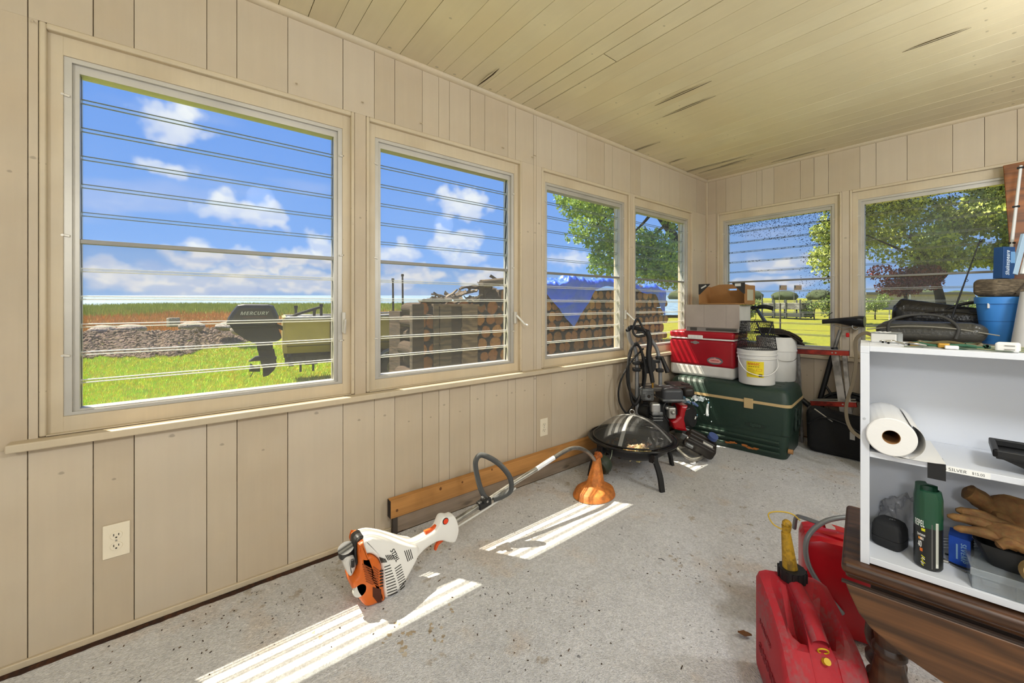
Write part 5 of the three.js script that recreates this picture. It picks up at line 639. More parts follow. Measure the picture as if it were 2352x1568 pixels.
// ---------- red steel cooler standing on the green one ----------
{
  const a = V(-1.995, 0.55, -3.485), b = V(-1.45, 0.55, -3.54), t = thing('steel_cooler', 'red enamelled picnic cooler with white base, standing on the green cooler', 'cooler', a, along(a, b)), W = 0.55, D = 0.38;
  obj('base', bxm(0, W, 0, 0.115, -D, 0, 0.03), M.whiteDirty, t); const body = obj('body', [bxm(-0.004, W + 0.004, 0.095, 0.335, -D - 0.004, 0.004, 0.028)], mat('#a81424', 0.3, { map: rep(TX.mottle, 1.5) }), t);
  obj('trim_band', bxm(-0.005, W + 0.005, 0.333, 0.345, -D - 0.005, 0.006, 0.004), M.white, t); obj('lid', bxm(-0.003, W + 0.003, 0.343, 0.405, -D - 0.003, 0.004, 0.022), mat('#a81424', 0.3), t);
  obj('latch', [bxm(0.17, 0.30, 0.335, 0.372, 0.0, 0.014, 0.007), ...[0, 1, 2, 3].map((i) => bxm(0.185 + i * 0.026, 0.19 + i * 0.026, 0.343, 0.366, 0.012, 0.017, 0.001))], M.white, t);
  const lk = obj('lock_catch', [ext(new THREE.Shape().absellipse(0.235, 0.305, 0.024, 0.015, 0, tau), 0.004, 0.001).translate(0, 0, 0.003), bxm(0.195, 0.225, 0.299, 0.311, 0.003, 0.008, 0.002), bxm(0.255, 0.268, 0.298, 0.312, 0.003, 0.007, 0.002)], M.steel, t);
  const bd = obj('badge', ext(new THREE.Shape().absellipse(0.40, 0.155, 0.066, 0.032, 0, tau), 0.004, 0.001).translate(0, 0, 0.003), M.galv, t); obj('badge_centre', ext([[0.345, 0.152], [0.365, 0.172], [0.39, 0.176], [0.40, 0.184], [0.41, 0.176], [0.435, 0.172], [0.455, 0.152], [0.435, 0.138], [0.365, 0.138]].reverse(), 0.002).translate(0, 0, 0.0065), mat('#d99a94', 0.5), bd); obj('lettering', words('Coleman', 0.012, 0.001).translate(0.40, 0.158, 0.0085), mat('#b3272d', 0.5), bd);
  obj('side_handle', [bxm(W + 0.004, W + 0.016, 0.2, 0.215, -0.28, -0.08, 0.005), bxm(W, W + 0.016, 0.2, 0.25, -0.28, -0.265, 0.005), bxm(W, W + 0.016, 0.2, 0.25, -0.095, -0.08, 0.005)], M.steelWorn, t);
  for (const z of [0.04, -D + 0.06]) obj('hinge', bxm(0.005, 0.05, 0.33, 0.36, -D - 0.01, -D, 0.002), M.steel, t);
  // boxes on top
  const c = thing('flat_carton', 'grey cardboard carton with folded flap on the red cooler', 'box', V(a.x + 0.13, 0.957, a.z - 0.05), along(a, b) - 0.04), BW = 0.45, BH = 0.235, BD = 0.28, wf = mat('#d9d6cc', 0.8, { map: TX.mottle });
  obj('box_side', [bxm(0, 0.006, 0, BH, -BD, 0), bxm(BW - 0.006, BW, 0, BH, -BD, 0)], wf, c); obj('box_back', bxm(0, BW, 0, BH, -BD, -BD + 0.005), M.cardGrey, c); obj('box_top', bxm(0, BW, BH - 0.005, BH, -BD, 0), M.cardGrey, c); obj('box_bottom', bxm(0, BW, 0, 0.005, -BD, 0), M.cardGrey, c); obj('box_front', bxm(0, BW, 0, BH, -0.006, -0.001), mat('#8c8680', 0.9), c);
  obj('flap', [0, 1, 2].map((i) => bxm([-0.004, 0.165, 0.35][i], [0.164, 0.349, BW + 0.004][i], 0.035, BH + 0.003, 0.001, 0.006, 0.002)), M.cardGrey, c);
  obj('print_strip', [bxm(0.04, 0.1, 0.004, 0.03, -0.001, 0.0015), bxm(0.18, 0.43, 0.006, 0.028, -0.001, 0.001)], mat('#4a4640', 0.8), c);
  const d = thing('produce_box', 'open brown produce box with black corners atop grey carton', 'box', V(a.x + 0.245, 1.194, a.z - 0.06), along(a, b) - 0.05), PW = 0.38, PH = 0.185, PD = 0.24; // open side towards the room
  obj('tray_floor', bxm(0, PW, 0, 0.006, -PD, 0), M.card, d); obj('tray_back', ext([[0, 0], [PW, 0], [PW, PH * 0.86], [PW * 0.78, PH], [PW * 0.22, PH], [0, PH * 0.86]], 0.006, 0, [[[PW * 0.42, PH * 0.7], [PW * 0.62, PH * 0.7], [PW * 0.62, PH * 0.78], [PW * 0.42, PH * 0.78]]]).translate(0, 0, -PD), M.card, d);
  obj('tray_side', [bxm(0, 0.006, 0, PH * 0.9, -PD, 0), bxm(PW - 0.006, PW, 0, PH * 0.9, -PD, 0)], M.card, d);
  const bc = mat('#2a2826', 0.7); for (const s of [0, 1]) obj('corner_gusset', ext(s ? [[PW, PH * 0.9], [PW, PH * 0.5], [PW * 0.97, PH * 0.5], [PW * 0.74, PH * 0.97], [PW * 0.74, PH * 1.0], [PW, PH]] : [[0, PH], [PW * 0.26, PH], [PW * 0.26, PH * 0.97], [PW * 0.03, PH * 0.5], [0, PH * 0.5]], 0.005).translate(0, 0, 0.001), bc, d); obj('box_label', [bxm(PW * 0.80, PW * 0.92, PH * 0.84, PH * 0.97, 0.006, 0.0075), rot(bx(0.05, 0.012, 0.001), 0, 0, 0.5).translate(PW * 0.12, PH * 0.86, 0.007)], M.offwhite, d);
  obj('side_print', bxm(PW, PW + 0.001, PH * 0.2, PH * 0.7, -PD * 0.8, -PD * 0.2), mat('#b9b49a', 0.7), d); obj('front_lip', bxm(0, PW, 0, 0.012, -0.006, 0), M.card, d);
}
// ---------- white pails ----------
{
  const t = thing('small_pail', 'small white plastic pail with yellow label, on the green cooler', 'bucket', V(-1.297, 0.55, -3.6), TURN - 0.1), R0 = 0.128, R1 = 0.142, H = 0.28;
  obj('pail_body', lathe([[0, 0], [R0 - 0.006, 0], [R0, 0.006], [R1 - 0.008, H - 0.075], [R1, H - 0.072], [R1, H - 0.064], [R1 - 0.004, H - 0.06], [R1 - 0.004, H - 0.045], [R1 + 0.003, H - 0.042], [R1 + 0.003, H - 0.034], [R1 - 0.002, H - 0.03], [R1, H - 0.004], [R1 - 0.003, H], [R1 - 0.008, H], [R1 - 0.012, H - 0.03], [R0 - 0.008, 0.01], [0, 0.008]], 56), M.whiteDirty, t);
  obj('bail_handle', tube([[-0.145, H - 0.05, 0.0], [-0.155, H - 0.10, 0.05], [-0.12, H - 0.17, 0.10], [0.0, H - 0.195, 0.146], [0.10, H - 0.14, 0.115], [0.142, H - 0.06, 0.03]], 0.0035, 50, 8), M.white, t);
  const lab = [], n = 12; for (let i = 0; i < n; i++) { const a0 = -1.0 + i / n * 0.92, a1 = -1.0 + (i + 1) / n * 0.92; const p = (a, y) => { const r = mixn(R0, R1 - 0.008, y / (H - 0.075)) + 0.0012; return [Math.sin(a) * r, y, Math.cos(a) * r]; }; const A = p(a0, 0.065), B = p(a1, 0.065), C = p(a1, 0.192), D = p(a0, 0.192), g = new THREE.BufferGeometry(); g.setAttribute('position', new THREE.Float32BufferAttribute([...A, ...B, ...C, ...A, ...C, ...D], 3)); g.setAttribute('uv', new THREE.Float32BufferAttribute([i / n, 0, (i + 1) / n, 0, (i + 1) / n, 1, i / n, 0, (i + 1) / n, 1, i / n, 1], 2)); g.computeVertexNormals(); lab.push(g); }
  const pt = printTex(512, 512, (g, w, h) => { g.fillStyle = '#e8d21a'; g.fillRect(0, 0, w, h); g.fillStyle = '#c8301c'; g.font = 'bold 108px sans-serif'; g.fillText('MAGIC', 40, 120); g.fillStyle = '#7a4a10'; for (let i = 0; i < 5; i++) g.fillRect(60 + i * 66, 156, 50, 22); g.fillStyle = '#9a7a20'; for (let i = 0; i < 7; i++) g.fillRect(40, 230 + i * 34, 150 + (i * 53) % 120, 12); g.strokeStyle = '#c8301c'; g.lineWidth = 8; g.strokeRect(300, 240, 150, 60); g.fillStyle = '#3a3014'; g.fillRect(360, 400, 110, 84); });
  obj('label', lab, mat('#ffffff', 0.5, { map: pt, side: THREE.DoubleSide }), t, { keepUV: true, label: 'yellow printed label' });
  const t2 = thing('large_pail', 'tall white bucket with wire handle behind the small pail', 'bucket', V(-1.262, 0.55, -3.93), TURN), r0 = 0.135, r1 = 0.15, h2 = 0.37;
  obj('pail_body', lathe([[0, 0], [r0, 0], [r0 + 0.003, 0.006], [r1 - 0.006, h2 - 0.12], [r1, h2 - 0.118], [r1, h2 - 0.11], [r1 - 0.004, h2 - 0.1], [r1, h2 - 0.005], [r1 - 0.004, h2], [r1 - 0.012, h2 - 0.01], [r0 - 0.008, 0.01], [0, 0.008]], 48), M.whiteDirty, t2);
  obj('bail_handle', tube([[0.152, h2 - 0.09, 0.0], [0.14, h2 - 0.13, 0.06], [0.05, h2 - 0.19, 0.145], [-0.06, h2 - 0.19, 0.142], [-0.15, h2 - 0.1, 0.01]], 0.002, 40, 6), M.steelWorn, t2);
  const mt = one('burlap_sack', 'folded dark brown burlap sack draped over tall white bucket', 'sack', [0, 1, 2].map((k) => bend(new THREE.BoxGeometry(0.30 - k * 0.02, 0.014, 0.26 - k * 0.03, 16, 2, 12), (v) => { v.y += k * 0.016 - 0.5 * Math.max(0, v.x - 0.01) ** 1.6 * 3 - 0.3 * Math.max(0, -v.x - 0.02) ** 2 + (fbm3(v.x * 14 + k, v.z * 14, k, 3) - 0.5) * 0.024; v.x += (fbm3(v.z * 20, k, 3, 2) - 0.5) * 0.012; })), mat('#4f4136', 0.98, { map: rep(TX.grit, 6), bump: rep(TX.fine, 6), bumpScale: 0.004 }), V(-1.245, 0.945, -3.93), TURN - 0.2); mt.rotation.z = -0.12;
}
// ---------- wire basket upside down on the small pail ----------
{
  const H = 0.225, RB = 0.132, RT = 0.106, t = thing('wire_basket', 'black wire mesh basket turned upside down on small pail', 'basket', V(-1.297, 0.832, -3.6), TURN), seg = [];
  const sq = (a, r) => { const k = 1 / Math.pow(Math.pow(Math.abs(Math.cos(a)), 5) + Math.pow(Math.abs(Math.sin(a)), 5), 0.2); return [Math.cos(a) * r * Math.min(k, 1.22) * 0.94, Math.sin(a) * r * Math.min(k, 1.22) * 0.8]; };
  const N = 56; for (let i = 0; i < N; i++) for (const s of [-1, 1]) { let prev = null; for (let j = 0; j <= 6; j++) { const f = j / 6, a = i / N * tau + s * f * 0.62, [x, z] = sq(a, mixn(RB, RT, f)), p = V(x, f * H, z); if (prev) seg.push(rod(prev, p, 0.0013, 0.0013, 4)); prev = p; } }
  for (const [y, r] of [[0.003, RB], [H, RT], [H * 0.6, mixn(RB, RT, 0.6)]]) { const pts = []; for (let i = 0; i < 40; i++) { const [x, z] = sq(i / 40 * tau, r); pts.push(V(x, y, z)); } seg.push(tube(pts, 0.0028, 80, 6, true)); }
  const [bx0] = sq(0, RT); for (let i = -4; i <= 4; i++) seg.push(rod([i * 0.022, H, -0.08], [i * 0.022, H, 0.08], 0.0013, 0.0013, 4)); obj('mesh', seg, M.blackRub, t);
  obj('mount_bracket', [tube([[-0.06, H, 0.09], [-0.02, H * 0.55, 0.105], [0.02, H * 0.55, 0.105], [0.07, H, 0.09]], 0.006, 24, 8), rot(new THREE.TorusGeometry(0.012, 0.002, 8, 18, Math.PI), 0).translate(0, 0.035, 0.104)], M.black, t);
}
// ---------- folding bicycle against the end wall ----------
{
  const ZB0 = -4.185, P = (px, py, dz = 0) => { const q = onZ(px, py, ZB0 + dz); return V(q.x, q.y, dz); }, t = thing('bicycle', 'black folding bicycle leaning by the end wall', 'bicycle', [0, 0, ZB0]);
  const sd = P(1937, 738), rings = []; for (let i = 0; i <= 16; i++) { const s = i / 16, x = mixn(-0.14, 0.135, s), w = mixn(0.016, 0.07, smooth(0.35, 0.95, s)) * (s > 0.93 ? 0.75 : 1), y = 0.012 * Math.sin(s * 3) - 0.018 * smooth(0.5, 0.2, s) * 0 + 0.014 * smooth(0.6, 1, s), h = mixn(0.02, 0.046, smooth(0.25, 0.9, s)); const r = []; for (let k = 0; k < 16; k++) { const a = k / 16 * tau; r.push([sd.x + x, sd.y + y + Math.sin(a) * h * (Math.sin(a) < 0 ? 1.3 : 0.7), Math.cos(a) * w]); } rings.push(r); } obj('saddle', skin(rings), mat('#1a1a1b', 0.4), t);
  obj('saddle_rail', [tube([[sd.x - 0.06, sd.y - 0.03, 0.015], [sd.x, sd.y - 0.05, 0.015], [sd.x + 0.09, sd.y - 0.03, 0.03]], 0.004, 20, 6), rot(new THREE.TorusGeometry(0.02, 0.006, 8, 20), 0, 0.5).translate(sd.x + 0.08, sd.y - 0.04, 0.02)], M.steelWorn, t);
  const p1 = P(1930, 758), p2 = P(1917, 800), p3 = P(1884, 915); obj('seat_post', [rod(p1, p2, 0.013, 0.014, 12)], M.steelWorn, t); const fr = obj('seat_tube', [rod(p2, p3, 0.019, 0.019, 14), rod(p2.clone().add(V(-0.003, 0.01, 0)), p2.clone().add(V(0.006, -0.03, 0)), 0.023, 0.023, 14)], M.black, t);
  const lt = P(1947, 769, 0.02); obj('rear_light', bx(0.022, 0.036, 0.02, lt.x, lt.y, lt.z, 0.006), mat('#c8141c', 0.25), t);
  const bb = V(p3.x - 0.02, 0.27, 0), hd = V(-1.5, 0.62, 0), rw = V(-0.82, 0.23, 0), fw = V(-1.60, 0.23, 0);
  obj('frame', [rod(p3, bb, 0.02, 0.02), rod(bb, hd, 0.022, 0.022), rod(bb, rw, 0.01, 0.01), rod(p2.clone().lerp(p3, 0.7), rw, 0.009, 0.009), rod(hd.clone().add(V(0.02, 0.08, 0)), fw, 0.015, 0.012)], M.black, t);
  const stem = P(1757, 738), barC = P(1737, 708); obj('stem', [rod(hd, V(stem.x - 0.005, stem.y - 0.06, 0), 0.02, 0.018), bar([stem.x + 0.0, stem.y - 0.06, 0.0], stem, 0.035, 0.03), bar(stem, barC, 0.04, 0.02)], mat('#55585a', 0.4, { metal: 0.4 }), t);
  obj('handlebar', [tube([P(1718, 708, 0.02), P(1737, 706, 0.03), P(1755, 704, 0.05)], 0.012, 16, 8), rot(cyl(0.022, 0.022, 0.04, 0, 0, 0, 18), Math.PI / 2).translate(barC.x, barC.y + 0.006, 0.05)], M.black, t); obj('grip', tube([P(1742, 705, 0.05), P(1757, 704, 0.06), P(1775, 708, 0.03)], 0.019, 16, 10), M.blackRub, t); obj('brake_cable', [tube([P(1728, 712, 0.05), P(1717, 728, 0.06), P(1722, 745, 0.05)], 0.0025, 16, 6), tube([P(1734, 714, 0.05), P(1736, 730, 0.07), P(1724, 748, 0.05)], 0.0025, 16, 6)], M.black, t);
  for (const w of [rw, fw]) { const wh = obj('wheel', [new THREE.TorusGeometry(0.21, 0.02, 10, 48).translate(w.x, w.y, 0)], M.blackRub, t); obj('spokes', [...Array(14)].map((_, i) => rod([w.x, w.y, 0], [w.x + Math.cos(i / 14 * tau) * 0.2, w.y + Math.sin(i / 14 * tau) * 0.2, 0], 0.0013, 0.0013, 4)).concat([rot(cyl(0.02, 0.02, 0.05, 0, 0, 0, 12), Math.PI / 2).translate(w.x, w.y, 0)]), M.steelWorn, wh); }
  obj('mudguard', bend(new THREE.TorusGeometry(0.24, 0.012, 6, 20, 1.6).rotateZ(0.9), () => {}).translate(rw.x, rw.y, 0), M.black, t); obj('crank', [rod(bb.clone().add(V(0, 0, 0.03)), bb.clone().add(V(0.14, -0.05, 0.03)), 0.008, 0.006), rot(cyl(0.07, 0.07, 0.006, 0, 0, 0, 30), Math.PI / 2).translate(bb.x, bb.y, 0.02)], M.steelWorn, t);
  obj('carrier_lever', rod(P(1900, 725), P(1912, 717), 0.003, 0.003), M.black, t);
}
// ---------- folding ladder with red rails, black duffel bag ----------
{
  const ZL = -4.10, P = (px, py) => { const q = onZ(px, py, ZL); return V(q.x, q.y, 0); }, t = thing('step_ladder', 'folded aluminium step ladder with red cross rails by duffel', 'ladder', [0, 0, ZL]), red = mat('#b8321f', 0.55, { map: rep(TX.dirty, 2) }), al = mat('#c3bfba', 0.4, { metal: 0.5, map: TX.dirty });
  for (const [a, b] of [[[1822, 806], [1951, 811]], [[1862, 925], [1968, 929]]]) { const p = P(...a), q = P(...b), m = obj('step_rail', bar(p, q, 0.025, 0.042, V(0, 1, 0), 0.004), red, t); obj('rail_cap', bar(p.clone().add(V(0, 0.023, 0.002)), q.clone().add(V(0, 0.023, 0.002)), 0.03, 0.006, V(0, 1, 0), 0.001), al, m); for (const f of [0.72, 0.78]) { const c = p.clone().lerp(q, f); obj('rivet', rot(cyl(0.006, 0.006, 0.004, 0, 0, 0, 12), Math.PI / 2).translate(c.x, c.y, 0.014), M.steel, m); } }
  const lg = (a, b, w, d) => { const p = P(...a), q = P(...b), s = p.y / (p.y - q.y), f = p.clone().lerp(q, Math.abs(p.x - q.x) < 1e-3 ? s : s); f.y = 0.0; return obj('leg', bar(p, f, w, d, V(1, 0, 0), 0.002), al, t); };
  lg([1918, 815], [1934, 920], 0.02, 0.05); lg([1827, 812], [1829, 880], 0.02, 0.02); lg([1834, 812], [1837, 880], 0.02, 0.02); lg([1940, 815], [1948, 905], 0.014, 0.03);
  obj('spreader', rod(P(1868, 917), P(1966, 917), 0.006, 0.006), M.steelWorn, t); obj('hinge_strut', bar(P(1868, 938), P(1930, 963), 0.008, 0.02, V(0, 1, 0)), M.steelWorn, t);
}
{
  const g = bend(new RoundedBoxGeometry(0.40, 0.36, 0.16, 8, 0.06), (v) => { v.y *= 1 - 0.18 * smooth(0, 0.2, v.x) * (v.y > 0 ? 1 : 0); v.multiplyScalar(1 + (fbm3(v.x * 9, v.y * 9, v.z * 9, 4) - 0.5) * 0.16); }); g.computeBoundingBox(); const t = thing('duffel_bag', 'slumped black canvas duffel bag on carpet below step ladder', 'bag', [-0.85, -g.boundingBox.min.y, -3.985], 0.05);
  obj('bag_body', g, mat('#131313', 0.95, { bump: rep(TX.fine, 6), bumpScale: 0.002 }), t); obj('zip_flap', tube([[-0.18, 0.05, 0.085], [-0.08, 0.12, 0.09], [0.05, 0.10, 0.09], [0.17, 0.04, 0.085]], 0.006, 30, 6), M.black, t); obj('tag', bx(0.03, 0.06, 0.002, 0.10, 0.02, 0.095), mat('#a8a6a2', 0.6), t); obj('buckle', [rod([-0.14, 0.17, 0.06], [-0.02, 0.1, 0.09], 0.008, 0.004)], M.steel, t);
}

// ---------- drop-leaf table ----------
const S0 = V(-0.235, 0.55, -1.308), ST = Math.atan2(0.171, 0.985);           // bookshelf: front left foot; local x along its front, z to the room
const sAt = (x, y, z) => V(S0.x + x * Math.cos(ST) + z * Math.sin(ST), S0.y + y, S0.z - x * Math.sin(ST) + z * Math.cos(ST));
const sLoc = (p) => { const dx = p.x - S0.x, dz = p.z - S0.z; return V(dx * Math.cos(ST) - dz * Math.sin(ST), p.y - S0.y, dx * Math.sin(ST) + dz * Math.cos(ST)); };
{
  const t = thing('drop_leaf_table', 'dark stained drop-leaf table with turned legs and hanging leaf', 'table', S0.clone().setY(0), ST), TY = 0.55;
  const top = obj('tabletop', bxm(-0.036, 1.06, TY - 0.03, TY - 0.0005, -0.36, 0.026, 0.011), M.brownWood, t); obj('edge_moulding', bxm(-0.028, 1.05, TY - 0.042, TY - 0.028, -0.35, 0.016, 0.006), M.brownWood, t);
  obj('apron', [bxm(0.02, 1.0, TY - 0.13, TY - 0.04, -0.03, -0.012, 0.002), bxm(0.02, 0.04, TY - 0.13, TY - 0.04, -0.32, -0.02, 0.002), bxm(0.02, 1.0, TY - 0.13, TY - 0.04, -0.33, -0.31, 0.002)], M.darkEdge, t);
  // hanging half-round leaf
  const onLeaf = (px, py) => { const r = ray(px, py), o = sLoc(V(0, EYE, 0)), d = sLoc(V(0, EYE, 0).add(r)).sub(o), k = (0.05 - o.z) / d.z; return [o.x + d.x * k, o.y + d.y * k + 0.045]; };
  const left = [[1942, 1348], [1950, 1364], [1972, 1408], [2000, 1441], [2070, 1498], [2175, 1568]].map(([x, y]) => onLeaf(x, y)), lo = left[left.length - 1]; left[0][1] = 0; const pts = [...left, [lo[0] + 0.13, lo[1] - 0.06], [lo[0] + 0.3, lo[1] - 0.085], [lo[0] + 0.5, lo[1] - 0.06], [lo[0] + 0.66, lo[1] + 0.02], [0.98, lo[1] * 0.5], [1.06, 0]]; const lg = ext(pts.reverse(), 0.018, 0.003); const lf = obj('drop_leaf', rot(lg, -0.16).translate(0, TY - 0.045, 0.028), M.brownWood2, t);
  obj('leaf_edge', rot(bxm(-0.035, 1.075, -0.001, 0.004, 0.001, 0.017, 0.001), -0.16).translate(0, TY - 0.045, 0.028), M.darkEdge, lf);
  const prof = [[0.0, 0], [0.022, 0], [0.026, 0.02], [0.03, 0.03], [0.024, 0.045], [0.03, 0.06], [0.042, 0.075], [0.044, 0.09], [0.03, 0.105], [0.034, 0.115], [0.046, 0.13], [0.047, 0.145], [0.036, 0.158], [0.032, 0.163], [0.044, 0.18], [0.048, 0.2], [0.046, 0.225], [0.036, 0.26], [0.03, 0.29], [0.028, 0.31], [0.034, 0.32], [0.034, 0.33], [0.028, 0.34], [0.03, 0.36], [0.03, 0.42]];
  for (const [x, z] of [[0.055, -0.05], [0.055, -0.29], [0.97, -0.05], [0.97, -0.29]]) { const l = obj('leg', lathe(prof, 36).translate(x, 0, z), M.brownWood, t); obj('leg_block', bx(0.062, 0.11, 0.062, x, 0.465, z, 0.003), M.darkEdge, l); }
}
// ---------- white bookshelf standing on the table ----------
const pFx = (px) => { const r = ray(px, 1080), o = sLoc(V(0, EYE, 0)), d = sLoc(V(0, EYE, 0).add(r)).sub(o); return o.x + d.x * (-o.z / d.z); };
const SD = 0.212, SH = 0.545, SW = 0.66, MID = 0.283;
{
  const t = thing('bookshelf', 'small white laminate bookshelf standing on the dark table', 'bookshelf', S0, ST), b = 0.0175, m = M.shelfWhite;
  obj('side_panel', bxm(0, b, 0, SH - b, -SD, 0, 0.001), m, t); obj('side_panel', bxm(SW - b, SW, 0, SH - b, -SD, 0, 0.001), m, t); obj('side_panel_cap', bxm(0, b, SH - b, SH, -SD, 0.0005, 0.001), m, t);
  obj('top_panel', bxm(b, SW, SH - 0.013, SH, -SD, -0.0005, 0.001), m, t); obj('bottom_panel', bxm(b, SW - b, 0.004, 0.02, -SD, -0.0005, 0.001), m, t); const sh = obj('shelf', bxm(b, SW - b, MID - 0.014, MID, -SD + 0.006, -0.001, 0.001), m, t); obj('back_panel', bxm(b, SW - b, 0.004, SH - 0.01, -SD, -SD + 0.004), m, t);
  // price label stuck along the shelf edge
  const lx = pFx(2130), lx2 = pFx(2275), lb = obj('price_label', bxm(lx, lx2, MID - 0.0135, MID - 0.0005, -0.0008, 0.0003), mat('#f2f2ee', 0.5), sh); obj('lettering', [words('G SILVER', 0.0062, 0.0003, { thin: true, width: pFx(2220) - pFx(2166) }).translate((pFx(2220) + pFx(2166)) / 2, MID - 0.007, 0.0003), words('$15.00', 0.0055, 0.0003, { thin: true, width: pFx(2262) - pFx(2233) }).translate((pFx(2262) + pFx(2233)) / 2, MID - 0.007, 0.0003)], mat('#3b3b3b', 0.6), lb);
  obj('cam_hole', rot(cyl(0.003, 0.003, 0.002, 0, 0, 0, 10), Math.PI / 2).translate(0.008, MID + 0.08, 0), mat('#b9bcc0', 0.5), t);
}
const pF = (px, py, zl) => { const r = ray(px, py), o = sLoc(V(0, EYE, 0)), d = sLoc(V(0, EYE, 0).add(r)).sub(o), k = (zl - o.z) / d.z; return V(o.x + d.x * k, o.y + d.y * k, zl); };   // pixel on a plane parallel to the shelf front
const inS = (name, label, category, x, y, z, turn = 0, group) => thing(name, label, category, sAt(x, y, z), ST + turn, group);
const pS = (px, py, y) => sLoc(onY(px, py, S0.y + y));                         // pixel on a shelf board, in shelf axes
{ // paper towel roll on the shelf
  const R0 = 0.0455, L = 0.2, C0 = pF(2046, 1021, 0.012), t = inS('paper_towel_roll', 'white paper towel roll lying on the bookshelf with loose sheet', 'paper towel', C0.x - 0.004, MID + R0 + 0.001, -0.108, 0.04), pm = mat('#eceae6', 0.95, { bump: rep(TX.fine, 4), bumpScale: 0.0003 });
  obj('roll', rot(lathe([[0.0165, -L / 2], [R0 - 0.002, -L / 2], [R0, -L / 2 + 0.002], [R0, L / 2 - 0.002], [R0 - 0.002, L / 2], [0.0165, L / 2], [0.0165, -L / 2]], 72), Math.PI / 2).translate(0, 0, 0.02), pm, t); obj('core', rot(lathe([[0.0155, -L / 2 + 0.001], [0.0165, -L / 2], [0.0165, L / 2], [0.0155, L / 2 - 0.001]], 36), Math.PI / 2).translate(0, 0, 0.02), M.card, t); obj('core_inside', rot(cyl(0.0155, 0.0155, 0.003, 0, 0, 0, 24), Math.PI / 2).translate(0, 0, -0.09), mat('#5b452f', 0.95), t);
  const rings = [], pr = []; for (let i = 0; i <= 22; i++) { const a = 0.9 - i / 22 * 2.5, r = R0 + 0.001 + 0.009 * Math.sin(i / 22 * Math.PI) * 0.9; pr.push([Math.cos(a) * r, Math.sin(a) * r]); } const yb = -R0 + 0.0005; pr.push([0.008, yb + 0.003], [0.02, yb + 0.001], [0.045, yb], [0.07, yb + 0.001], [0.086, yb + 0.003]); const pos = [], idx = [], n = pr.length; for (const z of [-L / 2 + 0.02, L / 2 + 0.02]) for (const [x, y] of pr) pos.push(x + 0.004, y, z + (x > 0.1 ? 0 : 0)); for (let i = 0; i < n - 1; i++) idx.push(i, i + n, i + 1, i + 1, i + n, i + n + 1); const g = new THREE.BufferGeometry(); g.setAttribute('position', new THREE.Float32BufferAttribute(pos, 3)); g.setIndex(idx); g.computeVertexNormals(); obj('loose_sheet', g, mat('#eceae6', 0.95, { side: THREE.DoubleSide, bump: rep(TX.fine, 4), bumpScale: 0.0003 }), t);
}
{ // black strap end hanging off the shelf edge
  one('webbing_tab', 'black webbing tab hanging over the bookshelf edge', 'strap', [bxm(-0.0145, 0.0145, -0.034, 0.003, 0.0012, 0.003, 0.0005), bxm(-0.0145, 0.0145, 0.0022, 0.0032, -0.05, 0.003)], M.black, sAt(pFx(2151), MID - 0.002, 0.0), ST);
  const t = inS('folding_clip', 'black plastic tray with hinged arm on upper bookshelf board', 'tray', pFx(2352) + 0.045, MID, -0.06, -0.1); obj('tray', [bxm(-0.075, 0.16, 0.03, 0.034, -0.06, 0.05, 0.001), bxm(-0.08, 0.16, 0.034, 0.05, 0.045, 0.055, 0.003), bxm(-0.08, -0.07, 0.034, 0.05, -0.06, 0.055, 0.003), bxm(-0.08, 0.16, 0.034, 0.05, -0.065, -0.055, 0.003), ext([[-0.07, 0.03], [0.0, 0.0], [0.15, 0.0], [0.16, 0.03]], 0.09, 0.002).translate(0, 0, -0.05)], M.black, t); obj('hinge_arm', [bar([-0.03, 0.008, 0.085], [0.12, 0.004, 0.11], 0.014, 0.012, V(0, 1, 0), 0.004), bx(0.02, 0.006, 0.05, 0.0, 0.004, 0.07, 0.002)], M.black, t);
}
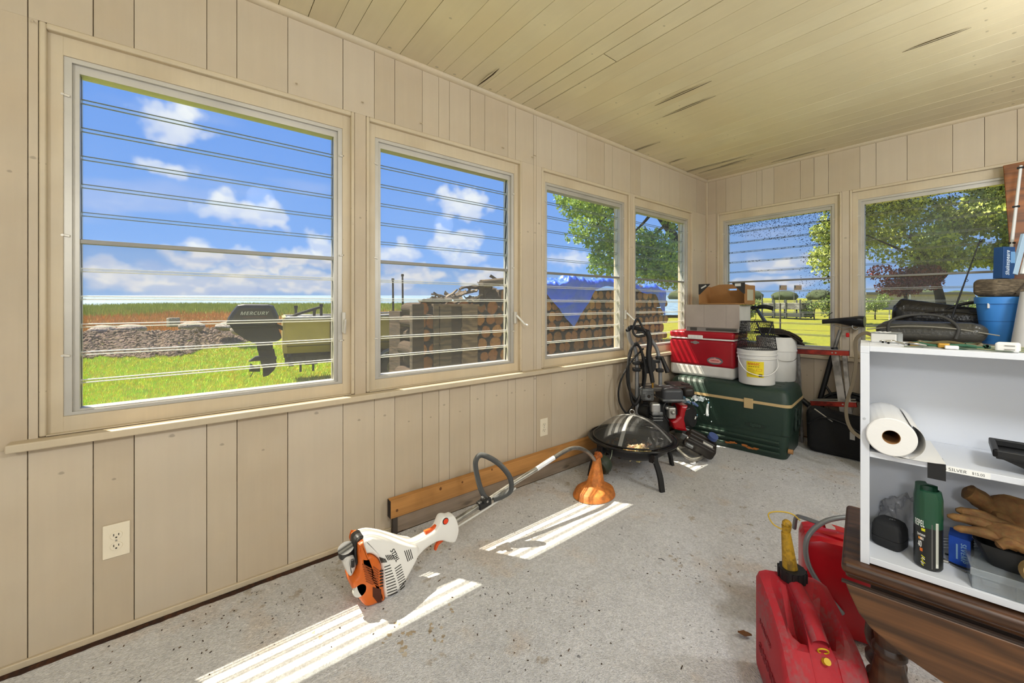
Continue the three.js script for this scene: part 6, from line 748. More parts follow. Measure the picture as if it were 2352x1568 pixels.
{ // things on the bottom board
  const y = 0.02;
  { const q = pS(2040, 1262, y), t = inS('hard_case', 'small black zipped hard case on the bottom bookshelf board', 'case', q.x + 0.004, y, q.z - 0.03, -0.35); const g = (y0, y1, i) => { const o = []; for (let k = 0; k < 32; k++) { const a = k / 32 * tau, c = Math.cos(a), s = Math.sin(a), e = 1 / Math.pow(Math.pow(Math.abs(c), 5) + Math.pow(Math.abs(s), 5), 0.2); o.push([c * e * (0.031 - i), y0, s * e * (0.032 - i)]); } return o.reverse(); }; obj('case_body', skin([[0, 0.006], [0.006, 0.001], [0.025, 0]].map(([v, i]) => g(v, 0, i))), M.blackRub, t); const l = obj('case_lid', skin([[0.0265, 0], [0.05, 0.001], [0.062, 0.005], [0.067, 0.012]].map(([v, i]) => g(v, 0, i))), M.blackRub, t); obj('zip', skin([[0.0245, 0.0012], [0.027, 0.0012]].map(([v, i]) => g(v, 0, i)), false, false), M.black, t); obj('lettering', rot(words('JBL', 0.006, 0.0005), -Math.PI / 2, 0.3).translate(0.004, 0.0672, -0.004), mat('#77777a', 0.5), l); }
  { // spray can
    const q = pS(2128, 1306, y), R0 = 0.0245, t = inS('spray_can', 'black aerosol repellent can with dark green cap on bookshelf', 'spray can', q.x + 0.004, y, q.z - 0.016, 0.0), H = 0.150; obj('can_body', lathe([[0, 0.002], [R0 - 0.003, 0], [R0 - 0.001, 0.003], [R0, 0.006], [R0, H], [R0 - 0.002, H + 0.004]], 44), mat('#1b1c1b', 0.3), t);
    const cap = obj('cap', [lathe([[R0 - 0.001, H - 0.03], [R0 + 0.0008, H - 0.03], [R0 + 0.0008, H + 0.016], [R0 - 0.002, H + 0.034], [R0 - 0.006, H + 0.036], [R0 - 0.009, H + 0.022], [0, H + 0.02]], 44)], mat('#1f4a34', 0.32), t); obj('cap_hood', [bend(new THREE.CylinderGeometry(0.0222, 0.0232, 0.02, 30, 1, false, Math.PI * 0.72, Math.PI * 1.05).translate(0, H + 0.036, 0), (v) => { if (v.y > H + 0.04) v.y -= 0.004 * (v.x > 0 ? 1 : 0); })], mat('#1f4a34', 0.32), cap);
    const pt = printTex(1024, 512, (g, w, h) => { g.fillStyle = '#1b1c1b'; g.fillRect(0, 0, w, h); g.fillStyle = '#1f4a34'; g.fillRect(0, 0, w, 90); g.fillStyle = '#f4f4ee'; g.font = 'bold 96px sans-serif'; g.fillText('REPEL', 130, 92); g.fillStyle = '#d8d41c'; g.fillRect(330, 104, 90, 30); g.fillStyle = '#f0f0ea'; g.font = 'bold 40px sans-serif'; g.fillText('Sportsmen', 215, 190); g.fillStyle = '#d88a1c'; g.fillRect(250, 205, 100, 26); g.fillStyle = '#f0f0ea'; g.fillText('MAX', 300, 232); g.font = 'bold 90px sans-serif'; g.fillText('40', 240, 310); g.fillStyle = '#d86a1c'; g.fillRect(290, 320, 70, 34); g.fillStyle = '#d8d41c'; g.save(); g.translate(330, 390); g.rotate(0.2); for (let i = 0; i < 6; i++) { g.fillStyle = i % 3 === 1 ? '#eaeae4' : '#d8d41c'; g.fillRect((i % 2) * 18, i * 18, 86 - (i % 3) * 14, 10); } g.restore(); g.fillStyle = '#dcdcd0'; g.fillRect(660, 20, 70, 470); g.fillStyle = '#55564e'; for (let i = 0; i < 60; i++) g.fillRect(666, 30 + i * 7, 56, 2); g.fillStyle = '#5d5a58'; g.fillRect(560, 40, 26, 470); });
    const lg = new THREE.CylinderGeometry(R0 + 0.0004, R0 + 0.0004, H - 0.036, 44, 1, true, -1.55, 3.1).translate(0, (H - 0.036) / 2 + 0.006, 0); obj('label', lg, mat('#ffffff', 0.35, { map: pt }), t, { keepUV: true, label: 'printed can label' });
  }
  { // coil of clear cable and black leads behind the can
    const c = pF(2205, 1230, -0.15), t = inS('cable_coil', 'coil of thin clear cable lying on the bottom bookshelf board', 'cable', c.x, y, -0.15); for (let i = 0; i < 4; i++) { const pts = []; for (let k = 0; k < 24; k++) { const a = k / 24 * tau; pts.push([Math.cos(a) * (0.04 + i * 0.002), 0.024 + i * 0.007 + 0.018 * Math.sin(a + 0.8), Math.sin(a) * 0.036]); } obj('cable_loop', tube(pts, 0.0009, 80, 6, true), mat('#c8cccf', 0.3), t); }
    const d = inS('black_lead', 'thin black charging lead curled beside the spray can', 'cable', pS(2175, 1290, y).x, y, pS(2175, 1290, y).z); obj('lead', tube([[-0.02, 0.004, -0.02], [0.0, 0.003, 0.0], [0.03, 0.004, 0.016], [0.055, 0.003, 0.012], [0.035, 0.008, -0.02], [0.0, 0.006, -0.03]], 0.0022, 50, 8), M.black, d); obj('plug', [bx(0.016, 0.006, 0.01, -0.005, 0.003, 0.004, 0.002), rod([0.005, 0.003, 0.012], [0.028, 0.003, 0.03], 0.0018, 0.0018)], M.steelWorn, d);
    one('plastic_bag', 'crumpled clear plastic bag behind the black hard case', 'bag', bend(new THREE.SphereGeometry(0.05, 40, 26), (v) => { const n = fbm3(v.x * 30, v.y * 30, v.z * 30, 4); v.multiplyScalar(0.2 + 1.5 * n * n + 0.3 * Math.abs(Math.sin(v.x * 160 + v.y * 70))); v.x += v.y * 0.3; v.z *= 0.5; v.y = Math.max(v.y * 1.2, -0.05); }), mat('#dcdcde', 0.2, { transmission: 0.72, thickness: 0, side: THREE.DoubleSide }), sAt(0.085, y + 0.052, -0.165), ST);
  }
  { // blue box
    const q = pS(2208, 1302, y), t = inS('blue_carton', 'small blue printed carton on the bottom bookshelf board', 'box', q.x + 0.002, y, q.z - 0.02, -0.3); const b = mat('#2458c8', 0.5); obj('carton', bx(0.036, 0.066, 0.03, 0, 0.033, 0, 0.001), b, t); obj('carton_top', rot(bx(0.036, 0.002, 0.02, 0, 0, 0), 0.7).translate(0, 0.072, 0.006), mat('#1d4aa8', 0.5), t); obj('lettering', [rot(words('SLVEMP', 0.009, 0.0004), 0, 0, -Math.PI / 2).translate(0.007, 0.032, 0.0151), bx(0.003, 0.036, 0.0004, -0.004, 0.032, 0.0153)], mat('#9cc8ec', 0.5), t); obj('dark_side', bx(0.001, 0.064, 0.028, 0.0183, 0.033, 0), mat('#20242c', 0.6), t); }
  { // clear organiser with black tub and gloves on it
    const t = inS('parts_organiser', 'clear plastic parts organiser box under the black tub', 'box', pFx(2236), y, -0.062, -0.02), cp = mat('#e6ebee', 0.12, { transmission: 0.82, thickness: 0, side: THREE.DoubleSide }); obj('tray', [bxm(0, 0.26, 0, 0.002, -0.10, 0.055), bxm(0, 0.26, 0, 0.042, 0.053, 0.055), bxm(0, 0.002, 0, 0.042, -0.10, 0.055), bxm(0, 0.26, 0, 0.042, -0.1, -0.098)], cp, t); obj('divider', [0.06, 0.12, 0.18].map((x) => bxm(x, x + 0.002, 0, 0.038, -0.1, 0.055)).concat([bxm(0, 0.26, 0, 0.038, -0.02, -0.018)]), cp, t); obj('lid', [bxm(-0.002, 0.262, 0.042, 0.046, -0.102, 0.057, 0.001), bxm(-0.003, 0.262, 0.03, 0.046, 0.055, 0.058, 0.001)], cp, t); obj('small_parts', [bx(0.03, 0.014, 0.03, 0.09, 0.01, 0.02, 0.004), bx(0.02, 0.01, 0.02, 0.15, 0.008, 0.03, 0.003), bx(0.026, 0.012, 0.02, 0.03, 0.008, 0.02, 0.003)], mat('#8d9094', 0.6), t);
    const u = inS('black_tub', 'shallow black plastic tub on the clear organiser box', 'tub', pFx(2300) + 0.075, y + 0.0465, -0.08, -0.1); obj('tub', skin([[0, 0.085, 0.05], [0.045, 0.105, 0.062], [0.047, 0.105, 0.062], [0.045, 0.1, 0.057], [0.004, 0.082, 0.047]].map(([yy, a, b]) => { const o = []; for (let k = 0; k < 32; k++) { const q = k / 32 * tau, c = Math.cos(q), s = Math.sin(q), e = 1 / Math.pow(Math.pow(Math.abs(c), 6) + Math.pow(Math.abs(s), 6), 1 / 6); o.push([c * e * a, yy, s * e * b]); } return o.reverse(); })), M.black, u);
    // a pair of leather gloves
    const lm = mat('#96784a', 0.8, { map: rep(TX.rust, 5), bump: rep(TX.fine, 4), bumpScale: 0.0015 });
    const glove = (name, label, x, yy, z, tu, fingers, palm, cuff) => { const g = inS(name, label, 'glove', x, yy, z, tu, 'leather gloves'); const finger = ([a, b, r0, r1]) => { const A = V(...a), B = V(...b), mid = A.clone().lerp(B, 0.5).add(V(0, 0.008, 0)), rings = [], c = new THREE.CatmullRomCurve3([A, mid, B]); for (let i = 0; i <= 10; i++) { const s = i / 10, p = c.getPoint(s), tg = c.getTangent(s), n = V(0, 1, 0).cross(tg).normalize(), o = tg.clone().cross(n), r = mixn(r0, r1, s) * (s > 0.85 ? Math.sqrt(Math.max(0.12, 1 - ((s - 0.85) / 0.155) ** 2)) : 1) * (1 + 0.08 * Math.sin(s * 14)); const ring = []; for (let k = 0; k < 14; k++) { const q = k / 14 * tau; const v = p.clone().addScaledVector(n, Math.cos(q) * r).addScaledVector(o, Math.sin(q) * r * 0.85); ring.push([v.x, v.y, v.z]); } rings.push(ring); } return skin(rings); }; fingers.forEach((f) => obj('finger', finger(f), lm, g)); obj('palm', palm, lm, g); if (cuff) obj('cuff', cuff, lm, g); return g; };
    const blob = (x, y2, z, a, b, c, rz = 0) => rot(bend(new THREE.SphereGeometry(1, 28, 18), (v) => { const n = 0.9 + 0.22 * fbm3(v.x * 3, v.y * 3, v.z * 3, 3); v.x *= a * n; v.y *= b * n; v.z *= c * n; }), 0, 0, rz).translate(x, y2, z);
    glove('leather_glove', 'brown leather work glove lying with fingers over black tub', pFx(2300), y + 0.107, -0.06, -0.1, [[[0.03, 0.0, 0.02], [-0.062, 0.004, 0.03], 0.015, 0.009], [[0.03, 0.008, -0.004], [-0.072, 0.02, 0.006], 0.016, 0.010], [[0.03, 0.012, -0.03], [-0.058, 0.032, -0.016], 0.016, 0.011], [[0.04, 0.004, 0.03], [0.0, -0.004, 0.042], 0.015, 0.011]], blob(0.045, 0.008, 0.0, 0.065, 0.024, 0.042, -0.1), blob(0.11, 0.0, 0.01, 0.05, 0.024, 0.045, -0.2));
    glove('leather_glove', 'brown leather work glove standing up behind the other glove', pFx(2330), y + 0.125, -0.125, 0.1, [[[0.0, 0.0, 0.0], [-0.055, 0.055, 0.0], 0.022, 0.024], [[0.02, -0.01, 0.01], [-0.02, 0.01, 0.02], 0.02, 0.018]], blob(0.03, 0.008, 0.0, 0.06, 0.045, 0.03, -0.6), blob(0.08, -0.03, 0.0, 0.05, 0.036, 0.032, -0.6));
    one('glove_cuff', 'tan leather glove cuff lying at front of the bookshelf', 'glove', rot(lathe([[0.024, 0], [0.026, 0.002], [0.022, 0.05], [0.02, 0.05], [0.024, 0.003]], 28), 1.2, 0, 0.3), mat('#a98b54', 0.85, { bump: TX.fine, bumpScale: 0.001, side: THREE.DoubleSide }), sAt(pFx(2352) + 0.02, y + 0.07, -0.01), ST);
  }
}
{ // things on top of the bookshelf
  const y = SH, P = (px, py) => { const q = pS(px, py, y); q.z = clamp(q.z, -0.2, -0.006); return q; };
  { const q = P(2036, 788), t = inS('memo_block', 'thick white paperback block lying on top of bookshelf', 'book', q.x, y, q.z - 0.03, -0.25); obj('pages', bx(0.052, 0.026, 0.05, 0, 0.013, 0, 0.003), M.whiteDirty, t); obj('cover', [bx(0.054, 0.0015, 0.053, 0, 0.0268, 0), bx(0.008, 0.024, 0.044, 0.025, 0.013, 0.0)], mat('#8f9290', 0.6, { map: TX.dirty }), t); obj('band', [-0.016, -0.006, 0.004].map((x) => bx(0.003, 0.001, 0.05, x, 0.028, 0)), M.white, t); }
  { const q = P(2190, 798), t = inS('bungee_cord', 'green and black bungee cord coiled on top of bookshelf', 'bungee cord', q.x - 0.01, y, -0.07); const loop = (r, k, w, h0) => { const pts = []; for (let i = 0; i <= 26; i++) { const a = i / 26 * tau * 0.92 + k; pts.push([Math.cos(a) * r, h0 + 0.004 + 0.002 * Math.sin(i), Math.sin(a) * w]); } return pts; }; obj('cord', [tube(loop(0.055, 0.4, 0.03, 0), 0.0036, 70, 8), tube(loop(0.062, 0.9, 0.034, 0.004), 0.0034, 70, 8)], mat('#2d5a42', 0.8), t); obj('cord_dark', [tube(loop(0.05, 1.6, 0.03, 0.006), 0.0036, 70, 8)], mat('#5c5130', 0.8), t); for (const [x, z, a] of [[-0.075, 0.012, 0.3], [-0.04, 0.03, -0.4], [-0.085, -0.01, 1.0]]) obj('hook', tube([[x, 0.005, z], [x - 0.02 * Math.cos(a), 0.009, z - 0.02 * Math.sin(a)], [x - 0.034, 0.008, z + 0.004], [x - 0.03, 0.007, z + 0.014]], 0.0028, 20, 8), M.steel, t); obj('tag', bx(0.022, 0.008, 0.01, 0.0, 0.005, 0.042, 0.002), M.white, t); obj('ferrule', [bx(0.02, 0.011, 0.012, -0.012, 0.008, 0.034, 0.003), bx(0.02, 0.011, 0.012, -0.06, 0.006, 0.02, 0.003)], M.brass, t); }
  { const t = inS('loose_wires', 'thin wires and cord lying along the bookshelf top', 'wire', 0.0, y, 0.0); for (let i = 0; i < 6; i++) { const z = -0.02 - i * 0.028; obj('wire', tube([[0.08 + i * 0.02, 0.003, z], [0.16 + i * 0.01, 0.004, z - 0.02], [0.22, 0.003, z + 0.012 * (i % 2)], [0.32, 0.003, z - 0.01]], 0.0014, 40, 6), i % 2 ? mat('#9a9468', 0.6) : mat('#5f6a58', 0.6), t); } }
  { const q = P(2310, 806), t = inS('power_adapter', 'small white power adapter on top of the bookshelf', 'adapter', q.x - 0.002, y, -0.035, -0.25); obj('adapter_body', bx(0.034, 0.021, 0.03, 0, 0.0107, 0, 0.005), M.white, t); obj('prong', [bx(0.014, 0.0015, 0.002, 0.004, 0.015, 0.0155), bx(0.014, 0.0015, 0.002, 0.004, 0.007, 0.0155)], M.steelWorn, t); }
}
// ---------- gear piled on a cabinet by the end wall ----------
const KY = 0.955;
{
  const t = thing('low_cabinet', 'plain storage cabinet behind the bookshelf', 'cabinet', [0, 0, 0]), m = mat('#8c8478', 0.7, { map: TX.mottle }); obj('carcass', bxm(-0.55, 0.75, 0, KY - 0.02, -4.15, -3.62, 0.004), m, t); obj('worktop', bxm(-0.57, 0.77, KY - 0.02, KY, -4.16, -3.60, 0.004), m, t); for (const x of [-0.22, 0.11, 0.43]) obj('door', bxm(x - 0.16, x + 0.155, 0.06, KY - 0.05, -3.622, -3.605, 0.003), m, t);
  const soft = (w, h, d, seed, f) => { const g = bend(new RoundedBoxGeometry(w, h, d, 10, Math.min(h, d) * 0.45), (v) => { const n = fbm3(v.x * 7 + seed, v.y * 9, v.z * 7, 4) - 0.5; v.y += n * h * 0.7 * (v.y > -h * 0.3 ? 1 : 0); v.z += n * 0.05; if (f) f(v); }); g.computeBoundingBox(); g.translate(0, -g.boundingBox.min.y, 0); return g; };
  const b = thing('rod_bag', 'long grey vinyl gear bag in front of the black bags', 'bag', [-0.33, KY, -3.71], 0.04), vm = mat('#45443f', 0.3, { bump: rep(TX.fine, 2), bumpScale: 0.002 }); obj('bag_body', soft(0.5, 0.15, 0.16, 3, (v) => { v.y *= 1 - 0.35 * smooth(0.1, 0.32, Math.abs(v.x)); }), vm, b); obj('carry_strap', tube([[-0.18, 0.02, 0.08], [-0.17, 0.13, 0.09], [-0.06, 0.175, 0.05], [0.06, 0.165, 0.04], [0.13, 0.10, 0.08], [0.12, 0.03, 0.09]], 0.009, 50, 8), mat('#3c3b38', 0.7), b); obj('seam', tube([[-0.29, 0.07, 0.06], [-0.1, 0.1, 0.085], [0.1, 0.095, 0.085], [0.29, 0.06, 0.06]], 0.004, 30, 6), mat('#8d897c', 0.6), b);
  const c = thing('black_case_bag', 'shiny black padded bag piled behind the grey gear bag', 'bag', [-0.22, KY, -4.075], 0.03); obj('bag_body', soft(0.66, 0.23, 0.16, 9, (v) => { v.y *= 1 - 0.4 * smooth(0.05, 0.34, v.x); }), mat('#151516', 0.3, { bump: rep(TX.fine, 2), bumpScale: 0.002 }), c); obj('handle', tube([[-0.08, 0.19, 0.05], [0.02, 0.245, 0.05], [0.16, 0.255, 0.04], [0.26, 0.21, 0.04], [0.25, 0.17, 0.05]], 0.010, 40, 8), M.black, c); obj('piping', tube([[-0.3, 0.13, 0.10], [-0.1, 0.19, 0.11], [0.12, 0.17, 0.11], [0.3, 0.08, 0.10]], 0.005, 30, 6), M.blackGloss, c);
  // brown strap hanging down from the bags
  const sp = (px, py, z) => onZ(px, py, z); const pts = [sp(2005, 770, -3.6), sp(1985, 765, -3.52), sp(1967, 778, -3.5), sp(1966, 830, -3.5), sp(1958, 880, -3.5), sp(1944, 930, -3.5), sp(1946, 965, -3.5), sp(1958, 990, -3.5), sp(1985, 1010, -3.52)]; const cv = new THREE.CatmullRomCurve3(pts), rings = []; for (let i = 0; i <= 60; i++) { const p = cv.getPointAt(i / 60), tg = cv.getTangentAt(i / 60), n = V(CS, 0, -SN), s = V(0, 0, 0).crossVectors(tg, V(SN, 0, CS)).normalize(), f = V(0, 0, 0).crossVectors(s, tg).normalize(); rings.push([[1, 1], [-1, 1], [-1, -1], [1, -1]].map(([a, b2]) => { const v = p.clone().addScaledVector(s, a * 0.012).addScaledVector(f, b2 * 0.0015); return [v.x, v.y, v.z]; })); } one('shoulder_strap', 'brown webbing shoulder strap hanging down from the piled bags', 'strap', skin(rings), M.strap);
  const r1 = deep(2167, 782, 2.55), r2 = deep(2252, 548, 2.45), rd = thing('fishing_rod', 'thin black fishing rod leaning up from the bags', 'fishing rod', r1); const e = r2.clone().sub(r1); obj('rod_blank', rod(V(0, 0, 0), e, 0.006, 0.0025, 8), M.black, rd); obj('rod_guide', [0.35, 0.6, 0.8, 0.98].map((s) => rot(new THREE.TorusGeometry(0.008, 0.0015, 6, 14), 0, TURN).translate(e.x * s + 0.006, e.y * s, e.z * s)), M.black, rd); obj('reel_seat', rod(e.clone().multiplyScalar(0.02), e.clone().multiplyScalar(0.16), 0.009, 0.009, 10), M.blackRub, rd);
}
{ // blue bucket with what stands on it
  const q = deep(2303, 780, 2.42); q.y = KY; const t = thing('blue_bucket', 'bright blue tapered plastic bucket on the storage cabinet', 'bucket', q, TURN), k = 2.42 / FOCAL; const H = 108 * k, m = mat('#3f8ad8', 0.45);
  obj('bucket_body', lathe([[0, 0], [30 * k, 0], [31 * k, 0.005], [36.5 * k, 52 * k], [36.8 * k, 53 * k], [40 * k, 92 * k], [43 * k, 92.5 * k], [43.5 * k, H], [42 * k, H], [38 * k, 90 * k], [29 * k, 0.008], [0, 0.006]], 44), m, t); obj('groove', new THREE.TorusGeometry(36.8 * k, 0.0015, 6, 44).rotateX(Math.PI / 2).translate(0, 53 * k, 0), mat('#235fa0', 0.5), t); obj('chipped_rim', bx(0.012, 0.03, 0.004, -41.5 * k, 88 * k, 0.02, 0.001), M.white, t);
  const y1 = KY + H, b = thing('camo_roll', 'rolled brown grey camouflage bag lying on blue bucket', 'bag', V(q.x, y1, q.z), TURN), g = bend(new RoundedBoxGeometry(116 * k, 40 * k, 0.14, 8, 0.03), (v) => { v.y += (fbm3(v.x * 12, v.y * 12, v.z * 12, 3) - 0.5) * 0.02; }); g.computeBoundingBox(); obj('roll', g.translate(14 * k, -g.boundingBox.min.y, 0), mat('#b39f82', 0.9, { map: rep(TX.bark, 5) }), b); obj('dark_strap', [bar([-0.02, 0.02, 0.08], [0.06, 0.10, 0.075], 0.004, 0.008), bar([0.06, 0.08, 0.08], [0.15, 0.105, 0.07], 0.004, 0.008)], mat('#4a4238', 0.9), b);
  const y2 = y1 + 40 * k + 0.006, c = thing('tackle_box_card', 'narrow dark blue fishing tackle carton standing upright', 'box', V(q.x, y2, q.z).add(V(CS, 0, -SN).multiplyScalar(2 * k)), TURN); obj('carton', rot(bx(27 * k, 72 * k, 0.05, 0, 36 * k, 0, 0.002), 0, 0, -0.03), mat('#1d4a80', 0.5, { map: TX.mottle }), c); obj('lettering', rot(words('Shakespeare', 0.022, 0.001, { slant: 0.2, width: 0.15 }), 0, 0, Math.PI / 2 - 0.03).translate(-0.004, 36 * k, 0.0255), mat('#c8d6e6', 0.6), c); obj('corner_flash', rot(bx(10 * k, 26 * k, 0.001, 8 * k, 48 * k, 0.0256), 0, 0, -0.03), mat('#6d9ed0', 0.5), c);
  const w = thing('white_bin', 'white tapered plastic bin beside the blue bucket', 'bin', deep(2392, 800, 2.2).setY(KY - 0.0), TURN), k2 = 2.2 / FOCAL; obj('bin_body', lathe([[0, 0], [45 * k2, 0], [30 * k2, 130 * k2], [28 * k2, 130 * k2], [43 * k2, 0.006], [0, 0.006]], 40), M.white, w);
  // stained wood door leaning at the end wall, with white rods before it
  const top = onZ(2303, 372, -4.17), lo = onZ(2318, 560, -4.17), an = Math.atan2(top.x - lo.x, top.y - lo.y), dr = thing('stained_door', 'orange brown stained wooden door leaning against the end wall', 'door panel', [lo.x - (lo.y) * Math.tan(an) * -1 * 0 + (lo.y - 0) * -Math.tan(an), 0.0, -4.21]); const om = mat('#cf7a2a', 0.4, { map: rep(TX.wood, 1.5, 1.2), bump: TX.woodBump, bumpScale: 0.0006 }); const mk = (n, geo, m2) => obj(n, rot(geo, 0, 0, -an), m2, dr); mk('stile', bxm(0.0, 0.10, 0.012, 2.12, 0.0, 0.032, 0.004), om); mk('stile', bxm(0.62, 0.72, 0.012, 2.12, 0.0, 0.032, 0.004), om); mk('panel', bxm(0.09, 0.63, 0.1, 2.05, 0.006, 0.02), om); mk('rail', bxm(0.1, 0.62, 2.02, 2.12, 0.0, 0.032, 0.004), om); mk('rail', bxm(0.1, 0.62, 0.012, 0.16, 0.0, 0.032, 0.004), om);
  const wr = (name, label, a, b2, r, z) => { const A = onZ(...a, z), B = onZ(...b2, z), e = B.clone().sub(A), t2 = thing(name, label, 'rod', A, 0, 'white rods by the stained door'); obj('rod_blank', rod(V(0, 0, 0), e, r, r * 0.8, 10), mat('#d8d8d6', 0.4), t2); obj('rod_guide', [0.28, 0.62, 0.98].map((s) => bx(0.03, 0.012, 0.016, e.x * s, e.y * s, e.z * s, 0.003)), M.blackRub, t2); }; wr('white_rod', 'white rod with dark guides standing before the stained door', [2316, 626], [2345, 380], 0.009, -4.02);
  const pk = thing('blister_pack', 'pale blue and white tackle package leaning beside carton', 'package', deep(2338, 630, 2.4), TURN), kk = 2.4 / FOCAL; const e1 = V(24 * kk, 92 * kk, 0); obj('backing_card', bar(V(-9 * kk, 0, 0), e1.clone().add(V(-9 * kk, 0, 0)), 0.03, 0.016, V(0, 0, 1), 0.002), mat('#a8c4dc', 0.4), pk); obj('tube', bar(V(5 * kk, 0, 0.01), e1.clone().add(V(5 * kk, 0, 0.01)), 0.02, 0.02, V(0, 0, 1), 0.006), M.white, pk);
}
// ---------- petrol cans on the carpet ----------
function canRing(z, hw, y0, y1, ridge, dip) { // cross section: rounded box whose top may dip on both sides of a ridge
  const o = [], r = 0.028; const P = (x, y) => o.push([x, y, z]); for (const s of [0]) { P(-hw + r, y0); P(hw - r, y0); P(hw - r * 0.3, y0 + r * 0.3); P(hw, y0 + r); P(hw, mixn(y0, y1, 0.5)); P(hw, y1 - r); P(hw - r * 0.3, y1 - r * 0.3); P(hw - r, y1); P(mixn(ridge, hw - r, 0.75), y1 - dip * 0.3); P(mixn(ridge, hw - r, 0.35), y1 - dip); P(ridge * 1.05, y1 - dip); P(ridge, y1 - 0.004); P(ridge * 0.5, y1 + 0.002); P(-ridge * 0.5, y1 + 0.002); P(-ridge, y1 - 0.004); P(-ridge * 1.05, y1 - dip); P(-mixn(ridge, hw - r, 0.35), y1 - dip); P(-mixn(ridge, hw - r, 0.75), y1 - dip * 0.3); P(-hw + r, y1); P(-hw + r * 0.3, y1 - r * 0.3); P(-hw, y1 - r); P(-hw, mixn(y0, y1, 0.5)); P(-hw, y0 + r); P(-hw + r * 0.3, y0 + r * 0.3); } return o.reverse(); }
{
  const q = onY(1812, 1308, 0.335), t = thing('petrol_can', 'dusty red plastic petrol can with yellow spout on carpet', 'petrol can', V(q.x, 0, q.z), TURN - 0.3); // local -z is the spout end
  const W = 0.1, rings = [[-0.012, W - 0.025, 0.01, 0.30, 0.02, 0.0], [0.0, W - 0.006, 0.0, 0.322, 0.02, 0.0], [0.03, W, 0, 0.328, 0.02, 0.004], [0.07, W, 0, 0.322, 0.022, 0.03], [0.12, W, 0, 0.312, 0.02, 0.10], [0.17, W, 0, 0.298, 0.02, 0.095], [0.215, W, 0, 0.28, 0.024, 0.02], [0.245, W, 0, 0.262, 0.03, 0.0], [0.28, W, 0, 0.225, 0.03, 0.0], [0.31, W - 0.004, 0, 0.19, 0.03, 0.0], [0.325, W - 0.025, 0.012, 0.165, 0.03, 0.0]];
  obj('can_body', skin(rings.map((r) => canRing(...r))), M.redDusty, t); obj('handle', tube([[0, 0.318, 0.04], [0, 0.318, 0.10], [0, 0.304, 0.17], [0, 0.278, 0.23]], 0.021, 30, 12), M.redDusty, t);
  obj('collar', [cyl(0.037, 0.036, 0.034, 0.0, 0.342, 0.028, 28), ...[...Array(14)].map((_, i) => bx(0.006, 0.03, 0.004, Math.cos(i / 14 * tau) * 0.037, 0.342, 0.028 + Math.sin(i / 14 * tau) * 0.037))], M.black, t);
  const sp = obj('spout', [rod([-0.006, 0.358, 0.028], [-0.014, 0.465, 0.018], 0.021, 0.013, 20), rod([-0.014, 0.462, 0.018], [-0.012, 0.485, 0.017], 0.011, 0.014, 16), new THREE.SphereGeometry(0.0135, 14, 10).translate(-0.011, 0.492, 0.017)], mat('#b98f1c', 0.55, { map: rep(TX.dirty, 5) }), t); obj('cap_tether', tube([[-0.016, 0.468, 0.018], [-0.05, 0.485, 0.015], [-0.062, 0.515, 0.015], [-0.03, 0.527, 0.015], [0.005, 0.525, 0.018], [0.024, 0.51, 0.02]], 0.0022, 40, 6), mat('#c9a83a', 0.6), sp);
  obj('vent_cap', [rot(cyl(0.008, 0.008, 0.02, 0, 0, 0, 14), 0.9).translate(0.0, 0.262, 0.262), rot(new THREE.TorusGeometry(0.012, 0.002, 8, 20), 0.5).translate(0, 0.275, 0.245)], M.yellow, t);
  obj('embossed_lettering', [rot(words('GASOLINE', 0.026, 0.003), 0, -Math.PI / 2).translate(-W - 0.0005, 0.12, 0.15), rot(words('5 GALLONS', 0.014, 0.002), 0, -Math.PI / 2).translate(-W - 0.0005, 0.2, 0.12)], mat('#8a1f29', 0.75), t);
}
{
  const t = thing('petrol_can', 'glossy red petrol can with metal hose spout under table', 'petrol can', V(-0.50, 0, -1.85), 1.95), W = 0.09;
  const rings = [[-0.01, W - 0.02, 0.01, 0.30, 0.02, 0], [0.0, W - 0.004, 0, 0.322, 0.02, 0], [0.04, W, 0, 0.338, 0.02, 0.004], [0.1, W, 0, 0.338, 0.03, 0.012], [0.18, W, 0, 0.33, 0.03, 0.012], [0.25, W, 0, 0.32, 0.03, 0.004], [0.285, W - 0.004, 0, 0.30, 0.03, 0], [0.3, W - 0.025, 0.012, 0.28, 0.03, 0]];
  obj('can_body', skin(rings.map((r) => canRing(...r))), M.redPlastic, t); obj('worn_label', bend(new THREE.BoxGeometry(0.07, 0.0015, 0.03, 8, 1, 4), (v) => { v.z += (fbm3(v.x * 40, 1, 2, 2) - 0.5) * 0.02; }).translate(0.03, 0.339, 0.085), mat('#b8a9a4', 0.8), t); obj('filler_cap', [cyl(0.03, 0.03, 0.03, 0.03, 0.352, 0.2, 24)], M.black, t);
  const gm = mat('#85888a', 0.45, { metal: 0.5, map: TX.mottle });
  obj('hose_spout', tube([[0.03, 0.365, 0.2], [0.02, 0.40, 0.18], [-0.01, 0.405, 0.12], [-0.05, 0.385, 0.05], [-0.085, 0.33, 0.0], [-0.1, 0.25, 0.0], [-0.1, 0.16, 0.05], [-0.1, 0.1, 0.1]], 0.0085, 80, 12), gm, t); obj('hose_branch', tube([[-0.05, 0.38, 0.045], [-0.02, 0.375, 0.0], [0.03, 0.35, -0.02], [0.06, 0.29, -0.025]], 0.0075, 30, 12), gm, t);
}
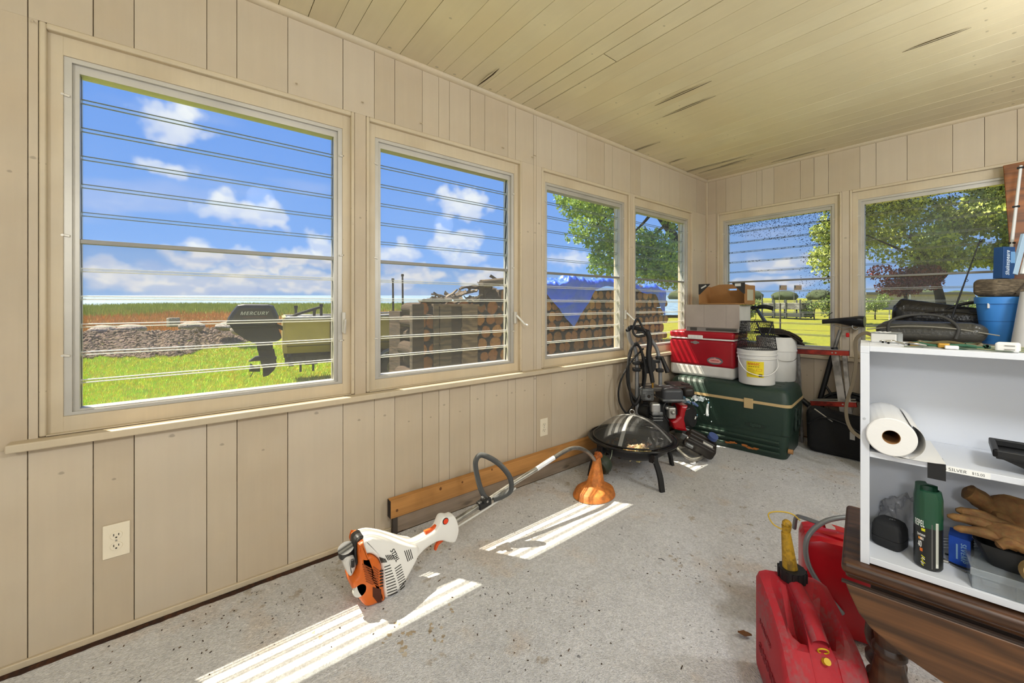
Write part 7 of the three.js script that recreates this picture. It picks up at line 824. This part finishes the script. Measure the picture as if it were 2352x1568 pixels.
// ---------- litter on the carpet and dirt on the glass ----------
{
  const R = rng(222), lm = mat('#6b4526', 0.95, { side: THREE.DoubleSide }); const q = onY(1711, 1463, 0); one('dry_leaf', 'curled dry brown leaf on carpet beside the petrol can', 'leaf', bend(new THREE.PlaneGeometry(0.045, 0.03, 10, 8).rotateX(-Math.PI / 2), (v) => { v.y = 0.004 + 10 * v.z * v.z + 5 * v.x * v.x + (fbm3(v.x * 90, v.z * 90, 1, 3)) * 0.012; const e = 1 - Math.abs(v.x) / 0.03; v.z *= Math.max(0.1, e); }), lm, q, 0.6);
  const list = []; const spots = [[850, 1330, 30, 0.35], [1180, 1180, 15, 0.3], [1480, 1110, 20, 0.35], [1290, 1480, 45, 0.5], [520, 1480, 40, 0.4], [1700, 1080, 30, 0.4], [300, 1500, 15, 0.3], [1000, 1240, 25, 0.25], [1650, 1300, 20, 0.5], [1120, 1400, 20, 0.35], [1950, 1120, 15, 0.3]]; for (const [px, py, n, s] of spots) { const c = onY(px, py, 0); for (let i = 0; i < n; i++) { const x = c.x + (R() + R() - 1) * s, z = c.z + (R() + R() - 1) * s; if (x < XW + 0.05) continue; const k = R(); list.push([x, 0.002, z, 0, R() * 6.28, (R() - 0.5) * 0.3, [0.4 + R() * (R() > 0.9 ? 2.5 : 1), 1, 0.5 + R() * 0.6], k > 0.6 ? tint(0.9, 0.75, 0.5) : tint(0.4, 0.36, 0.32)]); } }
  scatter('floor_litter', bx(0.0055, 0.002, 0.003), mat('#5c4a38', 0.95), list, null, { label: 'dark crumbs and bits of litter strewn over the carpet', category: 'litter' });
  const st = []; for (const [px, py, r] of [[905, 1445, 8], [1000, 1440, 6], [940, 1470, 10], [1010, 1478, 9], [880, 1465, 5], [970, 1420, 5], [1030, 1400, 6], [720, 1458, 4], [1330, 1210, 4]]) st.push([px, py, r]);
  const w5 = WINS[4], w6 = WINS[5], rr = rng(500), mk = []; for (let i = 0; i < 2600; i++) { const top = rr() < 0.62, x = 0.09 + rr() * 0.85, y = top ? 2.03 - Math.pow(rr(), 2.2) * 0.26 * (0.35 + 0.9 * x) : 1.15 + rr() * 0.85, xx = top ? x : 0.93 - Math.pow(rr(), 2.4) * 0.22; mk.push([xx, y, -0.0585 + (rr() - 0.5) * 0.002, 0, 0, rr() * 6.28, [0.25 + rr() * rr() * 1.7, 0.25 + rr() * 0.7, 0.3]]); }
  for (let l = 0; l < 6; l++) for (let i = 0; i < 110; i++) { const y = 1.425 + l * 0.102 + (rr() - 0.5) * 0.012; if (rr() > (l / 5) * 0.8 + 0.15) continue; mk.push([0.09 + rr() * 0.86, y, -0.0585, 0, 0, rr() * 0.3, [0.4 + rr() * 1.4, 0.3 + rr() * 0.5, 0.3]]); }
  scatter('mould_specks', new THREE.IcosahedronGeometry(0.0042, 0), mat('#1c1c1a', 0.95), mk, w5, { label: 'black mould specks on the glass' });
  const m6 = []; for (let i = 0; i < 700; i++) m6.push([0.09 + Math.pow(rr(), 1.2) * 0.85, 2.035 - Math.pow(rr(), 2.5) * 0.15, -0.0585, 0, 0, rr() * 6.28, [0.3 + rr() * 1.2, 0.3 + rr() * 0.5, 0.3]]); scatter('mould_specks', new THREE.IcosahedronGeometry(0.0042, 0), mat('#1c1c1a', 0.95), m6, w6, { label: 'black mould specks on the glass' });
}

renderer.render(scene, camera);
